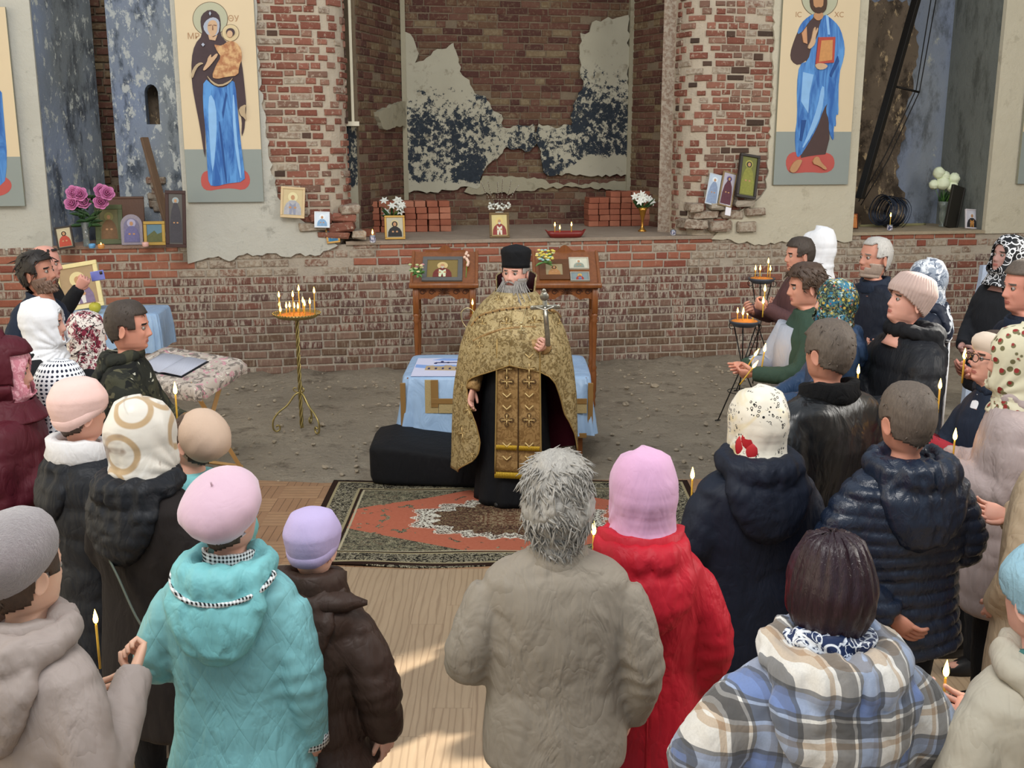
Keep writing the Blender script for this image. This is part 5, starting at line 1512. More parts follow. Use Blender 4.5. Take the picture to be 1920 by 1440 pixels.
hair(c, H_BROWN, 'short', .018, 13, tuft=420, tl=.035, nape=-.06); coat(c, GREENC, .8, 1.02); collar(c, GREENC, .068, .05)
a = c['arms'][1]; ob('grey_sleeve', tube(spline([(a[0][0] - .05, .06, a[0][2] + .02), (a[1][0] - .03, a[1][1] + .04, a[1][2] - .02), (a[2][0] + .0, a[2][1] - .02, a[2][2] + .0)], 5), [.085] * 5 + [.075] * 4 + [.058, .05], 14), GREYH, c['root'])
ob('hoodie_front', loft([ell(.11, .10, c['sh'] - .02, 20, .03, .055), ell(.15, .115, c['sh'] - .15, 20, .03, .07), ell(.16, .12, c['sh'] - .50, 20, .03, .075)]), GREYH, c['root'])
c = person('floral', 1566, 522, 6.2, 80, 'woman in dark floral headscarf and steel-blue jacket holding candles', 1.0, .02, fem=True, tone='#cf9984', arms={'L': ((-.24, .14, -.30), (-.07, .40, -.38)), 'R': ((.24, .12, -.3), (.05, .40, -.40))}, bw=1.08, handpose=('hold', 'hold'), head=(0, -6, 0))
headscarf(c, SC_FLOR, True, seed=9, puffb=.02, open_w=.055); coat(c, BLUEJ, .8, 1.1, .01, wr=.009); hoodback(c, BLUEJ, .95)
c = person('greyhair', 1643, 444, 7.8, 118, 'older man with cropped white hair and stubble in navy jacket by the wall', 1.18, .006, tone='#bb806a', arms={'L': ((-.27, .03, -.30), (-.12, .24, -.38)), 'R': ((.27, .03, -.3), (.12, .24, -.36))}, bw=1.12, head=(-8, -6, 0), age=1.0, brow='#7b7068')
hair(c, H_WHITE, 'short', .005, 14, recede=.015); beard(c, hairmat('white_stubble', '#8f7a6c', '#b9a698'), .002, 0, moust=False, base=.0012); coat(c, NAVY2, .85, 1.08); collar(c, NAVYC, .078, .05, 'collar', .012, 0, .02)
c = person('silver', 1736, 487, 7.2, 72, 'woman in silvery headscarf and navy coat with white stripes behind the rib-knit hat', 1.05, .02, fem=True, tone='#b57f6c', arms=front(), bw=.98)
headscarf(c, SC_SILV, True, seed=10, puffb=.022, point=.01, open_t=.082, open_w=.068); hair(c, H_BROWN, 'short', .006, 3); coat(c, NAVY2, 1.0, 1.04, .006); hoodback(c, splotch('navy_and_white_hood', '#1b2233', [('n', 7, .50, .53, '#d5dae2', 0)]), .95)
ob('white_back_panel', loft([ell(.04, .012, c['sh'] - .05, 16, .03, -.165), ell(.06, .014, c['sh'] - .35, 16, .04, -.175), ell(.05, .014, c['sh'] - .80, 16, .05, -.175)]), WHITE_CL, c['root'])
c = person('ribhat', 1706, 516, 6.05, 98, 'woman in taupe rib-knit hat and black puffer jacket looking down', 1.12, .012, fem=True, tone='#c9917f', arms={'L': ((-.26, .08, -.30), (-.08, .34, -.36)), 'R': ((.26, .08, -.30), (.08, .34, -.36))}, bw=1.2, head=(0, -16, 0), handpose=('hold', 'hold'))
beanie(c, RIBH, low_f=.035, low_b=-.055, puff=.016, tall=.012, rib=36, band=False); coat(c, BLACKP, .8, 1.18, .016, wr=.008, quilt=(.15, .008), sleeve=(.11, .10, .07)); hoodback(c, BLACKC, 1.15)
c = person('bwscarf', 1893, 440, 7.6, 108, 'woman in black headscarf with white scrolls and charcoal jumper', 1.08, .02, fem=True, tone='#a97d72', arms={'L': ((-.26, .05, -.30), (-.06, .26, -.42)), 'R': ((.26, .05, -.30), (.08, .26, -.40))}, bw=1.1, head=(0, -12, 0), handpose=('hold', 'relaxed'))
headscarf(c, SC_BW, True, seed=11, puffb=.024, open_t=.080, open_w=.064); hair(c, H_DARK, 'short', .005, 2); coat(c, CHAR, .75, 1.12, .004)
c = person('edgeman', 1926, 487, 6.1, 96, 'man with short grey hair and navy jacket looking left at the right edge', 1.22, .006, tone='#c98672', arms=front(), age=.8, brow='#5f5650')
hair(c, H_SHORT2, 'short', .008, 15); coat(c, NAVY2, .8, 1.1); collar(c, NAVYC, .078, .045, 'collar', .012, 0, .02)
c = person('beretglass', 1868, 613, 5.05, 96, 'woman in cream beret and dark glasses, navy coat, holding a lit candle', 1.06, .024, fem=True, tone='#cf9580', arms={'L': ((-.22, .12, -.28), (-.05, .34, -.16)), 'R': ((.22, .12, -.28), (.05, .34, -.16))}, bw=.95, head=(0, -8, 0), handpose=('hold', 'hold'))
beret(c, CREAMB, r=.98, tilt=(18, 6), h=.10, low=.0, nub=False); hair(c, H_BROWN, 'short', .005, 3, nape=-.095); coat(c, NAVYC, .7, 1.0, .004); hoodback(c, NAVYC, .85); glasses(c, plain('black_glasses', '#0d0d0f', .3)); collar(c, WHITE_CL, .08, .04, 'white_lining', .006)
for s in (0, 1):
    a = c['arms'][s]; p = Vector(a[2]); d = (p - Vector(a[1])).normalized()
    ob('red_sleeve', tube([p - d * .16, p - d * .06, p + d * .02], [.062, .056, .046], 12), fabric('red_fleece', '#9c2a35', .1), c['root'])
c = person('rosescarf', 1912, 610, 4.5, 66, 'woman in cream headscarf printed with small red roses and pale mauve jacket', 1.08, .02, fem=True, tone='#cf9580', arms=front(), bw=1.1)
headscarf(c, SC_ROSE, True, seed=12, puffb=.026, point=.008); hair(c, H_DARK, 'short', .006, 3); coat(c, MAUVE, .85, 1.12, .016, wr=.008, quilt=(.14, .006)); hoodback(c, MAUVE, .9)
c = person('quilted', 2010, 700, 3.75, 40, 'person in beige diamond-quilted jacket cut by the right edge of the picture', 1.0, .02, fem=True, arms={'L': ((-.30, -.02, -.28), (-.20, .10, -.50)), 'R': ((.27, 0, -.29), (.10, .25, -.25))}, bw=1.15)
coat(c, QBEIGE, .85, 1.15, .016, wr=.006, voxel=.013); hair(c, H_BROWN, 'short', .008, 4)
# ================================================================== THE PRIEST
def local_px(c, px, py, yl):
    """point in the person's own frame on the plane y_local = yl seen at (px,py)"""
    rt = c['root']; M = Matrix.Translation(rt.location) @ Matrix.Rotation(rt.rotation_euler.z, 4, 'Z'); I = M.inverted()
    o = I @ Vector((0, 0, CAMH)); d = I.to_3x3() @ ray(px, py)
    k = (yl - o.y) / d.y
    return o + d * k
GOLD = Mt('gold_brocade', '#9c7f4d', .56, .22, .4); _c = GOLD.coord()
_q = GOLD.coord('Object', (1, 1, 1))
_k = GOLD.mix(GOLD.ramp(GOLD.noise(_q, 26, 3, .5, 1.6), [(.47, 0.0), (.50, 1.0)]), '#7b6740', '#a89468')
_k = GOLD.mix(GOLD.ramp(GOLD.math('ABSOLUTE', GOLD.math('SUBTRACT', GOLD.noise(_q, 14, 2, .5, 2.0), .5)), [(.008, .6), (.02, 0.0)]), _k, '#c4b48c')
GOLD.color(_k); GOLD.bump(GOLD.noise(_q, 26, 3, .5, 1.6), .35, .006); GOLD.bump(GOLD.noise(GOLD.coord('Object', (1, 1, .4)), 5, 3), .6, .05)
GOLD2 = Mt('gold_stole_brocade', '#a07a45', .52, .25, .4); _q = GOLD2.coord()
GOLD2.color(GOLD2.mix(GOLD2.ramp(GOLD2.noise(_q, 30, 3, .5, 1.4), [(.48, 0.0), (.52, 1.0)]), '#8a6a3f', '#a58454')); GOLD2.bump(GOLD2.noise(_q, 30, 3, .5, 1.4), .3, .005)
EMB_D = plain('dark_brown_embroidery', '#3a2614', .5, .1); EMB_L = plain('pale_gold_embroidery', '#cdb27a', .4, .4); EMB_M = plain('bronze_embroidery', '#7d6234', .45, .3)
LINING = fabric('maroon_lining', '#3c0f1a', .1, .2, rough=.5)
CASS = fabric('black_cassock_cloth', '#0f1014', .2, .3, rough=.75)
c = person('priest', 966, 458, 7.62, 172, 'bearded priest in gold brocade vestment and tall black hat holding a cross', 1.08, .068, tone='#cf9784', head=(-16, -3, 0), mouth=.6, age=.8, brow='#5b5048', legs=None,
           arms={'R': ((.25, .06, -.32), (.285, .20, -.60)), 'L': ((-.25, .05, -.32), (-.235, .27, -.255))}, bw=1.12, handpose=('grip', 'relaxed'))
PR = c
beard(c, H_BEARD, .115, 520, 3); hair(c, H_BEARD, 'short', .006, 4, nape=-.11, tuft=1, tl=.01)
# tall black hat, slightly faceted crown
rings = []
for (w, z) in ((.093, .038), (.092, .06), (.095, .095), (.100, .135), (.098, .152), (.082, .168), (.045, .182), (.004, .190)):
    e = ell(w, w * 1.10, z, 32, 0, -.008, 2.0); a = np.linspace(0, 2 * PI, 32, endpoint=False)
    k = 1 + .02 * np.abs(np.sin(a * 2)) * (1 if z > .15 else .2); e[:, 0] *= k; e[:, 1] *= k
    e[:, 2] += .012 * (e[:, 1] < 0) * (-1 if z < .03 else 0)
    rings.append(e)
hchild(c, 'tall_hat', loft(rings), CASS)
sh = c['sh']
# cassock
rows = []
for z, w, d, y in ((sh + .10, .075, .07, .0), (sh + .02, .18, .11, 0), (sh - .1, .20, .15, .01), (sh - .36, .21, .19, .02), (sh - .6, .23, .20, .02), (.6, .245, .20, .02), (.3, .27, .22, .02), (.06, .29, .24, .02), (.02, .29, .24, .02)):
    e = ell(w, d, z, 64, 0, y, 2.2); a = np.linspace(0, 2 * PI, 64, endpoint=False)
    k = 1 + (.05 * np.sin(a * 9 + 1) + .03 * np.sin(a * 15)) * max(0, (1.15 - z)) * .8
    e[:, 0] *= k; e[:, 1] *= k; rows.append(e)
ob('cassock', loft(rows), CASS, c['root'])
for s, a in ((1, c['arms'][1]), (-1, c['arms'][0])):
    ob('cassock_sleeve', tube(spline([a[0], a[1], tuple(Vector(a[1]).lerp(Vector(a[2]), .9))], 5), [.07] * 3 + [.065] * 4 + [.056] * 3 + [.052], 14), CASS, c['root'])
    d = (Vector(a[2]) - Vector(a[1])).normalized(); p = Vector(a[2])
    cf = ob('gold_cuff', tube([p - d * .125, p - d * .12, p - d * .01, p - d * .005], [.052, .058, .052, .046], 16), GOLD2.m, c['root'])
for s in (-1, 1):
    ob('boot', loft([ell(.05, .13, .0, 14, s * .1, .12), ell(.05, .13, .04, 14, s * .1, .12), ell(.04, .08, .08, 14, s * .1, .08)]), plain('black_boot', '#0c0c0d', .4), c['root'])
# the bell-shaped vestment
xl = lambda z: float(np.interp(z, [.20, .27, .31, .36, .42, .50, .62, .76, .88, .93, .97, 1.0, 1.03, 1.06], [.44, .40, .34, .27, .235, .225, .25, .30, .325, .31, .24, .16, .08, 0]))
xr = lambda z: float(np.interp(z, [.20, .30, .45, .6, .8, .93, .98, 1.01, 1.035, 1.06], [.47, .455, .44, .415, .36, .31, .27, .22, .12, 0]))
Wd = lambda z: float(np.interp(z, [.2, .35, .6, .8, 1.0, 1.15, 1.28, 1.38, 1.46, 1.52, 1.57, 1.62], [.475, .465, .455, .445, .42, .395, .350, .295, .225, .150, .12, .11]))
Dd = lambda z: float(np.interp(z, [.2, .5, .8, 1.05, 1.25, 1.4, 1.5, 1.6], [.30, .29, .28, .285, .27, .20, .14, .09]))
kz = sh / 1.43
def vest(off, name, mats):
    rings = []; N = 90
    for z in np.concatenate([np.linspace(1.53, 1.12, 18), np.linspace(1.10, .98, 10), np.linspace(.95, .24, 26)]):
        W = Wd(z) - off; D = Dd(z) - off
        aL = math.asin(min(.985, xl(z) / (W + off))) if z < 1.06 else 0.0; aR = math.asin(min(.985, xr(z) / (W + off))) if z < 1.06 else 0.0
        a = np.linspace(aL, 2 * PI - aR, N)
        fold = .012 * np.sin(a * 9 + z * 2) * np.clip((1.35 - z) / .5, 0, 1)
        # vestment is lifted by the forearm holding the cross
        lift = .05 * np.exp(-((a - (2 * PI - 1.0)) / .5) ** 2) * math.exp(-((z - 1.12) / .18) ** 2)
        x = (W + fold) * np.sin(a); y = (D + fold + lift) * np.cos(a) + .02
        zz = z + (1.0 - np.cos(a)) * 0.0 + .17 * np.clip(-np.sin(a), 0, 1) * np.clip((.7 - z) / .45, 0, 1)
        rings.append(np.c_[x, y, zz * kz])
    v, f = loft(rings, False, False)
    return v, f
v, f = vest(0.0, '', None); f = [q[::-1] for q in f]
ob('vestment', solid(np.asarray(v), f, .004), GOLD.m, c['root'])
v2, f2 = vest(.012, '', None); ob('vestment_lining', (v2, f2), LINING, c['root'])
# bound edge along the opening
n = 90; R_ = len(v) // n; vv = np.asarray(v).reshape(R_, n, 3)
edge = [tuple(vv[i, 0]) for i in range(R_ - 1, 17, -1)] + [tuple(vv[i, -1]) for i in range(18, R_)]
ob('vestment_edging', tube(edge, .006, 6), plain('gold_braid', '#a58a55', .4, .4), c['root'])
# raised stiff collar at the back of the neck
def colr(r0, r1, dz, t):
    a = np.linspace(R(75), R(285), 30)
    return [np.c_[r * np.sin(a), r * .95 * np.cos(a) + yo, (sh + z) + (.03 * np.cos(a - PI)) * k] for r, z, yo, k in ((r0, .03, .01, 0), (r0 * .98 + .01 - t, .12, -.02, .5), (r1 - t, dz, -.045, 1.0))]
v, f = loft(colr(.135, .150, .205, 0), False, False); ob('vestment_collar', solid(np.asarray(v), [q[::-1] for q in f], .006), GOLD.m, c['root'])
v, f = loft(colr(.128, .150, .20, .010), False, False); ob('collar_lining', (v, f), LINING, c['root'])
# decorative bands across the chest
def on_vest(px, py, e=.006):
    # march along the ray in local frame until inside the vest ellipse
    rt = c['root']; M = Matrix.Translation(rt.location) @ Matrix.Rotation(rt.rotation_euler.z, 4, 'Z'); I = M.inverted()
    o = I @ Vector((0, 0, CAMH)); d = (I.to_3x3() @ ray(px, py)).normalized()
    t = 6.5
    while t < 9.5:
        p = o + d * t; z = p.z / kz
        if .2 < z < 1.6:
            W = Wd(z); D = Dd(z); a = math.atan2(p.x / W, (p.y - .02) / D) % (2 * PI)
            fold = .012 * math.sin(a * 9 + z * 2) * min(1, max(0, (1.35 - z) / .5)); lift = .05 * math.exp(-((a - (2 * PI - 1.0)) / .5) ** 2) * math.exp(-((z - 1.12) / .18) ** 2)
            if (p.x / (W + fold)) ** 2 + ((p.y - .02) / (D + fold + lift)) ** 2 < 1: break
        t += .002
    nrm = Vector((p.x / W ** 2, (p.y - .02) / D ** 2, .25)).normalized()
    return p + nrm * e, nrm
band = [on_vest(x, y, .004)[0] for x, y in ((885, 612), (900, 594), (925, 585), (950, 580), (975, 578), (1000, 577), (1020, 578), (1040, 585), (1052, 596))]
ob('woven_band', tube(spline(band, 4), .014, 6, True, .35), GOLD2.m, c['root'])
for k, p in enumerate(spline(band, 2)[1:-1]):
    v, f = uvsphere(.0065, 8, 5, c=tuple(p + Vector((0, .010, 0)))); ob('garnet_bead', (v, f), EMB_D, c['root'])
band = [on_vest(x, y, .004)[0] for x, y in ((888, 640), (910, 628), (940, 618), (970, 614), (1005, 613))]
ob('woven_band', tube(spline(band, 4), .010, 6, True, .35), GOLD2.m, c['root'])
def cross_emb(p, nrm, s, mats, style=0, parent=None, spin=0.0):
    M = Matrix.Translation(p) @ rot_to(Vector((0, 0, 1)) - nrm * nrm.z, nrm) @ Matrix.Rotation(spin, 4, 'Y')
    P = []; Q = []
    # (x, depth, z): outline lobes and inner cross
    for k in range(4):
        a = k * PI / 2; cx = math.sin(a); cz = math.cos(a); L = s * (1.25 if (style == 1 and k == 2) else 1)
        ring = [(cx * L * .72 + .30 * s * math.sin(b), .0, cz * L * .72 + .30 * s * math.cos(b)) for b in np.linspace(0, 2 * PI, 13)]
        P.append(tube(ring, s * .05, 5))
        Q.append(tube([(0, .001, 0), (cx * L * .8, .001, cz * L * .8)], s * .085, 5))
    o = ob('embroidered_cross', xf(merge(*P), M), mats[0], parent or c['root'])
    Q = xf(merge(*Q), M); o2 = ob('cross_centre', Q, mats[1], o)
for (x, y, s, sp) in ((880, 768, .055, .3), (868, 812, .055, .3), (950, 606, .05, 0), (1002, 604, .05, 0), (935, 562, .035, 0), (905, 607, .04, 0), (1048, 606, .04, 0), (900, 648, .035, 0), (1075, 690, .04, .2), (867, 722, .035, 0), (885, 852, .035, .5)):
    p, nn = on_vest(x, y, .004); cross_emb(p, nn, s, (EMB_M, EMB_L), 1, None, sp)
# stole hanging down the front
sx0 = -.175; sx1 = .155
yf = .295
ptop = local_px(c, 970, 650, yf); pbot = local_px(c, 975, 890, yf)
zt = ptop.z + .05; zb_ = pbot.z; cx = (local_px(c, 931, 700, yf).x + local_px(c, 1012, 700, yf).x) / 2; hw_ = abs(local_px(c, 931, 700, yf).x - local_px(c, 1012, 700, yf).x) / 2
rows = []
for z in np.linspace(zt, zb_, 24):
    rows.append([(cx + u * hw_ * (1 + .12 * (zt - z)), yf - .02 + .006 * math.sin(z * 22) + .05 * np.clip((1.05 - z) / .2, 0, 1) * 0 - .012 * (1 - abs(u)) * 0, z) for u in np.linspace(-1, 1, 15)])
v, f = loft([np.array(r_) for r_ in rows], False, False)
so = ob('stole', solid(np.asarray(v), [q[::-1] for q in f] if False else f, .008), GOLD2.m, c['root'])
ob('stole_seam', tube([(cx, yf - .004, z) for z in np.linspace(zt, zb_ + .04, 10)], .004, 5), EMB_D, c['root'])
for u in (-1, 1): ob('stole_braid', tube([(cx + u * hw_ * (1 + .12 * (zt - z)) * .98, yf - .008, z) for z in np.linspace(zt, zb_, 10)], .006, 5), plain('gold_braid', '#a58a55', .4, .4), c['root'])
F_ = []
for k in range(34): F_.append(tube([(cx + (k / 33 * 2 - 1) * hw_ * 1.09, yf - .012, zb_ + .01), (cx + (k / 33 * 2 - 1) * hw_ * 1.10, yf - .010, zb_ - .035)], .005, 5))
ob('stole_fringe', merge(*F_), plain('yellow_gold_fringe', '#c3a031', .45, .3), c['root'])
F_ = []
for k in range(40):
    if k in (19, 20): continue
    x = cx + (k / 39 * 2 - 1) * hw_ * 1.0; F_.append(tube([(x, yf - .003, zb_ + .215), (x + .004, yf - .003, zb_ + .180)], .0045, 4))
ob('yellow_tassel_row', merge(*F_), plain('yellow_gold_fringe', '#c3a031', .45, .3), c['root'])
for py, st in ((692, 1), (716, 0), (788, 0)):
    for pxx in (950, 992):
        p = local_px(c, pxx, py, yf + .0); cross_emb(Vector((p.x, yf - .004, p.z)), Vector((0, 1, 0)), .048, (EMB_D if st == 0 else EMB_M, EMB_L), st)
for py in (668, 742, 765, 835, 860):
    for pxx in (950, 992):
        p = local_px(c, pxx, py, yf); v, f = tube([(p.x - .03, yf - .003, p.z + .018), (p.x, yf - .003, p.z - .012), (p.x + .03, yf - .003, p.z + .018)], .006, 5); ob('embroidered_chevron', (v, f), EMB_L, c['root'])
# pectoral cross on a chain
pc = on_vest(977, 620, .03)[0]
ch = [on_vest(990, 555, .012)[0], on_vest(984, 585, .012)[0], pc + Vector((0, 0, .03))]
pcx = ob('pectoral_cross', merge(box(-.006, .006, -.004, .004, -.055, .045, .002), box(-.026, .026, -.004, .004, -.002, .010, .002), box(-.014, .014, -.004, .004, .022, .028, .001), xf(uvsphere(.011, 10, 6), Matrix.Translation((0, 0, .055)))), plain('silver_gilt', '#c9b98e', .3, .8), c['root'], loc=pc)
ob('chain', tube(spline(ch, 5), .0022, 5), plain('silver_gilt', '#c9b98e', .3, .8), c['root'])
# the cross he holds is a thing of its own
a = c['arms'][0]; M = Matrix.Translation(c['root'].location) @ Matrix.Rotation(c['root'].rotation_euler.z, 4, 'Z')
hp = M @ Vector(a[2])
hp = at_y(1026, 626, hp.y - .085)
SILV = Mt('old_silver', '#8d8a80', .35, .8); SILV.color(SILV.mix(SILV.noise(SILV.coord(), 60, 4), '#6f6c60', '#b5b2a6'))
def bud(x, z): return xf(uvsphere(.016, 10, 6, (1, .5, 1)), Matrix.Translation((x, 0, z)))
crs = ob('hand_cross', merge(box(-.017, .017, -.005, .005, -.09, .30, .003), box(-.085, .085, -.005, .005, .175, .205, .003), bud(-.09, .19), bud(.09, .19), bud(0, .305), xf(lathe([(.03, -.005), (.032, 0), (.03, .005)], 16), Matrix.Translation((0, 0, .265)) @ Matrix.Rotation(R(90), 4, 'X'))), SILV.m, None, loc=hp, rot=(R(6), R(-4), R(-8)))
props(crs, 'ornate silver hand cross held up by the priest', 'cross')
ob('crucified_figure', merge(tube([(0, -.008, .17), (0, -.011, .12), (.002, -.009, .07)], [.008, .009, .005], 8), tube([(-.06, -.006, .195), (0, -.009, .172), (.06, -.006, .195)], .0045, 6), xf(uvsphere(.009, 8, 6), Matrix.Translation((0, -.010, .187)))), plain('bright_silver', '#d8d6cc', .3, .8), crs)

# ================================================================== candles held in hands or standing between people
GC = 'candles held by the worshippers'
def held(px, py, Y, label, L=.15, lean=(0, 0), fs=1.0):
    return candle(px, py + 2, Y, L, label, GC, None, lean, .0042 if Y < 5 else .005, None, 'candle', fs)
held(180, 1168, 3.25, 'lit candle in front of the greige coat at the lower left', .16, fs=.9)
held(1113, 1002, 3.75, 'lit candle between the silver-grey hair and the pink headscarf', .14)
held(1298, 897, 4.5, 'lit candle left of the woman with the red-flowered scarf', .16)
held(1638, 872, 4.7, 'lit candle between the leather coat and the puffer jacket', .12)
held(1790, 824, 4.55, 'lit candle behind the shoulder of the navy puffer jacket', .10)
held(1762, 728, 5.35, 'tall lit candle raised in a hand above the navy puffer jacket', .17)
held(1773, 1268, 2.95, 'lit candle between the plaid jacket and the light beige jacket', .13)
held(1433, 658, 6.75, 'uppermost of three lit candles at the hands of the green-jacketed young man', .14, (0, 6))
held(1414, 666, 6.85, 'lit candle furthest left at the hands of the green-jacketed young man', .13, (0, 30))
held(1411, 688, 6.5, 'lowest of three lit candles near the hands of the steel-blue jacket', .13, (0, 35))
held(1434, 545, 8.15, 'lit candle above the hand of the maroon-jacketed young man', .12)
held(1431, 568, 7.95, 'lit candle lower in the hand of the maroon-jacketed young man', .10)
held(1609, 700, 5.75, 'lit candle in the hands of the woman in the rib-knit hat', .12)
held(1808, 672, 5.15, 'lit candle at the face of the woman in dark glasses', .12)
held(329, 738, 4.55, 'lit candle in front of the beige beret below the book stand', .15)
ob_ph = merge(box(-.036, .036, -.004, .004, -.075, .075, .004))
p = at_y(183, 517, 7.9)
ph = ob('smartphone', ob_ph, plain('violet_blue_phone_case', '#6d78c9', .4), None, False, loc=p, rot=(R(10), R(80), R(-20))); props(ph, 'violet-blue smartphone held up by the balding man', 'phone')
ob('camera_bump', box(-.028, -.006, -.008, -.004, .035, .065, .002), plain('phone_camera', '#15161a', .2), ph)

# ================================================================== icons (each a framed or bare painted board)
def flat(poly, y0, y1): return prism(poly, lambda a, b, d: (a, d, b), (y0, y1))
def circ(cx, cz, r, n=20, sx=1.0): return [(cx + r * sx * math.cos(a), cz + r * math.sin(a)) for a in np.linspace(0, 2 * PI, n, endpoint=False)]
FLESH = plain('painted_flesh', '#b98a62', .6); FLESHP = plain('painted_pale_flesh', '#c9a684', .6)
def figure(root, w, z0, h, robe, halo='#d8b45a', over=None, face=None, hair_c=None, x=0.0, y=-.0, beard_c=None, sx=None):
    """a figure painted on the board: halo, robe, face; sx is the width scale, h the full height"""
    sx = sx or h; e = .0012; zf = z0 + h - sx * .30; zn = zf - sx * .12
    Z = lambda q: z0 + (zn - z0) * q
    ob('painted_halo', flat(circ(x, zf + sx * .02, sx * .20), y - e, y + e), plain('paint_' + halo.lstrip('#'), halo, .5, var=.06), root, False)
    ob('painted_robe', flat([(x - sx * .36, z0), (x - sx * .34, Z(.46)), (x - sx * .26, Z(.78)), (x - sx * .10, Z(1)), (x + sx * .10, Z(1)), (x + sx * .26, Z(.78)), (x + sx * .34, Z(.46)), (x + sx * .36, z0)], y - 2 * e, y), plain('paint_' + robe.lstrip('#'), robe, .6, var=.3, scale=40), root, False)
    if over: ob('painted_stole', flat([(x - sx * .13, Z(.03)), (x - sx * .13, Z(.84)), (x, Z(.66)), (x + sx * .13, Z(.84)), (x + sx * .13, Z(.03)), (x + sx * .05, z0), (x, Z(.42)), (x - sx * .05, z0)], y - 3 * e, y), plain('paint_' + over.lstrip('#'), over, .6), root, False)
    if hair_c: ob('painted_veil', flat(circ(x, zf + sx * .005, sx * .145), y - 3 * e, y), plain('paint_' + hair_c.lstrip('#'), hair_c, .6), root, False)
    ob('painted_face', flat(circ(x, zf, sx * .10, 16, .8), y - 4 * e, y), FLESH, root, False)
    for s_ in (-1, 1): ob('painted_hand', flat(circ(x + s_ * sx * .10, Z(.50), sx * .045, 10, 1.3), y - 4 * e, y), FLESH, root, False)
    if beard_c: ob('painted_beard', flat([(x - sx * .07, zf - sx * .02), (x - sx * .05, zf - sx * .12), (x, zf - sx * .17), (x + sx * .05, zf - sx * .12), (x + sx * .07, zf - sx * .02), (x, zf - sx * .055)], y - 5 * e, y), plain('paint_' + beard_c.lstrip('#'), beard_c, .6), root, False)
def icon(label, loc, w, h, frame='#8a6a3a', fw=.12, bg='#c9a85a', lean=12, tilt=0.0, yaw=None, thick=.02, arch=False, fig=None, fmetal=.0, extra=None):
    r_ = empty('icon', loc, 0, label, 'icon'); r_.rotation_euler = (R(-lean), R(tilt), WPHI if yaw is None else yaw)
    b = w * fw
    if arch: outer = [(-w / 2, 0)] + [(w / 2 * math.cos(a), h - w / 2 + w / 2 * math.sin(a)) for a in np.linspace(PI, 0, 13)] + [(w / 2, 0)]
    else: outer = [(-w / 2, 0), (-w / 2, h), (w / 2, h), (w / 2, 0)]
    if not arch:
        fm = plain('frame_' + frame.lstrip('#'), frame, .45, fmetal, .15)
        ob('frame', merge(box(-w / 2, w / 2, -thick, .004, 0, b, .003), box(-w / 2, w / 2, -thick, .004, h - b, h, .003), box(-w / 2, -w / 2 + b, -thick, .004, b, h - b, .003), box(w / 2 - b, w / 2, -thick, .004, b, h - b, .003)), fm, r_, False)
        ob('painted_board', box(-w / 2 + b * .9, w / 2 - b * .9, -thick * .55, .002, b * .9, h - b * .9), plain('board_' + bg.lstrip('#'), bg, .5, 0, .12, 18), r_, False)
    else:
        ob('frame', flat(outer, -thick, .004), plain('frame_' + frame.lstrip('#'), frame, .4, fmetal, .2, 50), r_, False)
        k = .74; ob('painted_board', flat([(a * k, b + bb * .80) for a, bb in outer], -thick - .002, 0), plain('board_' + bg.lstrip('#'), bg, .5, 0, .3, 40), r_, False); 
    if fig:
        yy = -thick * .55 if not arch else -thick - .002
        figure(r_, w, b + (h - 2 * b) * .03, (h - 2 * b) * .93, y=yy - .0012, sx=min(h - 2 * b, (w - 2 * b) * 1.25), **fig)
    return r_
def ledge(px, py, z=1.517): return at_z(px, py, z)
icon('gilt-framed icon of a dark-robed saint below the left lilies', ledge(741, 449), .235, .275, '#b08a45', .10, '#b9b39c', fig=dict(robe='#23201f', halo='#c9b888', hair_c='#2a2523'), fmetal=.5)
icon('brown-framed icon of a white-bearded bishop at the centre of the ledge', ledge(937, 446), .235, .295, '#6e5530', .11, '#d2bf83', fig=dict(robe='#8c3a34', over='#e3dcc8', halo='#d9c27a', beard_c='#cfc8ba'))
s = lambda px, py, t: WL(*(lambda q: (q[0], t, q[1]))(wpx(px, py, t)))
icon('large tan icon with a silver-robed saint leaning on the left pier', s(548, 409, -.14), .265, .345, '#c9ae83', .10, '#c6b184', 14, 4, fig=dict(robe='#a9a8ad', halo='#d9cd9c', over='#8c8fa0'))
icon('white card with pale blue figures on the broken step left of the ledge', s(604, 427, -.16), .17, .18, '#dfe4ea', .08, '#d5dfea', 14, 2, thick=.008, fig=dict(robe='#7fa4c8', halo='#e8eef2'))
icon('small gilt-framed icon with a blue scene at the left end of the ledge', s(626, 456, -.06), .15, .175, '#b48a48', .14, '#86b2c9', 12, -6, fig=dict(robe='#2e6f96', halo='#b9d6df'), fmetal=.4)
icon('narrow pale blue icon, leftmost of three leaning on the right pier', s(1332, 384, -.13), .155, .375, '#cfd5dc', .06, '#b9c7d8', 14, 14, thick=.012, fig=dict(robe='#8798b5', halo='#dbe3ea'))
icon('tan-edged icon with purple and red figures, middle of three on the right pier', s(1358, 387, -.15), .18, .42, '#8a7350', .10, '#b4aeb8', 14, 14, thick=.012, fig=dict(robe='#5b2f3b', halo='#8b7ba6', hair_c='#3c3350'))
icon('tall dark box-framed green-gold icon, rightmost of three on the right pier', s(1396, 372, -.16), .25, .52, '#2d2623', .12, '#6f7136', 12, 9, thick=.05, fig=dict(robe='#8a8a3d', halo='#a79f4a', hair_c='#2e3326'))
pp = ob('paper', box(-.035, .035, -.003, .003, 0, .125), plain('white_paper', '#e9e6ec', .6), None, False, loc=s(1364, 404, -.18), rot=(R(-15), R(12), WPHI)); props(pp, 'small white paper slip propped on the broken stones of the right pier', 'paper')
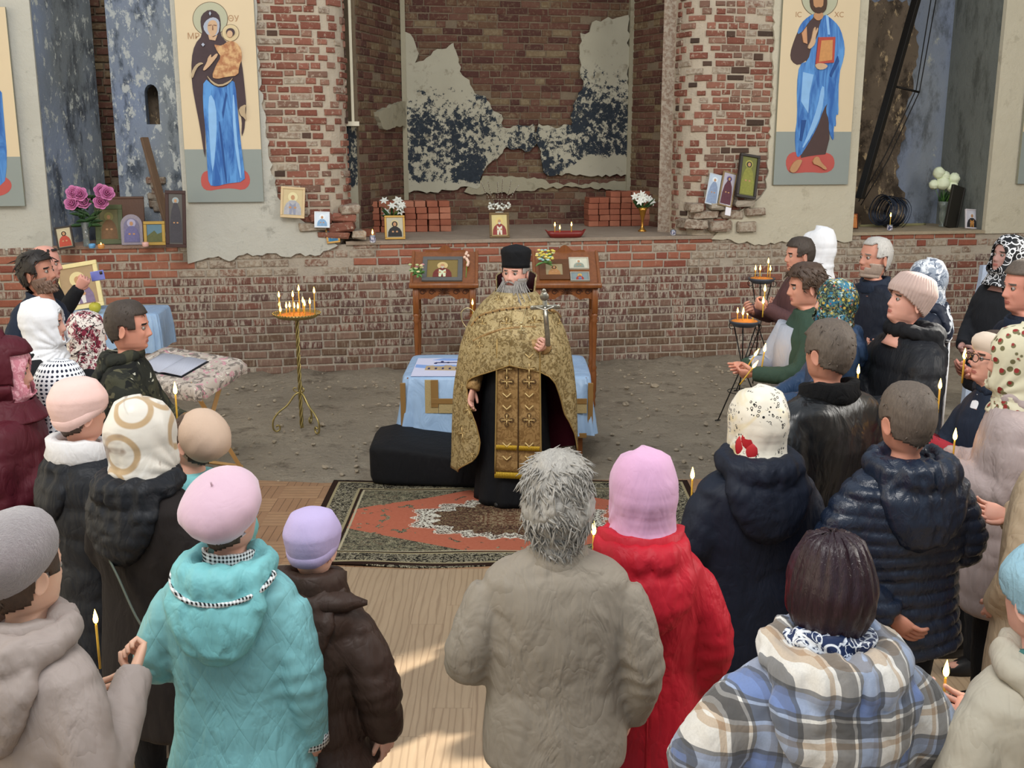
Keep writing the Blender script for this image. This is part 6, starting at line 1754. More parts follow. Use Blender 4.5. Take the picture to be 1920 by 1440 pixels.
# left niche
icon('small dark-framed icon of a long-haired saint at the left end of the left niche', ledge(125, 466), .175, .235, '#2f2620', .10, '#b9ac8c', 14, -8, fig=dict(robe='#b0432f', halo='#c9bb93', hair_c='#2a1b16'))
icon('large green-framed icon with a pale inner line behind the roses', ledge(207, 458), .29, .43, '#59603f', .17, '#6f6a45', 8, 0, fig=dict(robe='#7a5a3b', halo='#8a8450'))
icon('arched silver-grey icon with an oval picture in the left niche', ledge(249, 459), .225, .33, '#8a8088', .10, '#76708a', 8, 0, arch=True, fig=dict(robe='#6a6690', halo='#a9a4bd'), fmetal=.4)
r_ = icon('small gold-framed picture of a mountain scene in the left niche', ledge(291, 460), .225, .26, '#a8873d', .15, '#5d7f8f', 10, 0, fmetal=.3)
ob('painted_hills', flat([(-.08, .035), (-.08, .10), (-.04, .13), (.0, .16), (.03, .12), (.08, .14), (.08, .035)], -.014, -.010), plain('painted_hill', '#5f6238', .6, var=.3, scale=50), r_, False)
icon('tall dark-framed narrow icon at the right end of the left niche', ledge(331, 464), .21, .60, '#3c221b', .17, '#57534f', 6, 2, fig=dict(robe='#3f3c42', halo='#9aa3a4'))
bd = ob('wooden_panel', merge(box(-.24, .24, -.012, .012, 0, .50, .004), box(-.24, .24, -.02, .0, .475, .50, .004)), plain('brown_varnished_board', '#5a3a26', .5, bump=.2), None, False, loc=WL(SPX(232, 452, .45), .45, 1.517), rot=(R(-10), 0, WPHI)); props(bd, 'brown varnished wooden panel behind the icons in the left niche', 'panel')
# right niche
icon('tiny carved orange-brown icon at the left end of the right niche', ledge(1602, 429, 1.524), .085, .20, '#3a1a10', .12, '#b5602c', 6, 0, fig=dict(robe='#d98a4a', halo='#e3a35c'))
icon('pale icon of a standing monk at the right end of the right niche', ledge(1821, 429, 1.524), .20, .25, '#d5cdd0', .06, '#c9c6cf', 12, 4, yaw=WPHI + .15, fig=dict(robe='#2c2a2e', halo='#d0cfd6', over='#b8803e'))
bd = ob('dark_board', merge(box(-.10, .10, -.02, .02, 0, .55, .004), box(.10, .12, -.03, .03, 0, .55, .004)), plain('black_board', '#24211b', .6), None, False, loc=ledge(1783, 427, 1.524) + Vector((-.02, .0, 0)), rot=(R(-4), R(14), WPHI + .3)); props(bd, 'tall dark board leaning behind the flowers in the right niche', 'board')

# ================================================================== the big painted panels on the wall
BLUEP = Mt('painted_ultramarine_robe', rough=.6); _q = BLUEP.coord('Object', (1, 1, .16))
BLUEP.color(BLUEP.mix(BLUEP.ramp(BLUEP.noise(_q, 14, 4, .6, .8), [(.38, 0.0), (.62, 1.0)]), '#2b5fa8', '#5b97d6'))
PURP = Mt('painted_dark_purple_robe', rough=.6); PURP.color(PURP.mix(PURP.noise(PURP.coord(), 9, 4), '#352629', '#4d3a3e'))
OCH = Mt('painted_ochre_robe', rough=.6); OCH.color(OCH.mix(OCH.ramp(OCH.noise(OCH.coord(), 16, 3), [(.4, 0.0), (.6, 1.0)]), '#a9704a', '#d1a877'))
BG1 = plain('painted_pale_orange_ground', '#d8c4a2', .6, var=.03, scale=4); BG2 = plain('painted_grey_green_ground', '#8e9590', .6, var=.04, scale=5)
REDP = plain('painted_red_cushion', '#b9544d', .6, var=.04); HALO = plain('painted_halo_grey', '#b3b399', .6, var=.04); LINEP = plain('painted_dark_line', '#6b5a45', .6)
def bigpanel(label, corners_px, split_py, layers, side_col='#8d8c7a'):
    """corners: left,right px at bottom py; top py"""
    (xl_, yl_), (xr_, yr_), ytop = corners_px
    sl, zb = wpx(xl_, yl_, -.09); sr, _ = wpx(xr_, yr_, -.09); zt = wpx((xl_ + xr_) / 2, ytop, -.09)[1]; zs = wpx((xl_ + xr_) / 2, split_py, -.09)[1]
    org = WL((sl + sr) / 2, -.05, zb)
    r_ = empty('painted_panel', org, WPHI, label, 'painting')
    w = sr - sl; H = zt - zb; hs_ = zs - zb
    ob('panel_board', box(-w / 2, w / 2, -.035, .0, 0, H, .002), plain('panel_edge', side_col, .7), r_, False)
    ob('upper_ground', box(-w / 2 + .002, w / 2 - .002, -.038, -.03, hs_, H - .002), BG1, r_, False)
    ob('lower_ground', box(-w / 2 + .002, w / 2 - .002, -.038, -.03, .002, hs_), BG2, r_, False)
    for k, (nm, pts, mt) in enumerate(layers):
        q = []
        for x, y in pts:
            s_, z_ = wpx(x, y, -.09); q.append((s_ - (sl + sr) / 2, z_ - zb))
        # smooth outline
        if len(q) > 5:
            m = []
            for i in range(len(q)):
                a, b = q[i], q[(i + 1) % len(q)]; m += [(.75 * a[0] + .25 * b[0], .75 * a[1] + .25 * b[1]), (.25 * a[0] + .75 * b[0], .25 * a[1] + .75 * b[1])]
            q = m
        ob(nm, flat(q, -.039 - .0012 * (k + 1), -.036), mt, r_, False)
    return r_
def pc_(cx, cy, rx, ry, n=18): return [(cx + rx * math.cos(a), cy + ry * math.sin(a)) for a in np.linspace(0, 2 * PI, n, endpoint=False)]
def Z1(pts): return [(340 + x / 3.6, y / 3.6) for x, y in pts]
def Z2(pts): return [(1440 + x / 4, y / 4) for x, y in pts]
GOLDL = plain('painted_fringe', '#b59f80', .6); WHP = plain('painted_pale_cap', '#a9b0c0', .6); CHEEK = plain('painted_feature_line', '#7b5540', .6); BLUEL = plain('painted_light_blue_fold', '#8ab8e6', .6); BLUED = plain('painted_dark_blue_fold', '#1f4b8c', .6)
L1_ = [('red_cushion', Z1([(180, 1150), (145, 1165), (130, 1210), (140, 1265), (180, 1290), (260, 1275), (340, 1270), (420, 1285), (460, 1250), (465, 1200), (440, 1155), (400, 1145), (300, 1160)]), REDP),
       ('halo_outline', pc_(340 + 195 / 3.6, 128 / 3.6, 120 / 3.6, 117 / 3.6, 24), LINEP), ('halo', pc_(340 + 195 / 3.6, 128 / 3.6, 116 / 3.6, 113 / 3.6, 24), HALO),
       ('child_halo_outline', pc_(340 + 332 / 3.6, 222 / 3.6, 59 / 3.6, 59 / 3.6), LINEP), ('child_halo', pc_(340 + 332 / 3.6, 222 / 3.6, 56 / 3.6, 56 / 3.6), plain('painted_child_halo', '#d3bf96', .6)),
       ('dark_mantle', Z1([(190, 60), (135, 100), (128, 160), (145, 235), (90, 300), (68, 400), (70, 560), (95, 700), (125, 850), (160, 1080), (165, 1000), (150, 600), (260, 600), (340, 560), (372, 640), (385, 760), (410, 800), (405, 930), (425, 880), (430, 820), (440, 720), (425, 560), (410, 430), (390, 360), (300, 280), (262, 230), (268, 150), (250, 85)]), PURP.m),
       ('blue_robe', Z1([(150, 520), (145, 700), (165, 900), (175, 1120), (185, 1250), (240, 1258), (300, 1240), (430, 1225), (425, 1150), (400, 950), (380, 740), (365, 560), (340, 540), (300, 590), (230, 590)]), BLUEP.m),
       ('robe_fold', Z1([(190, 620), (180, 760), (200, 1080), (215, 1180), (240, 900), (235, 700)]), BLUEL), ('robe_fold', Z1([(252, 820), (270, 1000), (300, 1235), (310, 1235), (285, 1000), (262, 820)]), BLUED), ('robe_fold', Z1([(345, 640), (350, 900), (395, 1200), (410, 1200), (370, 880), (358, 640)]), BLUEL), ('robe_fold', Z1([(300, 620), (275, 760), (282, 800), (310, 640)]), BLUED),
       ('under_cap', Z1([(205, 115), (160, 145), (145, 190), (180, 240), (205, 245), (250, 235), (262, 160), (245, 125)]), WHP), ('face', Z1([(208, 135), (182, 150), (175, 195), (195, 240), (215, 250), (240, 225), (246, 170), (235, 142)]), FLESHP),
       ('neck', Z1([(180, 230), (190, 268), (230, 275), (245, 235), (215, 252)]), FLESHP), ('eyes_line', Z1([(183, 170), (205, 167), (205, 172), (183, 176)]), CHEEK), ('eyes_line', Z1([(217, 167), (238, 170), (238, 176), (217, 172)]), CHEEK), ('nose_line', Z1([(210, 172), (214, 172), (217, 204), (209, 204)]), CHEEK),
       ('child_robe', Z1([(320, 275), (275, 310), (240, 305), (220, 300), (245, 350), (270, 385), (235, 440), (205, 520), (240, 535), (300, 520), (385, 510), (390, 450), (410, 400), (405, 330), (370, 285)]), OCH.m),
       ('child_hair', pc_(340 + 332 / 3.6, 218 / 3.6, 30 / 3.6, 28 / 3.6, 12), PURP.m), ('child_face', pc_(340 + 328 / 3.6, 230 / 3.6, 20 / 3.6, 24 / 3.6, 12), FLESHP),
       ('hand', Z1([(145, 470), (175, 420), (180, 390), (205, 362), (200, 395), (240, 358), (250, 372), (215, 420), (185, 455), (155, 480)]), FLESHP), ('mantle_fringe', Z1([(68, 490), (95, 440), (130, 420), (155, 430), (125, 440), (100, 470), (75, 540)]), GOLDL), ('mantle_fringe', Z1([(385, 730), (440, 700), (430, 740), (440, 820), (420, 790), (400, 780)]), GOLDL), ('mantle_hem', Z1([(165, 500), (210, 570), (265, 588), (330, 560), (352, 520), (330, 545), (265, 576), (215, 555)]), GOLDL), ('star', Z1([(195, 78), (203, 92), (195, 108), (187, 92)]), WHP), ('star', Z1([(148, 290), (160, 302), (148, 316), (136, 302)]), WHP)]
PANEL1 = bigpanel('tall painted panel of a veiled mother in blue holding a child, left of the apse', ((352, 380), (495, 377), -60), 280, L1_)
SKR = plain('painted_robe_brown', '#4a3634', .6, var=.1)
L2_ = [('red_cushion', Z2([(200, 1135), (150, 1160), (130, 1220), (150, 1290), (200, 1300), (310, 1290), (430, 1300), (490, 1270), (502, 1210), (480, 1160), (420, 1140), (300, 1150)]), REDP),
       ('halo_outline', pc_(1440 + 388 / 4, -3, 34.5, 34.5, 24), LINEP), ('halo', pc_(1440 + 388 / 4, -3, 33.4, 33.4, 24), HALO),
       ('dark_tunic', Z2([(330, 110), (240, 200), (200, 290), (165, 400), (175, 460), (230, 495), (300, 440), (330, 620), (215, 1190), (340, 1165), (460, 1155), (458, 700), (440, 400), (430, 120)]), SKR),
       ('blue_mantle', Z2([(420, 100), (500, 160), (545, 220), (575, 340), (570, 430), (530, 560), (525, 860), (485, 830), (455, 760), (415, 820), (370, 950), (300, 1080), (235, 1180), (210, 1170), (200, 1020), (220, 880), (215, 640), (235, 480), (300, 460), (330, 330), (370, 280), (385, 180)]), BLUEP.m),
       ('blue_mantle_shoulder', Z2([(340, 100), (270, 150), (235, 200), (215, 262), (260, 235), (300, 170), (345, 125)]), BLUEP.m), ('blue_mantle_end', Z2([(450, 750), (430, 830), (455, 900), (455, 990), (492, 1070), (490, 940), (510, 950), (505, 860), (530, 860), (520, 700), (470, 700)]), BLUEP.m),
       ('robe_fold', Z2([(260, 540), (245, 760), (300, 850), (310, 700), (340, 560)]), BLUEL), ('robe_fold', Z2([(400, 640), (370, 800), (300, 1000), (240, 1140), (330, 1010), (400, 850), (425, 660)]), BLUEL), ('robe_fold', Z2([(430, 110), (445, 260), (462, 260), (450, 120)]), BLUEL), ('robe_fold', Z2([(250, 900), (235, 1050), (250, 1060), (285, 900)]), BLUED), ('robe_fold', Z2([(520, 420), (460, 560), (470, 580), (530, 460)]), BLUED),
       ('hair', Z2([(310, -60), (312, 40), (330, 80), (370, 107), (410, 100), (440, 60), (440, -60)]), plain('painted_brown_hair', '#4a3326', .6)), ('face', Z2([(335, -60), (335, 30), (350, 70), (375, 88), (400, 70), (412, 30), (412, -60)]), FLESH), ('painted_beard', Z2([(338, 40), (350, 82), (375, 104), (402, 80), (410, 40), (395, 58), (375, 52), (352, 60)]), plain('painted_brown_hair', '#4a3326', .6)), ('neck', Z2([(345, 95), (335, 130), (370, 160), (410, 135), (408, 92), (375, 106)]), FLESH),
       ('sleeve_lining', Z2([(285, 200), (250, 250), (262, 320), (290, 330)]), plain('painted_pale_orange', '#c9936c', .6)),
       ('book', Z2([(375, 280), (500, 278), (490, 470), (352, 480)]), plain('painted_red_book', '#b1483c', .6)), ('book_cover', Z2([(395, 305), (480, 300), (475, 450), (375, 465)]), plain('painted_gilt_book', '#c98f57', .6, var=.2, scale=30)),
       ('hand', Z2([(290, 360), (320, 300), (335, 220), (352, 198), (350, 240), (366, 205), (372, 220), (352, 270), (350, 330), (310, 370)]), FLESHP), ('hand', Z2([(345, 490), (370, 472), (420, 478), (445, 495), (420, 520), (370, 525)]), FLESHP),
       ('foot', Z2([(255, 1195), (200, 1200), (155, 1270), (170, 1295), (205, 1290), (235, 1240)]), FLESH), ('foot', Z2([(345, 1175), (325, 1225), (380, 1245), (420, 1275), (440, 1265), (390, 1215), (375, 1175)]), FLESH)]
PANEL2 = bigpanel('tall painted panel of a bearded man in blue with a red book, right of apse', ((1450, 347), (1590, 345), -90), 247, L2_)
def inscription(parent, txt, px, py, size, sl_off):
    cu = bpy.data.curves.new('inscription', 'FONT'); cu.body = txt; cu.size = size; cu.extrude = .0004; cu.align_x = 'CENTER'; cu.materials.append(plain('faded_brown_lettering', '#b08a66', .7))
    tmp = bpy.data.objects.new('tmp', cu); COL.objects.link(tmp); dg = bpy.context.evaluated_depsgraph_get(); dg.update()
    me = bpy.data.meshes.new_from_object(tmp.evaluated_get(dg)); bpy.data.objects.remove(tmp)
    o = link('inscription', me, parent)
    s_, z_ = wpx(px, py, -.09); q = WL(s_, -.09, z_) - parent.location
    o.location = (q.dot(WU), -.0405, q.z); o.rotation_euler = (R(90), 0, 0)
inscription(PANEL1, '\u041c\u0420', 363, 73, .085, 0); inscription(PANEL1, '\u0398\u0423', 438, 40, .085, 0)
inscription(PANEL2, 'IC', 1497, 32, .085, 0); inscription(PANEL2, 'XC', 1573, 32, .085, 0)
L0_ = [('red_cushion', pc_(-8, 348, 30, 20), REDP), ('blue_robe', [(-60, 150), (2, 155), (8, 230), (14, 300), (8, 352), (-40, 352)], BLUEP.m)]
bigpanel('painted panel with a blue-robed figure cut by the left edge', ((-90, 388), (47, 385), 12), 294, L0_)
bigpanel('painted panel with orange and green grounds cut by the right edge', ((1908, 345), (2050, 342), 150), 247, [])

# ================================================================== loose new bricks stacked on the altar ledge
def stack(x0, yb, rows, seed, which, t=1.0, gap_rows=None):
    p0 = ledge(x0, yb); r = random.Random(seed); u = WU
    n = 0
    for k, (ncol, off) in enumerate(rows):
        for i in range(ncol):
            if (k, i) in (gap_rows or ()): continue
            L = .125; q = p0 + u * (off + i * .148 + .07 + r.uniform(-.006, .006)) + Vector((0, 0, .036 + k * .0765)) + WN * (.12 + r.uniform(-.012, .012))
            o = link('brick', LB[r.randrange(4)], None, q, (0, r.uniform(-.02, .02), WPHI + r.uniform(-.04, .04)))
            NTH = ['first', 'second', 'third', 'fourth', 'fifth', 'sixth', 'seventh']
            props(o, 'new red brick %s from left, %s row up, stack %s' % (NTH[i], NTH[k], which.replace('the ', '')), 'brick', 'bricks stacked %s' % which); n += 1
LB = []
for k in range(4):
    v, f = box(-.067, .067, -.13, .13, -.0365, .0365, .005); LB.append(mkmesh('brick', v + np.random.RandomState(k).uniform(-.0015, .0015, v.shape), f, B_LOOSE, False))
stack(692, 436, [(7, 0), (7, 0), (7, 0), (7, 0), (7, -.02)], 1, 'behind the left lilies')
stack(1103, 425, [(7, 0), (7, 0), (7, 0), (7, 0), (7, 0), (5, .296)], 2, 'behind the right lilies', gap_rows={(4, 0)} and set())
o = link('brick', LB[0], None, ledge(688, 442) + Vector((0, 0, .037)), (0, 0, WPHI + .3)); props(o, 'single new red brick lying left of the brick stack', 'brick')

# ================================================================== flowers
GRN = plain('dark_leaf', '#2c4a26', .5, var=.25); GRNL = plain('fresh_leaf', '#5f8a3a', .5, var=.25); LILY = plain('white_petal', '#e9ebe2', .5, var=.03); PINKP = plain('pink_rose_petal', '#cf7fae', .5, var=.12, scale=30); GLASS = Mt('clear_glass', '#e8f0ee', .05); GLASS.b.inputs['Transmission Weight'].default_value = .9
GV = plain('gold_vase', '#b8863c', .25, .8); STAM = plain('orange_stamen', '#c98a2a', .6); CRYS = Mt('crystal_glass', '#c9d3c9', .08); CRYS.b.inputs['Transmission Weight'].default_value = .75
def leaf(base, tip, w, curl=.02):
    b = Vector(base); t = Vector(tip); d = t - b; sx = d.cross(Vector((0, 1, .3))).normalized(); up = sx.cross(d).normalized()
    rows = []
    for u in np.linspace(0, 1, 6):
        ww = w * math.sin(PI * min(.98, u * .92 + .06)); c_ = b + d * u + up * curl * math.sin(u * PI)
        rows.append([tuple(c_ - sx * ww + up * ww * .3), tuple(c_), tuple(c_ + sx * ww + up * ww * .3)])
    v, f = loft([np.array(r_) for r_ in rows], False, False); return solid(v, f, .0012)
def lily(c0, n, s):
    n = Vector(n).normalized(); a = n.orthogonal().normalized(); b = n.cross(a); P = []
    for k in range(6):
        an = k * PI / 3; d = a * math.cos(an) + b * math.sin(an); q = Vector(c0); sd_ = n.cross(d)
        rows = []
        for u in np.linspace(0, 1, 6):
            cc = q + n * s * (.55 * u - .35 * u * u * 1.3) + d * s * (.15 + .9 * u ** 1.3) * u ** .3 * .9
            ww = s * .24 * math.sin(PI * min(.97, u * .85 + .12))
            rows.append([tuple(cc - sd_ * ww), tuple(cc - n * ww * .2), tuple(cc + sd_ * ww)])
        v, f = loft([np.array(r_) for r_ in rows], False, False); P.append(solid(v, f, .0015))
    return merge(*P)
def bouquet(name, label, loc, vase_parts, flowers, leaves, stems_to, stem_r=.002):
    r_ = empty(name, loc, WPHI, label, 'flowers')
    for nm, vf, mt in vase_parts: ob(nm, vf, mt, r_)
    for nm, vf, mt in flowers: ob(nm, vf, mt, r_)
    if leaves: ob('leaves', merge(*leaves), GRN, r_, )['kind'] = 'stuff'
    return r_
# lilies left and right
for (px, py, lab, hv, sp) in ((738, 440, 'white lilies in a gold vase behind the left gilt icon', .20, 0), (1204, 434, 'white lilies in a tall gold trumpet vase before the right brick stack', .30, 1)):
    r = random.Random(px); base = ledge(px, py) + (WN * .08 if sp == 0 else Vector((0, 0, 0)))
    prof = [(.05, 0), (.055, .01), (.03, .03), (.014, .07), (.018, hv * .5), (.045, hv * .85), (.06, hv), (.052, hv), (.03, hv * .8)]
    fl_ = []; lv = []
    for k in range(10):
        x = r.uniform(-.13, .13); z = hv + .06 + r.uniform(0, .19) * (1 - abs(x) * 2.5); y = r.uniform(-.09, .03)
        fl_.append(('lily', lily((x, y, z), (x * 2.5, -1 + r.uniform(-.2, .3), r.uniform(-.2, .8)), .062), LILY))
        fl_.append(('stem', tube([(0, 0, hv * .7), (x * .5, y * .5, hv + (z - hv) * .5), (x, y + .01, z)], .003, 5), GRNL))
    for k in range(16):
        a = r.uniform(0, 6.28); lv.append(leaf((0, 0, hv * .85), (.15 * math.cos(a), .07 * math.sin(a) - .03, hv + r.uniform(-.03, .14)), .014))
    bouquet('lily_vase', lab, base, [('vase', lathe(prof, 20, False), GV)], fl_, lv, None)
# white small blossoms with willow twigs behind the middle icon
r = random.Random(5); base = ledge(938, 440) + WN * .06; fl_ = []
for k in range(46):
    v, f = uvsphere(.015, 7, 5, (1, .7, .8), (r.uniform(-.13, .13), r.uniform(-.08, .04), r.uniform(.30, .38))); fl_.append((v, f))
tw = []; ctk = []
for a in (-.85, -.55, -.1, .15, .55, .9):
    pts = [(0, 0, .10), (a * .08, 0, .32), (a * .20, -.01, .50), (a * .26, -.01, .62 + r.uniform(-.04, .05))]
    tw.append(tube(spline(pts, 4), .003, 5))
    for q in spline(pts, 6)[7:]: ctk.append(uvsphere(.006, 6, 4, (.8, .8, 1.3), (q[0] + r.uniform(-.008, .008), q[1], q[2])))
bq = bouquet('willow_vase', 'white blossoms and catkin twigs behind the middle icon', base, [('vase', lathe([(.04, 0), (.045, .02), (.03, .15), (.05, .27), (.045, .27), (.02, .1)], 16, False), LILY)], [('blossoms', merge(*fl_), LILY), ('twigs', merge(*tw), plain('twig', '#5a4636', .8)), ('catkins', merge(*ctk), plain('catkin', '#a9a498', .8))], None, None)
for ch in bq.children:
    if ch.name.startswith(('blossoms', 'catkins')): ch['kind'] = 'stuff'
# pink roses
def rose(c0, n, s, seed):
    n = Vector(n).normalized(); a = n.orthogonal().normalized(); b = n.cross(a); P = []; r = random.Random(seed)
    for ring, (cnt, rad, hgt, open_) in enumerate(((3, .22, .95, .0), (4, .45, .9, .15), (5, .72, .72, .4), (6, .95, .45, .8))):
        for k in range(cnt):
            an = 2 * PI * k / cnt + ring * .7; d = a * math.cos(an) + b * math.sin(an); sd_ = n.cross(d); rows = []
            for u in np.linspace(0, 1, 5):
                rr = s * rad * (.35 + .65 * math.sin(u * 1.5)) + s * open_ * .25 * u * u; cc = Vector(c0) + n * s * (hgt * u - .35) + d * rr; ww = s * .50 * math.sin(.5 + u * 2.0) * (rad + .35)
                rows.append([tuple(cc - sd_ * ww - d * ww * .45), tuple(cc - sd_ * ww * .5 - d * ww * .1), tuple(cc), tuple(cc + sd_ * ww * .5 - d * ww * .1), tuple(cc + sd_ * ww - d * ww * .45)])
            v, f = loft([np.array(r_) for r_ in rows], False, False); P.append(solid(v, f, .0015))
    return merge(*P)
base = ledge(163, 462); r = random.Random(3); fl_ = []; lv = []
for k, (px, py) in enumerate(((134, 381), (137, 361), (157, 378), (189, 379), (190, 358), (201, 362), (150, 364))):
    q = at_y(px, py, base.y - .05 + .02 * k % .05) - base; q = Vector((q.dot(WU), q.dot(WN), q.z))
    fl_.append(('rose', rose(q, (q.x * 1.5, -1, .35), .072, k), PINKP)); fl_.append(('stem', tube([(0, 0, .12), (q.x * .4, 0, .3), tuple(q)], .003, 5), GRN))
for k in range(26):
    a = r.uniform(0, 6.28); z = r.uniform(.2, .5); lv.append(leaf((r.uniform(-.05, .05), 0, z), (r.uniform(-.16, .2), r.uniform(-.12, .04), z + r.uniform(-.06, .08)), .022))
bouquet('rose_vase', 'pink roses in a clear glass vase in the left niche', base, [('vase', lathe([(.035, 0), (.04, .005), (.03, .08), (.045, .26), (.042, .26), (.027, .08), (.03, .01)], 18, False), GLASS.m)], fl_, lv, None)
# white hydrangea heads in a crystal vase, right niche
base = ledge(1767, 425, 1.524); fl_ = []; lv = []; r = random.Random(9)
for k, (px, py, rr) in enumerate(((1760, 324, 11), (1772, 330, 9), (1768, 343, 13), (1789, 335, 11), (1786, 350, 11), (1751, 346, 9))):
    q = at_y(px, py, base.y - .04) - base; q = Vector((q.dot(WU), q.dot(WN), q.z)); rad = rr * 13.6 / 2000
    v, f = uvsphere(rad, 16, 12, c=tuple(q)); v = v + .006 * np.sin(v * 260)[:, [1, 2, 0]]; fl_.append(('flower_head', (v, f), plain('cream_white_petals', '#dfe6c6', .6, var=.05, bump=.5, bscale=80))); fl_.append(('stem', tube([(0, 0, .2), tuple(q)], .003, 5), GRNL))
for k in range(14): lv.append(leaf((0, 0, .26), (r.uniform(-.13, .13), -.05, r.uniform(.3, .5)), .018))
bouquet('hydrangea_vase', 'cream hydrangea heads in a cut crystal vase in the right niche', base, [('vase', lathe([(.05, 0), (.05, .02), (.03, .04), (.055, .10), (.06, .17), (.045, .22), (.06, .25), (.085, .33), (.08, .33), (.04, .22), (.05, .14), (.02, .04)], 16, False), CRYS.m)], fl_, lv, None)

# ---- small lights and tins
TIN = plain('shiny_tin', '#b9bcc4', .3, .8)
def tin(px, py, lab, z=1.517, lit=None, h=.085):
    o = ob('candle_tin', lathe([(.033, 0), (.034, h), (.030, h), (.030, .01)], 18, False), TIN, None, loc=ledge(px, py, z)); props(o, lab, 'candle tin')
    ob('striped_label', lathe([(.0345, h * .15), (.0345, h * .8)], 18, False), splotch('printed_tin_label', '#c9c4d0', [('n', 30, .5, .54, '#4a4f6a', px * .1)]), o)
    if lit: w = candle(0, 0, None, lit, '', None, (0, 0, h + lit * .6), (0, 0), .005, o, 'taper'); 
    return o
tin(699, 455, 'printed tin with a small flame at the left end of the altar ledge', lit=.01)
tin(1262, 441, 'empty shiny tin at the right end of the altar ledge', h=.065)
tin(1668, 432, 'grey tin holding a tall lit candle in the right niche', 1.524, lit=.16, h=.07)
for px, py, colr_, lab in ((173, 465, '#5f9ac9', 'blue glass votive in the left niche'), (190, 466, '#c98a4a', 'small lit votive beside the blue one'), (273, 462, '#d9a9a0', 'pink votive glass in the left niche')):
    o = ob('votive', lathe([(.03, 0), (.036, .02), (.034, .045), (.03, .045), (.03, .02)], 16, False), plain('votive_' + colr_.lstrip('#'), colr_, .2, var=.1), None, loc=ledge(px, py)); props(o, lab, 'candle')
    if 'lit' in lab: f = link('flame', FL_ME, o, (0, 0, .03)); f.scale = (.8, .8, .7)
# red tray with three candles
base = ledge(1060, 445); r_ = empty('candle_tray', base, WPHI, 'dark red oblong tray of sand with three lit candles on the altar ledge', 'candle tray')
TR = plain('dark_red_enamel', '#7d2a26', .35)
rg = []
for (w, d, z) in ((.18, .06, 0), (.205, .075, .03), (.225, .09, .07), (.215, .082, .07), (.19, .065, .035)): rg.append(ell(w, d, z, 32, 0, 0, 5))
ob('tray', loft(rg), TR, r_); ob('sand', loft([ell(.19, .068, .03, 24, 0, 0, 4), ell(.18, .06, .05, 24, 0, 0, 4)]), plain('orange_sand', '#c98a4a', .9), r_)
for s_ in (-1, 1): ob('handle', tube([(s_ * .215, -.03, .07), (s_ * .24, -.02, .09), (s_ * .24, .02, .09), (s_ * .215, .03, .07)], .006, 6), TR, r_)
for k, (x, z) in enumerate(((-.13, .13), (-.07, .095), (.07, .13))): candle(0, 0, None, z - .04, '', None, (x, -.01, z), (0, 0), .004, r_, 'taper', .9)

# ================================================================== candle stands
BRASS = Mt('brass', '#a08a52', .35, .75); BRASS.color(BRASS.mix(BRASS.noise(BRASS.coord(), 14, 4), '#7f7247', '#b8a56b'))
IRON = plain('black_iron', '#1c1a1a', .5, .5)
base = at_z(566, 806); hT = 1.08
r_ = empty('candle_stand', base, 0, 'tall brass candle stand with twisted stem and scrolled tripod', 'candle stand')
for k in range(3):
    ob('twisted_stem', tube([(.011 * math.cos(a * 26 + k * 2.09), .011 * math.sin(a * 26 + k * 2.09), .02 + a * (hT - .06)) for a in np.linspace(0, 1, 110)], .0085, 6), BRASS.m, r_)
for k, a in enumerate((R(200), R(318), R(80))):
    ca, sa = math.cos(a), math.sin(a)
    pts = [(.0, .36), (.05, .34), (.12, .25), (.20, .19), (.255, .12), (.262, .04), (.235, .008), (.205, .02), (.20, .05), (.22, .065), (.235, .05)]
    ob('leg', tube(spline([(ca * x, sa * x, z) for x, z in pts], 4), .009, 6), BRASS.m, r_)
    ob('scroll', tube(spline([(ca * .02, sa * .02, .36), (ca * .06, sa * .06, .385), (ca * .05, sa * .05, .41), (ca * .03, sa * .03, .395)], 4), .006, 6), BRASS.m, r_)
ob('tray', lathe([(.02, hT - .05), (.05, hT - .04), (.17, hT - .02), (.205, hT + .005), (.21, hT + .02), (.20, hT + .018), (.165, hT - .005), (.02, hT - .01)], 36), BRASS.m, r_)
rim = []
for k in range(44): a = 2 * PI * k / 44; rim.append(uvsphere(.007, 6, 4, c=(.215 * math.cos(a), .215 * math.sin(a), hT + .022)))
ob('beaded_rim', merge(*rim), BRASS.m, r_)
ob('sand', lathe([(.18, hT - .002), (.17, hT + .008), (.001, hT + .012)], 24), plain('waxy_orange_sand', '#c07a34', .7), r_)
r = random.Random(4)
for k, (px, py) in enumerate(((523, 558), (549, 557), (524, 575), (537, 578), (526, 588), (543, 577), (552, 580), (559, 584), (568, 568), (571, 574), (581, 570), (560, 546), (589, 550))):
    q = at_y(px, py, base.y + r.uniform(-.13, .13)); rel = q - base
    rel.x = max(-.19, min(.19, rel.x)); z = max(rel.z, hT + .05)
    cd_ = candle(0, 0, None, z - hT + .0, '', None, (rel.x, rel.y, z), (0, 0), .0045, r_, 'taper', 1.0)
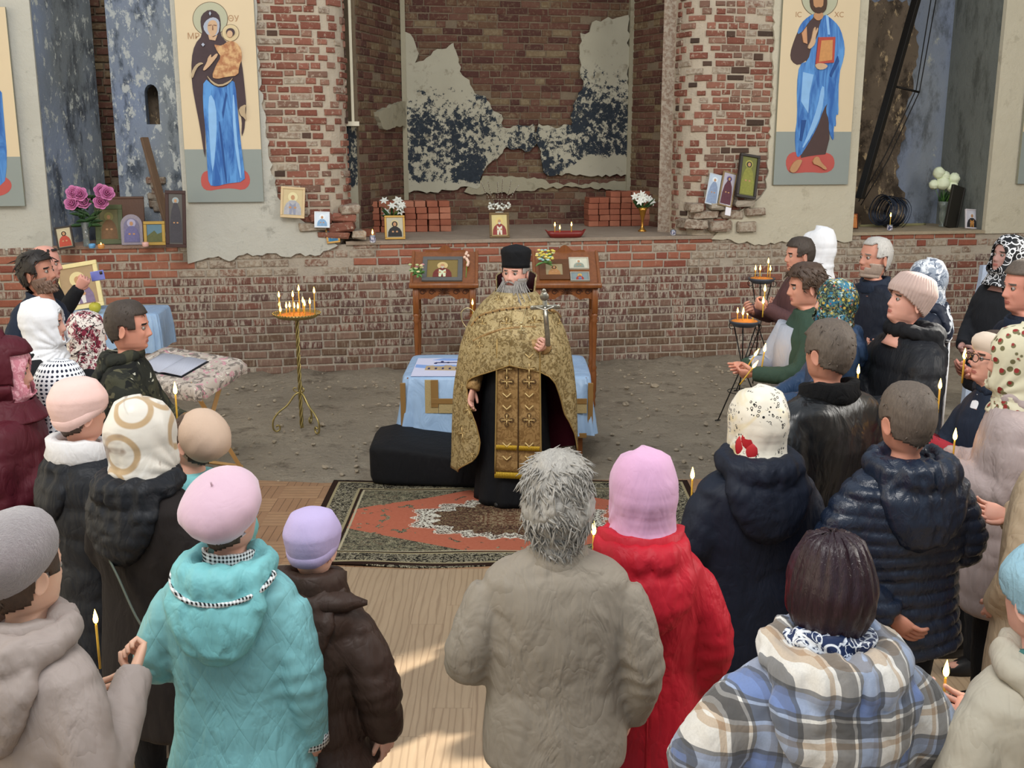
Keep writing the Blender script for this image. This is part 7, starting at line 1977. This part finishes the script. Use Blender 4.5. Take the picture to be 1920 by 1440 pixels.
# right iron stands with bowls
def bowl_stand(foot, bowl_px, bowl_y, label, rb, hz_, flames):
    b0 = Vector((bowl_px[0], bowl_px[1], 0)); r_ = empty('candle_stand', b0, 0, label, 'candle stand')
    for k, a in enumerate((R(205), R(325), R(85))):
        ca, sa = math.cos(a), math.sin(a); cb, sb = math.cos(a + PI * .93), math.sin(a + PI * .93)
        ob('leg', tube([(ca * .26, sa * .26, .0), (0 + cb * .012, sb * .012, hz_ * .58), (cb * rb * .8, sb * rb * .8, hz_ - .06)], .006, 6), IRON, r_)
        ob('curl', tube([(cb * (rb * .8 + .03 - .03 * math.cos(t)), sb * (rb * .8 + .03 - .03 * math.cos(t)), hz_ - .06 + .03 * math.sin(t)) for t in np.linspace(0, 5.5, 14)], .004, 5), IRON, r_)
        ob('foot_curl', tube([(ca * (.26 + .03 * math.sin(t)), sa * (.26 + .03 * math.sin(t)) + .02 * math.cos(t), .006) for t in np.linspace(0, 5.5, 12)], .004, 5), IRON, r_)
    ob('ring_brace', tube([(.13 * math.cos(a), .13 * math.sin(a), hz_ * .28) for a in np.linspace(0, 2 * PI, 25)], .004, 5), IRON, r_)
    ob('bowl', lathe([(.02, hz_ - .055), (rb * .7, hz_ - .045), (rb, hz_ - .005), (rb * 1.02, hz_ + .012), (rb * .93, hz_ + .008), (rb * .6, hz_ - .02), (.01, hz_ - .022)], 28), plain('grey_enamel_bowl', '#4a4f5a', .45, .2), r_)
    ob('sand', lathe([(rb * .90, hz_ + .002), (rb * .8, hz_ + .012), (.001, hz_ + .018)], 24), plain('waxy_orange_sand', '#c07a34', .7), r_)
    for (x, y, z) in flames: candle(0, 0, None, z - hz_, '', None, (x, y, z), (0, 0), .0045, r_, 'taper', 1.0)
q = at_y(1396, 603, 10.05)
bowl_stand(None, (q.x, q.y), 0, 'black iron candle stand with a grey bowl nearest the green-jacketed young man', .145, q.z, [(-.07, 0, q.z + .08), (-.03, -.05, q.z + .07), (.03, .02, q.z + .06), (.07, -.03, q.z + .10), (.06, -.08, q.z + .06), (0, .07, q.z + .07)])
q = at_y(1428, 523, 11.3)
bowl_stand(None, (q.x, q.y), 0, 'farther black iron candle stand by the maroon-jacketed young man', .14, q.z, [(-.07, 0, q.z + .09), (-.02, 0, q.z + .09), (.08, -.03, q.z + .09), (.07, .03, q.z + .16)])

# ================================================================== two carved lecterns
OAK = Mt('red_brown_varnished_wood', '#7a4520', .35, 0, .5); _q = OAK.coord('Object', (14, 14, 2)); OAK.color(OAK.mix(OAK.noise(_q, 2.5, 5, .6, .5), '#5f3216', '#955a2c')); OAK.bump(OAK.noise(_q, 6, 4), .15, .004)
OAKD = plain('dark_carving', '#4a2712', .45, bump=.2)
def lectern(px_c, label, lx=.31):
    base = at_z(px_c, 765); base = Vector((at_y(px_c, 600, 10.5).x, 10.44, 0))
    r_ = empty('lectern', base, R(1), label, 'lectern'); D = .40; Hf = 1.25
    for x in (-lx + .03, lx - .03):
        for y in (.03, D - .03):
            top = Hf - .02 if y < .1 else Hf + .12
            prof = [(.016, 0), (.024, .03), (.018, .08), (.026, .11), (.020, .14), (.028, .17), (.028, .36), (.022, .38), (.030, .41), (.018, .44), (.022, .62), (.028, .80), (.020, .86), (.034, .89), (.022, .91), (.034, .94), (.024, .965)]
            ob('leg', mv(lathe(prof, 14), x, y, 0), OAK.m, r_); ob('leg_block', box(x - .028, x + .028, y - .028, y + .028, .96, top, .003), OAK.m, r_)
    # apron with scalloped lower edge
    def apron(x0, x1, y, ax):
        pts = [(x0, Hf - .02)]; n = 24
        for k in range(n + 1):
            u = k / n; z = Hf - .155 + .05 * math.exp(-((u - .5) / .16) ** 2) + .018 * abs(math.sin(u * PI * 4)); pts.append((x0 + (x1 - x0) * u, z))
        pts.append((x1, Hf - .02))
        return prism(pts, (lambda a, b, d: (a, d, b)) if ax == 'x' else (lambda a, b, d: (d, a, b)), (y, y + .02) if ax == 'x' else (y, y + .02))
    ap = ob('apron', apron(-lx + .05, lx - .05, .02, 'x'), OAK.m, r_, False)
    for s_ in (-1, 1):
        ob('side_apron', apron(.05, D - .05, s_ * (lx - .03) - .01, 'y'), OAK.m, r_, False)
        for q in range(2):
            ob('carved_scroll', tube([(s_ * (.12 + .09 * q) + .032 * math.cos(t) * (1 - t / 12), .016, Hf - .075 + .026 * math.sin(t) * (1 - t / 12)) for t in np.linspace(0, 8, 22)], .005, 5), OAKD, ap)
    for k in range(9): a = PI * k / 8; ob('carved_ray', tube([(0, .018, Hf - .09), (.055 * math.cos(a), .016, Hf - .09 + .055 * math.sin(a))], [.007, .003], 5), OAKD, ap)
    # sloping desk
    sl = math.atan2(.27, D); M = Matrix.Translation((0, -.01, Hf)) @ Matrix.Rotation(sl, 4, 'X'); Ld = math.hypot(.27, D) + .02
    ob('desk', xf(box(-lx - .02, lx + .02, 0, Ld, -.02, .006, .004), M), OAK.m, r_, False)
    ob('front_ledge', box(-lx - .03, lx + .03, -.045, .0, Hf - .03, Hf + .02, .006), OAK.m, r_)
    for s_ in (-1, 1): ob('desk_cheek', xf(box(s_ * (lx + .01) - .015, s_ * (lx + .01) + .015, 0, Ld, -.03, .022, .005), M), OAK.m, r_, False)
    # crest
    cr = [(-.22, 0)] + [(x, .022 + .035 * math.exp(-(x / .07) ** 2) + .018 * math.sin(abs(x) * 40 + 1) * (1 - abs(x) / .22)) for x in np.linspace(-.20, .20, 22)] + [(.22, 0)]
    ob('crest', xf(prism(cr, lambda a, b, d: (a, d, b), (0, .015)), Matrix.Translation((0, D - .0, Hf + .275))), OAK.m, r_, False)
    return r_, base, M
ra, ba, MA = lectern(834, 'carved wooden lectern with the large bishop icon, left of the priest')
rb_, bb, MB_ = lectern(1062, 'carved wooden lectern with several small icons, right of the priest')
def on_desk(b, M, x, y): return Matrix.Translation(b) @ Matrix.Rotation(R(1), 4, 'Z') @ M @ Vector((x, y, .008))
def desk_icon(b, label, x, y, w, h, tilt=0, **k):
    o = icon(label, on_desk(b, MA, x, y), w, h, thick=.02, **k); o.rotation_euler = (math.atan2(.27, .40) - R(90) + 0, R(tilt), R(1)); return o
desk_icon(ba, 'large icon of a bishop in red with blue-grey corners on the left lectern', -.02, .04, .40, .36, 0, frame='#5b5a58', fw=.12, bg='#7d6a3a', fig=dict(robe='#6e2f28', over='#cdd3b0', halo='#c9b07a', beard_c='#b9b0a0'))
desk_icon(bb, 'wooden-framed square icon of mother and child on the right lectern', -.12, .06, .30, .30, 0, frame='#5f3a1c', fw=.22, bg='#9a8a68', fig=dict(robe='#a87a4c', halo='#b99a5e', hair_c='#3c2a20'))
desk_icon(bb, 'small icon of a red and blue robed figure, lower right on right lectern', .13, .04, .19, .13, 0, frame='#9a9a90', fw=.06, bg='#7d8a8c', fig=dict(robe='#9c3a30', halo='#c9a34e', over='#4a74a8'))
desk_icon(bb, 'white embroidered icon at the upper right of the right lectern', .13, .22, .20, .17, 0, frame='#bdb8a6', fw=.06, bg='#c9c6b2', fig=dict(robe='#8b9486', halo='#d9d4c0'))
# flowers on the lecterns
r = random.Random(12)
def sprig(label, p, cols, n, spread, lf, nm='flower_sprig'):
    r_ = empty(nm, p, 0, label, 'flowers'); fl_ = {}
    for k in range(n):
        q = (r.uniform(-spread, spread), r.uniform(-.04, .02), r.uniform(.0, spread * 1.1)); cc = r.choice(cols)
        fl_.setdefault(cc, []).append(uvsphere(.013, 7, 5, (1.5, .7, .8), q))
    for cc, L in fl_.items():
        o = ob('blossoms', merge(*L), plain('petal_' + cc.lstrip('#'), cc, .5), r_); o['kind'] = 'stuff'
    lv = [leaf((0, 0, -.02), (r.uniform(-spread, spread) * 1.2, r.uniform(-.05, .02), r.uniform(-.06, spread)), .012) for k in range(lf)]
    ob('leaves', merge(*lv), plain('spring_leaf', '#5f8f4e', .5, var=.2), r_)['kind'] = 'stuff'
sprig('green and pink tulip sprig at the left side of the left lectern', Vector((at_y(783, 510, 10.4).x, 10.38, at_y(783, 510, 10.4).z)), ['#c98a8f', '#b7c48a', '#e0d2a0'], 12, .07, 18)
sprig('yellow and white tulips lying on the right lectern', Vector((at_y(1020, 488, 10.5).x, 10.48, at_y(1020, 488, 10.5).z)), ['#e3d37a', '#e0d9a0', '#a9cfcf', '#d9c85a'], 34, .10, 12)
p = on_desk(ba, MA, .215, .10); r_ = empty('flower_stalk', p, 0, 'single white-pink flower stalk on the right edge of the left lectern', 'flowers')
ob('stem', tube([(0, 0, 0), (.005, .10, .10), (.0, .17, .16)], .004, 5), GRNL, r_)
ob('blossoms', merge(*[uvsphere(.016, 7, 5, c=(r.uniform(-.02, .02), .10 + k * .016, .11 + k * .014)) for k in range(9)]), plain('blush_petal', '#e3c4b0', .5), r_)
candle(886, 572, 10.1, .17, 'lit candle standing before the left lectern', None)
q = at_y(877, 600, 10.1)
o = ob('silver_hook', tube(spline([(.07, 0, .02), (.05, 0, .09), (-.01, 0, .115), (-.06, 0, .07), (-.05, 0, -.02), (.0, 0, -.09)], 6), .006, 7), plain('silver_gilt', '#c9b98e', .3, .8), None, loc=q); 
ob('stem', tube([(.0, 0, -.09), (.02, 0, -.4), (.03, 0, -q.z + .01)], .006, 6), plain('silver_gilt', '#c9b98e', .3, .8), o); props(o, 'curled silver censer stand beside the left lectern', 'stand')

# ================================================================== table with the blue cloth
BLC = Mt('pale_blue_satin', '#8fadd0', .45); BLC.color(BLC.mix(BLC.noise(BLC.coord(), 4, 3), '#7f9cc0', '#a6c2e0')); BLC.bump(BLC.noise(BLC.coord('Object', (1, 1, .6)), 7, 3, .5, 1), .6, .03)
LACE = plain('gold_lace', '#a89468', .7, bump=.8, bscale=90); BRN = plain('brown_gold_ribbon', '#8b6a3c', .5, .1)
zt_ = .74; f0 = at_y(764, 700, 8.65); x0 = at_z(764, 704, zt_).x; x1 = at_z(1098, 700, zt_).x; y0 = 8.55; y1 = 9.45
r_ = empty('table', ((x0 + x1) / 2, y0, 0), 0, 'low table under a pale blue satin cloth behind the priest', 'table')
w = (x1 - x0) / 2
for sx in (-w + .05, w - .05):
    for sy in (.05, y1 - y0 - .05): ob('leg', box(sx - .025, sx + .025, sy - .025, sy + .025, 0, zt_ - .02), OAK.m, r_, False)
ob('table_top', box(-w, w, 0, y1 - y0, zt_ - .03, zt_ - .004, .005), OAK.m, r_, False)
def clothdrape(w, d, zt, zb, bulge, seed, n=96):
    rings = []; a = np.linspace(0, 2 * PI, n, endpoint=False)
    def rr(gx, z, amp):
        e = ell(w + gx + .02, d + gx + .02, z, n, 0, d, 12); f_ = 1 + amp * np.sin(a * 14 + seed) + amp * .6 * np.sin(a * 23 + seed * 2); e[:, 0] *= f_; e[:, 1] = d + (e[:, 1] - d) * f_; return e
    rings = [rr(-w * .5 if False else -.06, zt + .002, 0), rr(.0, zt, 0), rr(.012, zt - .02, .004), rr(.03, (zt + zb) / 2, .014), rr(bulge, zb, .028)]
    v, f = loft(rings, False); f.append(tuple(range(n - 1, -1, -1))); return v, [q[::-1] for q in f]
tc = ob('tablecloth', clothdrape(w + .01, (y1 - y0) / 2 + .01, zt_, .26, .06, 1), BLC.m, None, loc=r_.location); props(tc, 'pale blue satin cloth with gold lace draped over the low table', 'tablecloth')
xf_ = at_y(797, 740, y0 - .05).x - tc.location.x; xe = w * .9
yb_ = -.055
def strip(x0_, x1_, z0_, z1_, mt, nm, y=yb_): ob(nm, box(x0_, x1_, y - .012, y, z0_, z1_, .002), mt, tc, False)
strip(xf_, xf_ + .11, .45, .73, LACE, 'lace_band'); strip(xf_ + .05, xf_ + .11, .50, .73, BRN, 'gold_ribbon', yb_ - .006); strip(xf_ + .112, w, .45, .53, LACE, 'lace_band', yb_ - .002); strip(xf_ + .05, w, .53, .575, BRN, 'gold_ribbon', yb_ - .008)
strip(-w - .02, w, .245, .285, BRN, 'gold_hem', yb_ - .02)
for s_ in (-1, 1): ob('corner_ribbon', box(s_ * (w + .03) - .022, s_ * (w + .03) + .022, -.05, -.03, .26, .70, .004), BRN, tc, False)
# printed towel with a church drawing on the table
tw_c = at_z(812, 688, zt_ + .012)
tx0 = at_z(758, 708, zt_).x + .05; tx1 = at_z(868, 708, zt_).x + .02
to = ob('printed_cloth', box(tx0, tx1, y0 + .0, y0 + .72, zt_ + .006, zt_ + .012, .002), Mt('pale_lilac_print_ground', '#c9cbe2', .7).m, None, False); props(to, 'white and lilac cloth printed with a church drawing on the blue table', 'cloth')
SKY_ = plain('printed_blue_cloud', '#7f9fd6', .7, var=.1); OCR = plain('printed_church_wall', '#b09a78', .7, var=.3, scale=40); DKB = plain('printed_dark_blue', '#2b2f5a', .7)
zc_ = zt_ + .0125; W_ = tx1 - tx0
def pr(pts, mt, nm, k=1): ob(nm, prism([(tx0 + W_ * a, y0 + .72 * b) for a, b in pts], lambda a, b, d: (a, b, d), (zc_ - .0005, zc_ + .001 * k)), mt, to, False)
pr([(.02, .45), (.25, .40), (.6, .42), (.98, .38), (.98, .55), (.6, .60), (.3, .56), (.02, .62)], SKY_, 'printed_sky'); pr([(.3, .88), (.6, .84), (.95, .86), (.95, .96), (.5, .98)], SKY_, 'printed_sky')
pr([(.22, .30), (.22, .52), (.35, .55), (.38, .50), (.55, .50), (.58, .56), (.70, .55), (.72, .50), (.90, .48), (.90, .27)], OCR, 'printed_church', 2)
for k in range(5): pr([(.27 + k * .13, .33), (.27 + k * .13, .42), (.31 + k * .13, .42), (.31 + k * .13, .33)], DKB, 'printed_window', 3)
for a, b in ((.38, .68), (.62, .72), (.5, .78)): pr(circ(a, b, .03, 10), DKB, 'printed_dome', 3)
pr([(.38, .70), (.38, .73), (.85, .74), (.85, .71)], DKB, 'printed_line', 3)
# long low bench under a black cover, beside the priest
xs = np.linspace(at_z(702, 905).x, at_z(945, 925).x, 9); rings = []
for k, x in enumerate(xs):
    u = k / 8; h = .36 - .10 * min(1, u * 1.3); y0b = 7.92 - .10 * u; y1b = 8.62 - .05 * u; sc = .90 if k == 0 else (1 if k < 8 else .95)
    ym = (y0b + y1b) / 2; hd = (y1b - y0b) / 2 * sc
    r0 = []
    for a in np.linspace(0, 2 * PI, 40, endpoint=False):
        c_, s_ = math.cos(a), math.sin(a); r0.append((x, ym + hd * math.copysign(abs(c_) ** .25, c_), h * sc * (.5 + .5 * math.copysign(abs(s_) ** .28, s_)) + .004))
    rings.append(np.array(r0))
pre = rings[0].copy(); pre[:, 0] -= .03; pre[:, 1] = pre[:, 1].mean() + (pre[:, 1] - pre[:, 1].mean()) * .8; pre[:, 2] = .16 + (pre[:, 2] - .16) * .8
v, f = loft([pre] + rings); v = v + .006 * np.c_[vnoise(v, 6, 3), vnoise(v, 6, 4), np.zeros(len(v))]; v[:, 2] = np.maximum(v[:, 2], .006)
o = ob('covered_bench', (v, f), CASS, None); props(o, 'long low bench under a plain black cover left of the priest', 'bench')

# ================================================================== the carpet
def carpet_mat():
    m = Mt('patterned_carpet', rough=.95, spec=.1); x, y, z = m.sep(m.coord('Object'))   # object space: x -1.35..1.35, y -.9..9
    ax = m.math('ABSOLUTE', x); ay = m.math('ABSOLUTE', y); sy = m.comb(ax, ay, 0.0)
    n = m.noise(sy, 13, 3, .55, 1.8); n2 = m.noise(sy, 26, 2, .5, 2.5)
    base = m.ramp(n, [(.0, '#2a2520'), (.44, '#5c5b48'), (.50, '#352f28'), (.535, '#857f66'), (.58, '#4a3c30')], True)
    base = m.mix(m.ramp(m.math('ABSOLUTE', m.math('SUBTRACT', n2, .5)), [(.012, .8), (.02, 0.0)]), base, '#a89f86')
    # field medallion: |x|/a + |y|/b with scalloped edge
    sc = m.math('MULTIPLY', m.math('SINE', m.math('MULTIPLY', m.math('ADD', ax, m.math('MULTIPLY', ay, 1.7)), 22)), .035)
    dm = m.math('ADD', m.math('ADD', m.math('MULTIPLY', ax, .78), m.math('MULTIPLY', ay, 1.35)), sc)
    rust = m.mix(m.noise(sy, 40, 2), '#9a5540', '#ad6650')
    spots = m.ramp(m.noise(sy, 9, 2, .5, 1), [(.63, 0.0), (.65, 1.0)])
    field = m.mix(spots, rust, base)
    c = m.mix(m.math('LESS_THAN', dm, 1.22), base, field)
    # inner medallion
    sc2 = m.math('MULTIPLY', m.math('SINE', m.math('MULTIPLY', m.math('ARCTAN2', ay, ax), 18)), .03)
    d2 = m.math('ADD', m.math('SQRT', m.math('ADD', m.math('POWER', m.math('MULTIPLY', ax, .62), 2.0), m.math('POWER', ay, 2.0))), sc2)
    inner = m.ramp(n2, [(.0, '#3a2a22'), (.45, '#6a4a3a'), (.52, '#2a221c'), (.56, '#7a6a50')], True)
    c = m.mix(m.math('LESS_THAN', d2, .44), c, inner)
    ringm = m.math('MULTIPLY', m.math('LESS_THAN', m.math('ABSOLUTE', m.math('SUBTRACT', d2, .40)), .055), m.math('GREATER_THAN', n2, .485))
    c = m.mix(ringm, c, '#c9c6b8')
    c = m.mix(m.math('LESS_THAN', d2, .16), c, m.mix(m.math('GREATER_THAN', n2, .5), '#5a3a2c', '#8a7a60'))
    # borders
    ex = m.math('SUBTRACT', 1.42, ax); ey = m.math('SUBTRACT', .98, ay); e = m.math('MINIMUM', ex, ey)
    border = m.ramp(m.noise(sy, 20, 2, .5, 2.5), [(.0, '#1d1a17'), (.47, '#8f8870'), (.52, '#3c3426'), (.55, '#b8b09a'), (.58, '#262019')], True)
    c = m.mix(m.math('LESS_THAN', e, .26), c, border)
    for a, b, colr_ in ((.245, .265, '#2a1d16'), (.225, .245, '#8f8466'), (.045, .065, '#8f8466'), (.0, .045, '#2b1d17'), (.27, .285, '#a39a80')):
        c = m.mix(m.math('MULTIPLY', m.math('GREATER_THAN', e, a), m.math('LESS_THAN', e, b)), c, colr_)
    m.color(c); m.bump(m.noise(m.coord(), 180, 2), .3, .004)
    return m.m
cA = at_z(640, 906); cB = at_z(622, 1050); cC = at_z(1275, 890)
nx, ny = 70, 50; V = []
cx_ = (at_z(625, 905).x + at_z(1283, 893).x) / 2; cw = (at_z(1283, 893).x - at_z(625, 905).x) / 2; yb0 = at_z(900, 1063).y; yb1 = at_z(700, 903).y
for j in range(ny):
    for i in range(nx):
        u = i / (nx - 1) * 2 - 1; w_ = j / (ny - 1) * 2 - 1
        z = .010 + .012 * math.exp(-((w_ + .9) / .12) ** 2) * (math.sin(u * 6) * .5 + .5) + .004 * math.sin(u * 9 + w_ * 5)
        V.append((u * 1.42, w_ * .98 + .035 * math.sin(u * 5.5 + .6) * (.3 + .7 * max(0, -w_)), z))
V = np.array(V); F = [(j * nx + i, j * nx + i + 1, (j + 1) * nx + i + 1, (j + 1) * nx + i) for j in range(ny - 1) for i in range(nx - 1)]
v, f = solid(V, F, .008)
o = ob('carpet', (v, f), carpet_mat(), None, loc=(cx_, (yb0 + yb1) / 2, 0)); o.scale = (cw / 1.42, (yb1 - yb0) / 2 / .98, 1); props(o, 'dark green and rust patterned carpet with a white-edged medallion under the priest', 'carpet')

# ================================================================== left book stand, table, framed icon, fruit
PINE = plain('pale_pine', '#c49a62', .55, var=.15, bump=.15)
FLC = splotch('faded_floral_oilcloth', '#b9aca0', [('n', 12, .52, .56, '#7d746c', 0), ('n', 16, .58, .62, '#c48a96', 3), ('n', 20, .60, .63, '#d6cdc0', 5)])
zt2 = .93; q = at_z(338, 688, zt2)
r_ = empty('book_stand', (q.x, q.y, 0), R(-22), 'folding pine book stand covered with faded floral cloth', 'book stand')
M = Matrix.Translation((0, 0, zt2)) @ Matrix.Rotation(R(10), 4, 'X') @ Matrix.Rotation(R(4), 4, 'Y')
ob('top', xf(box(-.34, .34, -.26, .26, -.02, .0, .004), M), PINE, r_, False)
ob('cloth_cover', xf(clothdrape(.36, .28, .006, -.10, .02, 3, 80), M @ Matrix.Translation((0, -.28, 0))), FLC, r_)
for s_ in (-.28, .28):
    ob('leg', tube([(s_, -.24, zt2 - .06), (s_ * .95, .36, .0)], .022, 4), PINE, r_, False); ob('leg', tube([(s_ * .9, .24, zt2 - .0), (s_ * .85, -.30, .0)], .022, 4), PINE, r_, False)
ob('crossbar', tube([(-.27, .34, .06), (.27, .34, .06)], .016, 4), PINE, r_, False)
Mw = Matrix.Translation((q.x, q.y, 0)) @ Matrix.Rotation(R(-22), 4, 'Z') @ M
bk = empty('book', Mw @ Vector((-.06, -.02, .012)), 0, 'open book of printed pages lying on the floral book stand', 'book'); bk.rotation_euler = (Mw.to_euler())
PG = Mt('printed_page', '#b9bccb', .7); _w = PG.wave(PG.coord(), 34, 0, 'BANDS', 'Y'); PG.color(PG.mix(PG.math('MULTIPLY', PG.math('LESS_THAN', _w, .35), .45), '#c3c6d4', '#4c5060'))
for s_ in (-1, 1):
    rows = [[(s_ * x, y, .006 + .014 * math.sin(min(1, x / .06) * 1.57) - .008 * (x / .22)) for y in (-.16, .16)] for x in (0, .01, .03, .06, .12, .18, .21)]
    v, f = loft([np.array(k) for k in rows], False, False); ob('page_block', solid(v, f if s_ < 0 else [k[::-1] for k in f], .006), PG.m, bk)
ob('cover', box(-.22, .22, -.17, .17, -.004, .002, .001), plain('black_book_cover', '#14161c', .5), bk, False)
# table against the left wall
zt3 = 1.0; xl0 = at_z(100, 580, zt3); xr0 = at_z(282, 575, zt3); yq = 10.15
r_ = empty('table', (at_y(195, 600, yq).x, yq, 0), R(6), 'table under a pale blue cloth against the left wall', 'table')
for sx in (-.42, .42):
    for sy in (.05, .5): ob('leg', box(sx - .025, sx + .025, sy - .025, sy + .025, 0, zt3 - .02), OAK.m, r_, False)
ob('table_top', box(-.47, .47, 0, .56, zt3 - .03, zt3 - .004), OAK.m, r_, False)
tcl = ob('tablecloth', clothdrape(.48, .29, zt3, .62, .03, 5), BLC.m, None, loc=r_.location, rot=(0, 0, R(6))); props(tcl, 'pale blue cloth hanging over the left wall table', 'tablecloth')
p = at_z(152, 568, zt3 + .006); p.y = yq + .30; p.x = at_y(155, 565, p.y).x
o = icon('large icon in a pale yellow frame on the blue cloth of the left table', Vector((p.x, p.y, zt3 + .006)), .42, .46, '#e0cf96', .10, '#a58a66', 14, -9, yaw=R(8), thick=.03, fig=dict(robe='#7c6a86', halo='#d9c793', over='#d9d2cc'))
p = at_z(178, 590, zt3 + .002); p = Vector((at_y(178, 575, yq + .07).x, yq + .07, zt3 + .055))
o = ob('yellow_apple', lathe([(.002, -.045), (.02, -.052), (.045, -.03), (.057, .0), (.05, .034), (.028, .05), (.010, .044), (.001, .036)], 20), plain('yellow_green_skin', '#b3ad3a', .4, var=.15), None, loc=p); props(o, 'yellow-green apple on the blue cloth of the left table', 'fruit')
ob('stalk', tube([(0, 0, .036), (.006, 0, .06)], .0025, 5), OAKD, o)
# cloth-covered board behind the right-hand people
p0 = at_y(1845, 524, 10.3); p1 = at_y(1815, 800, 10.2)
o = ob('covered_board', prism(ragged([(-.16, 0), (-.06, 1.15), (-.02, 1.45), (.45, 1.48), (.45, 0)], .12, .012, 3), lambda a, b, d: (a, d, b), (-.02, .04)), fabric('grey_blue_cloth', '#a9b5c9', .08, .6), None, False, loc=(p0.x + .05, 10.3, 0), rot=(R(-4), 0, WPHI)); props(o, 'tall board covered with grey-blue cloth beside the right wall behind the people', 'board')
# ================================================================== the leaning steel truss and coil of wire in the right niche
def rn(px, py, t=.55): return s(px, py, t)
BL = plain('blackened_steel', '#17130f', .6, .3, .2, 12, .4)
ta = rn(1735, -60, .55); tb = rn(1612, 372, .35); tb.z = max(tb.z, 1.53); d = (ta - tb)
v, f = box(-.055, .055, -.03, .03, 0, d.length, .004)
tr = ob('steel_beam', (v, f), BL, None, False, loc=tb, rot=d.to_track_quat('Z', 'Y').to_euler()); props(tr, 'blackened steel truss beam leaning in the right niche', 'beam')
I = (Matrix.Translation(tb) @ d.to_track_quat('Z', 'Y').to_matrix().to_4x4()).inverted()
def lp(px, py, t): return tuple(I @ rn(px, py, t))
ob('strut', tube([lp(1678, 162, .5), lp(1724, 173, .5)], .014, 4), BL, tr)
ob('rod', tube([lp(1752, -40, .5), lp(1718, 168, .5), lp(1660, 290, .45), lp(1610, 378, .4)], .007, 6), BL, tr)
ob('rod', tube([lp(1762, -40, .5), lp(1724, 172, .5), lp(1665, 300, .45), lp(1614, 385, .4)], .007, 6), BL, tr)
r = random.Random(2); cc = rn(1670, 380, .55); P = []
for k in range(34):
    rr = .17 + r.uniform(-.03, .03); off = (k / 33 - .5) * .42; P.append(tube([(off + .01 * math.sin(3 * a), rr * math.cos(a) * .85, rr * math.sin(a)) for a in np.linspace(0, 2 * PI, 25)], .005, 4))
o = ob('wire_coil', merge(*P), plain('dull_blue_steel_wire', '#353c4a', .35, .7), None, loc=(cc.x, cc.y, 1.53 + .2), rot=(0, R(8), WPHI + .45)); props(o, 'big coil of dull steel wire lying in the right niche', 'wire coil')
v, f = tube(spline([tuple(ledge(1612, 424, 1.53)), tuple(ledge(1680, 422, 1.54)), tuple(ledge(1735, 421, 1.53))], 5), .022, 6, True, .5)
o = ob('folded_strip', (v, f), plain('yellow_green_strip', '#8f8a62', .7), None); props(o, 'folded yellow-green strip of cloth along the right niche sill', 'cloth strip')
bpy.data.objects.remove(_ro)
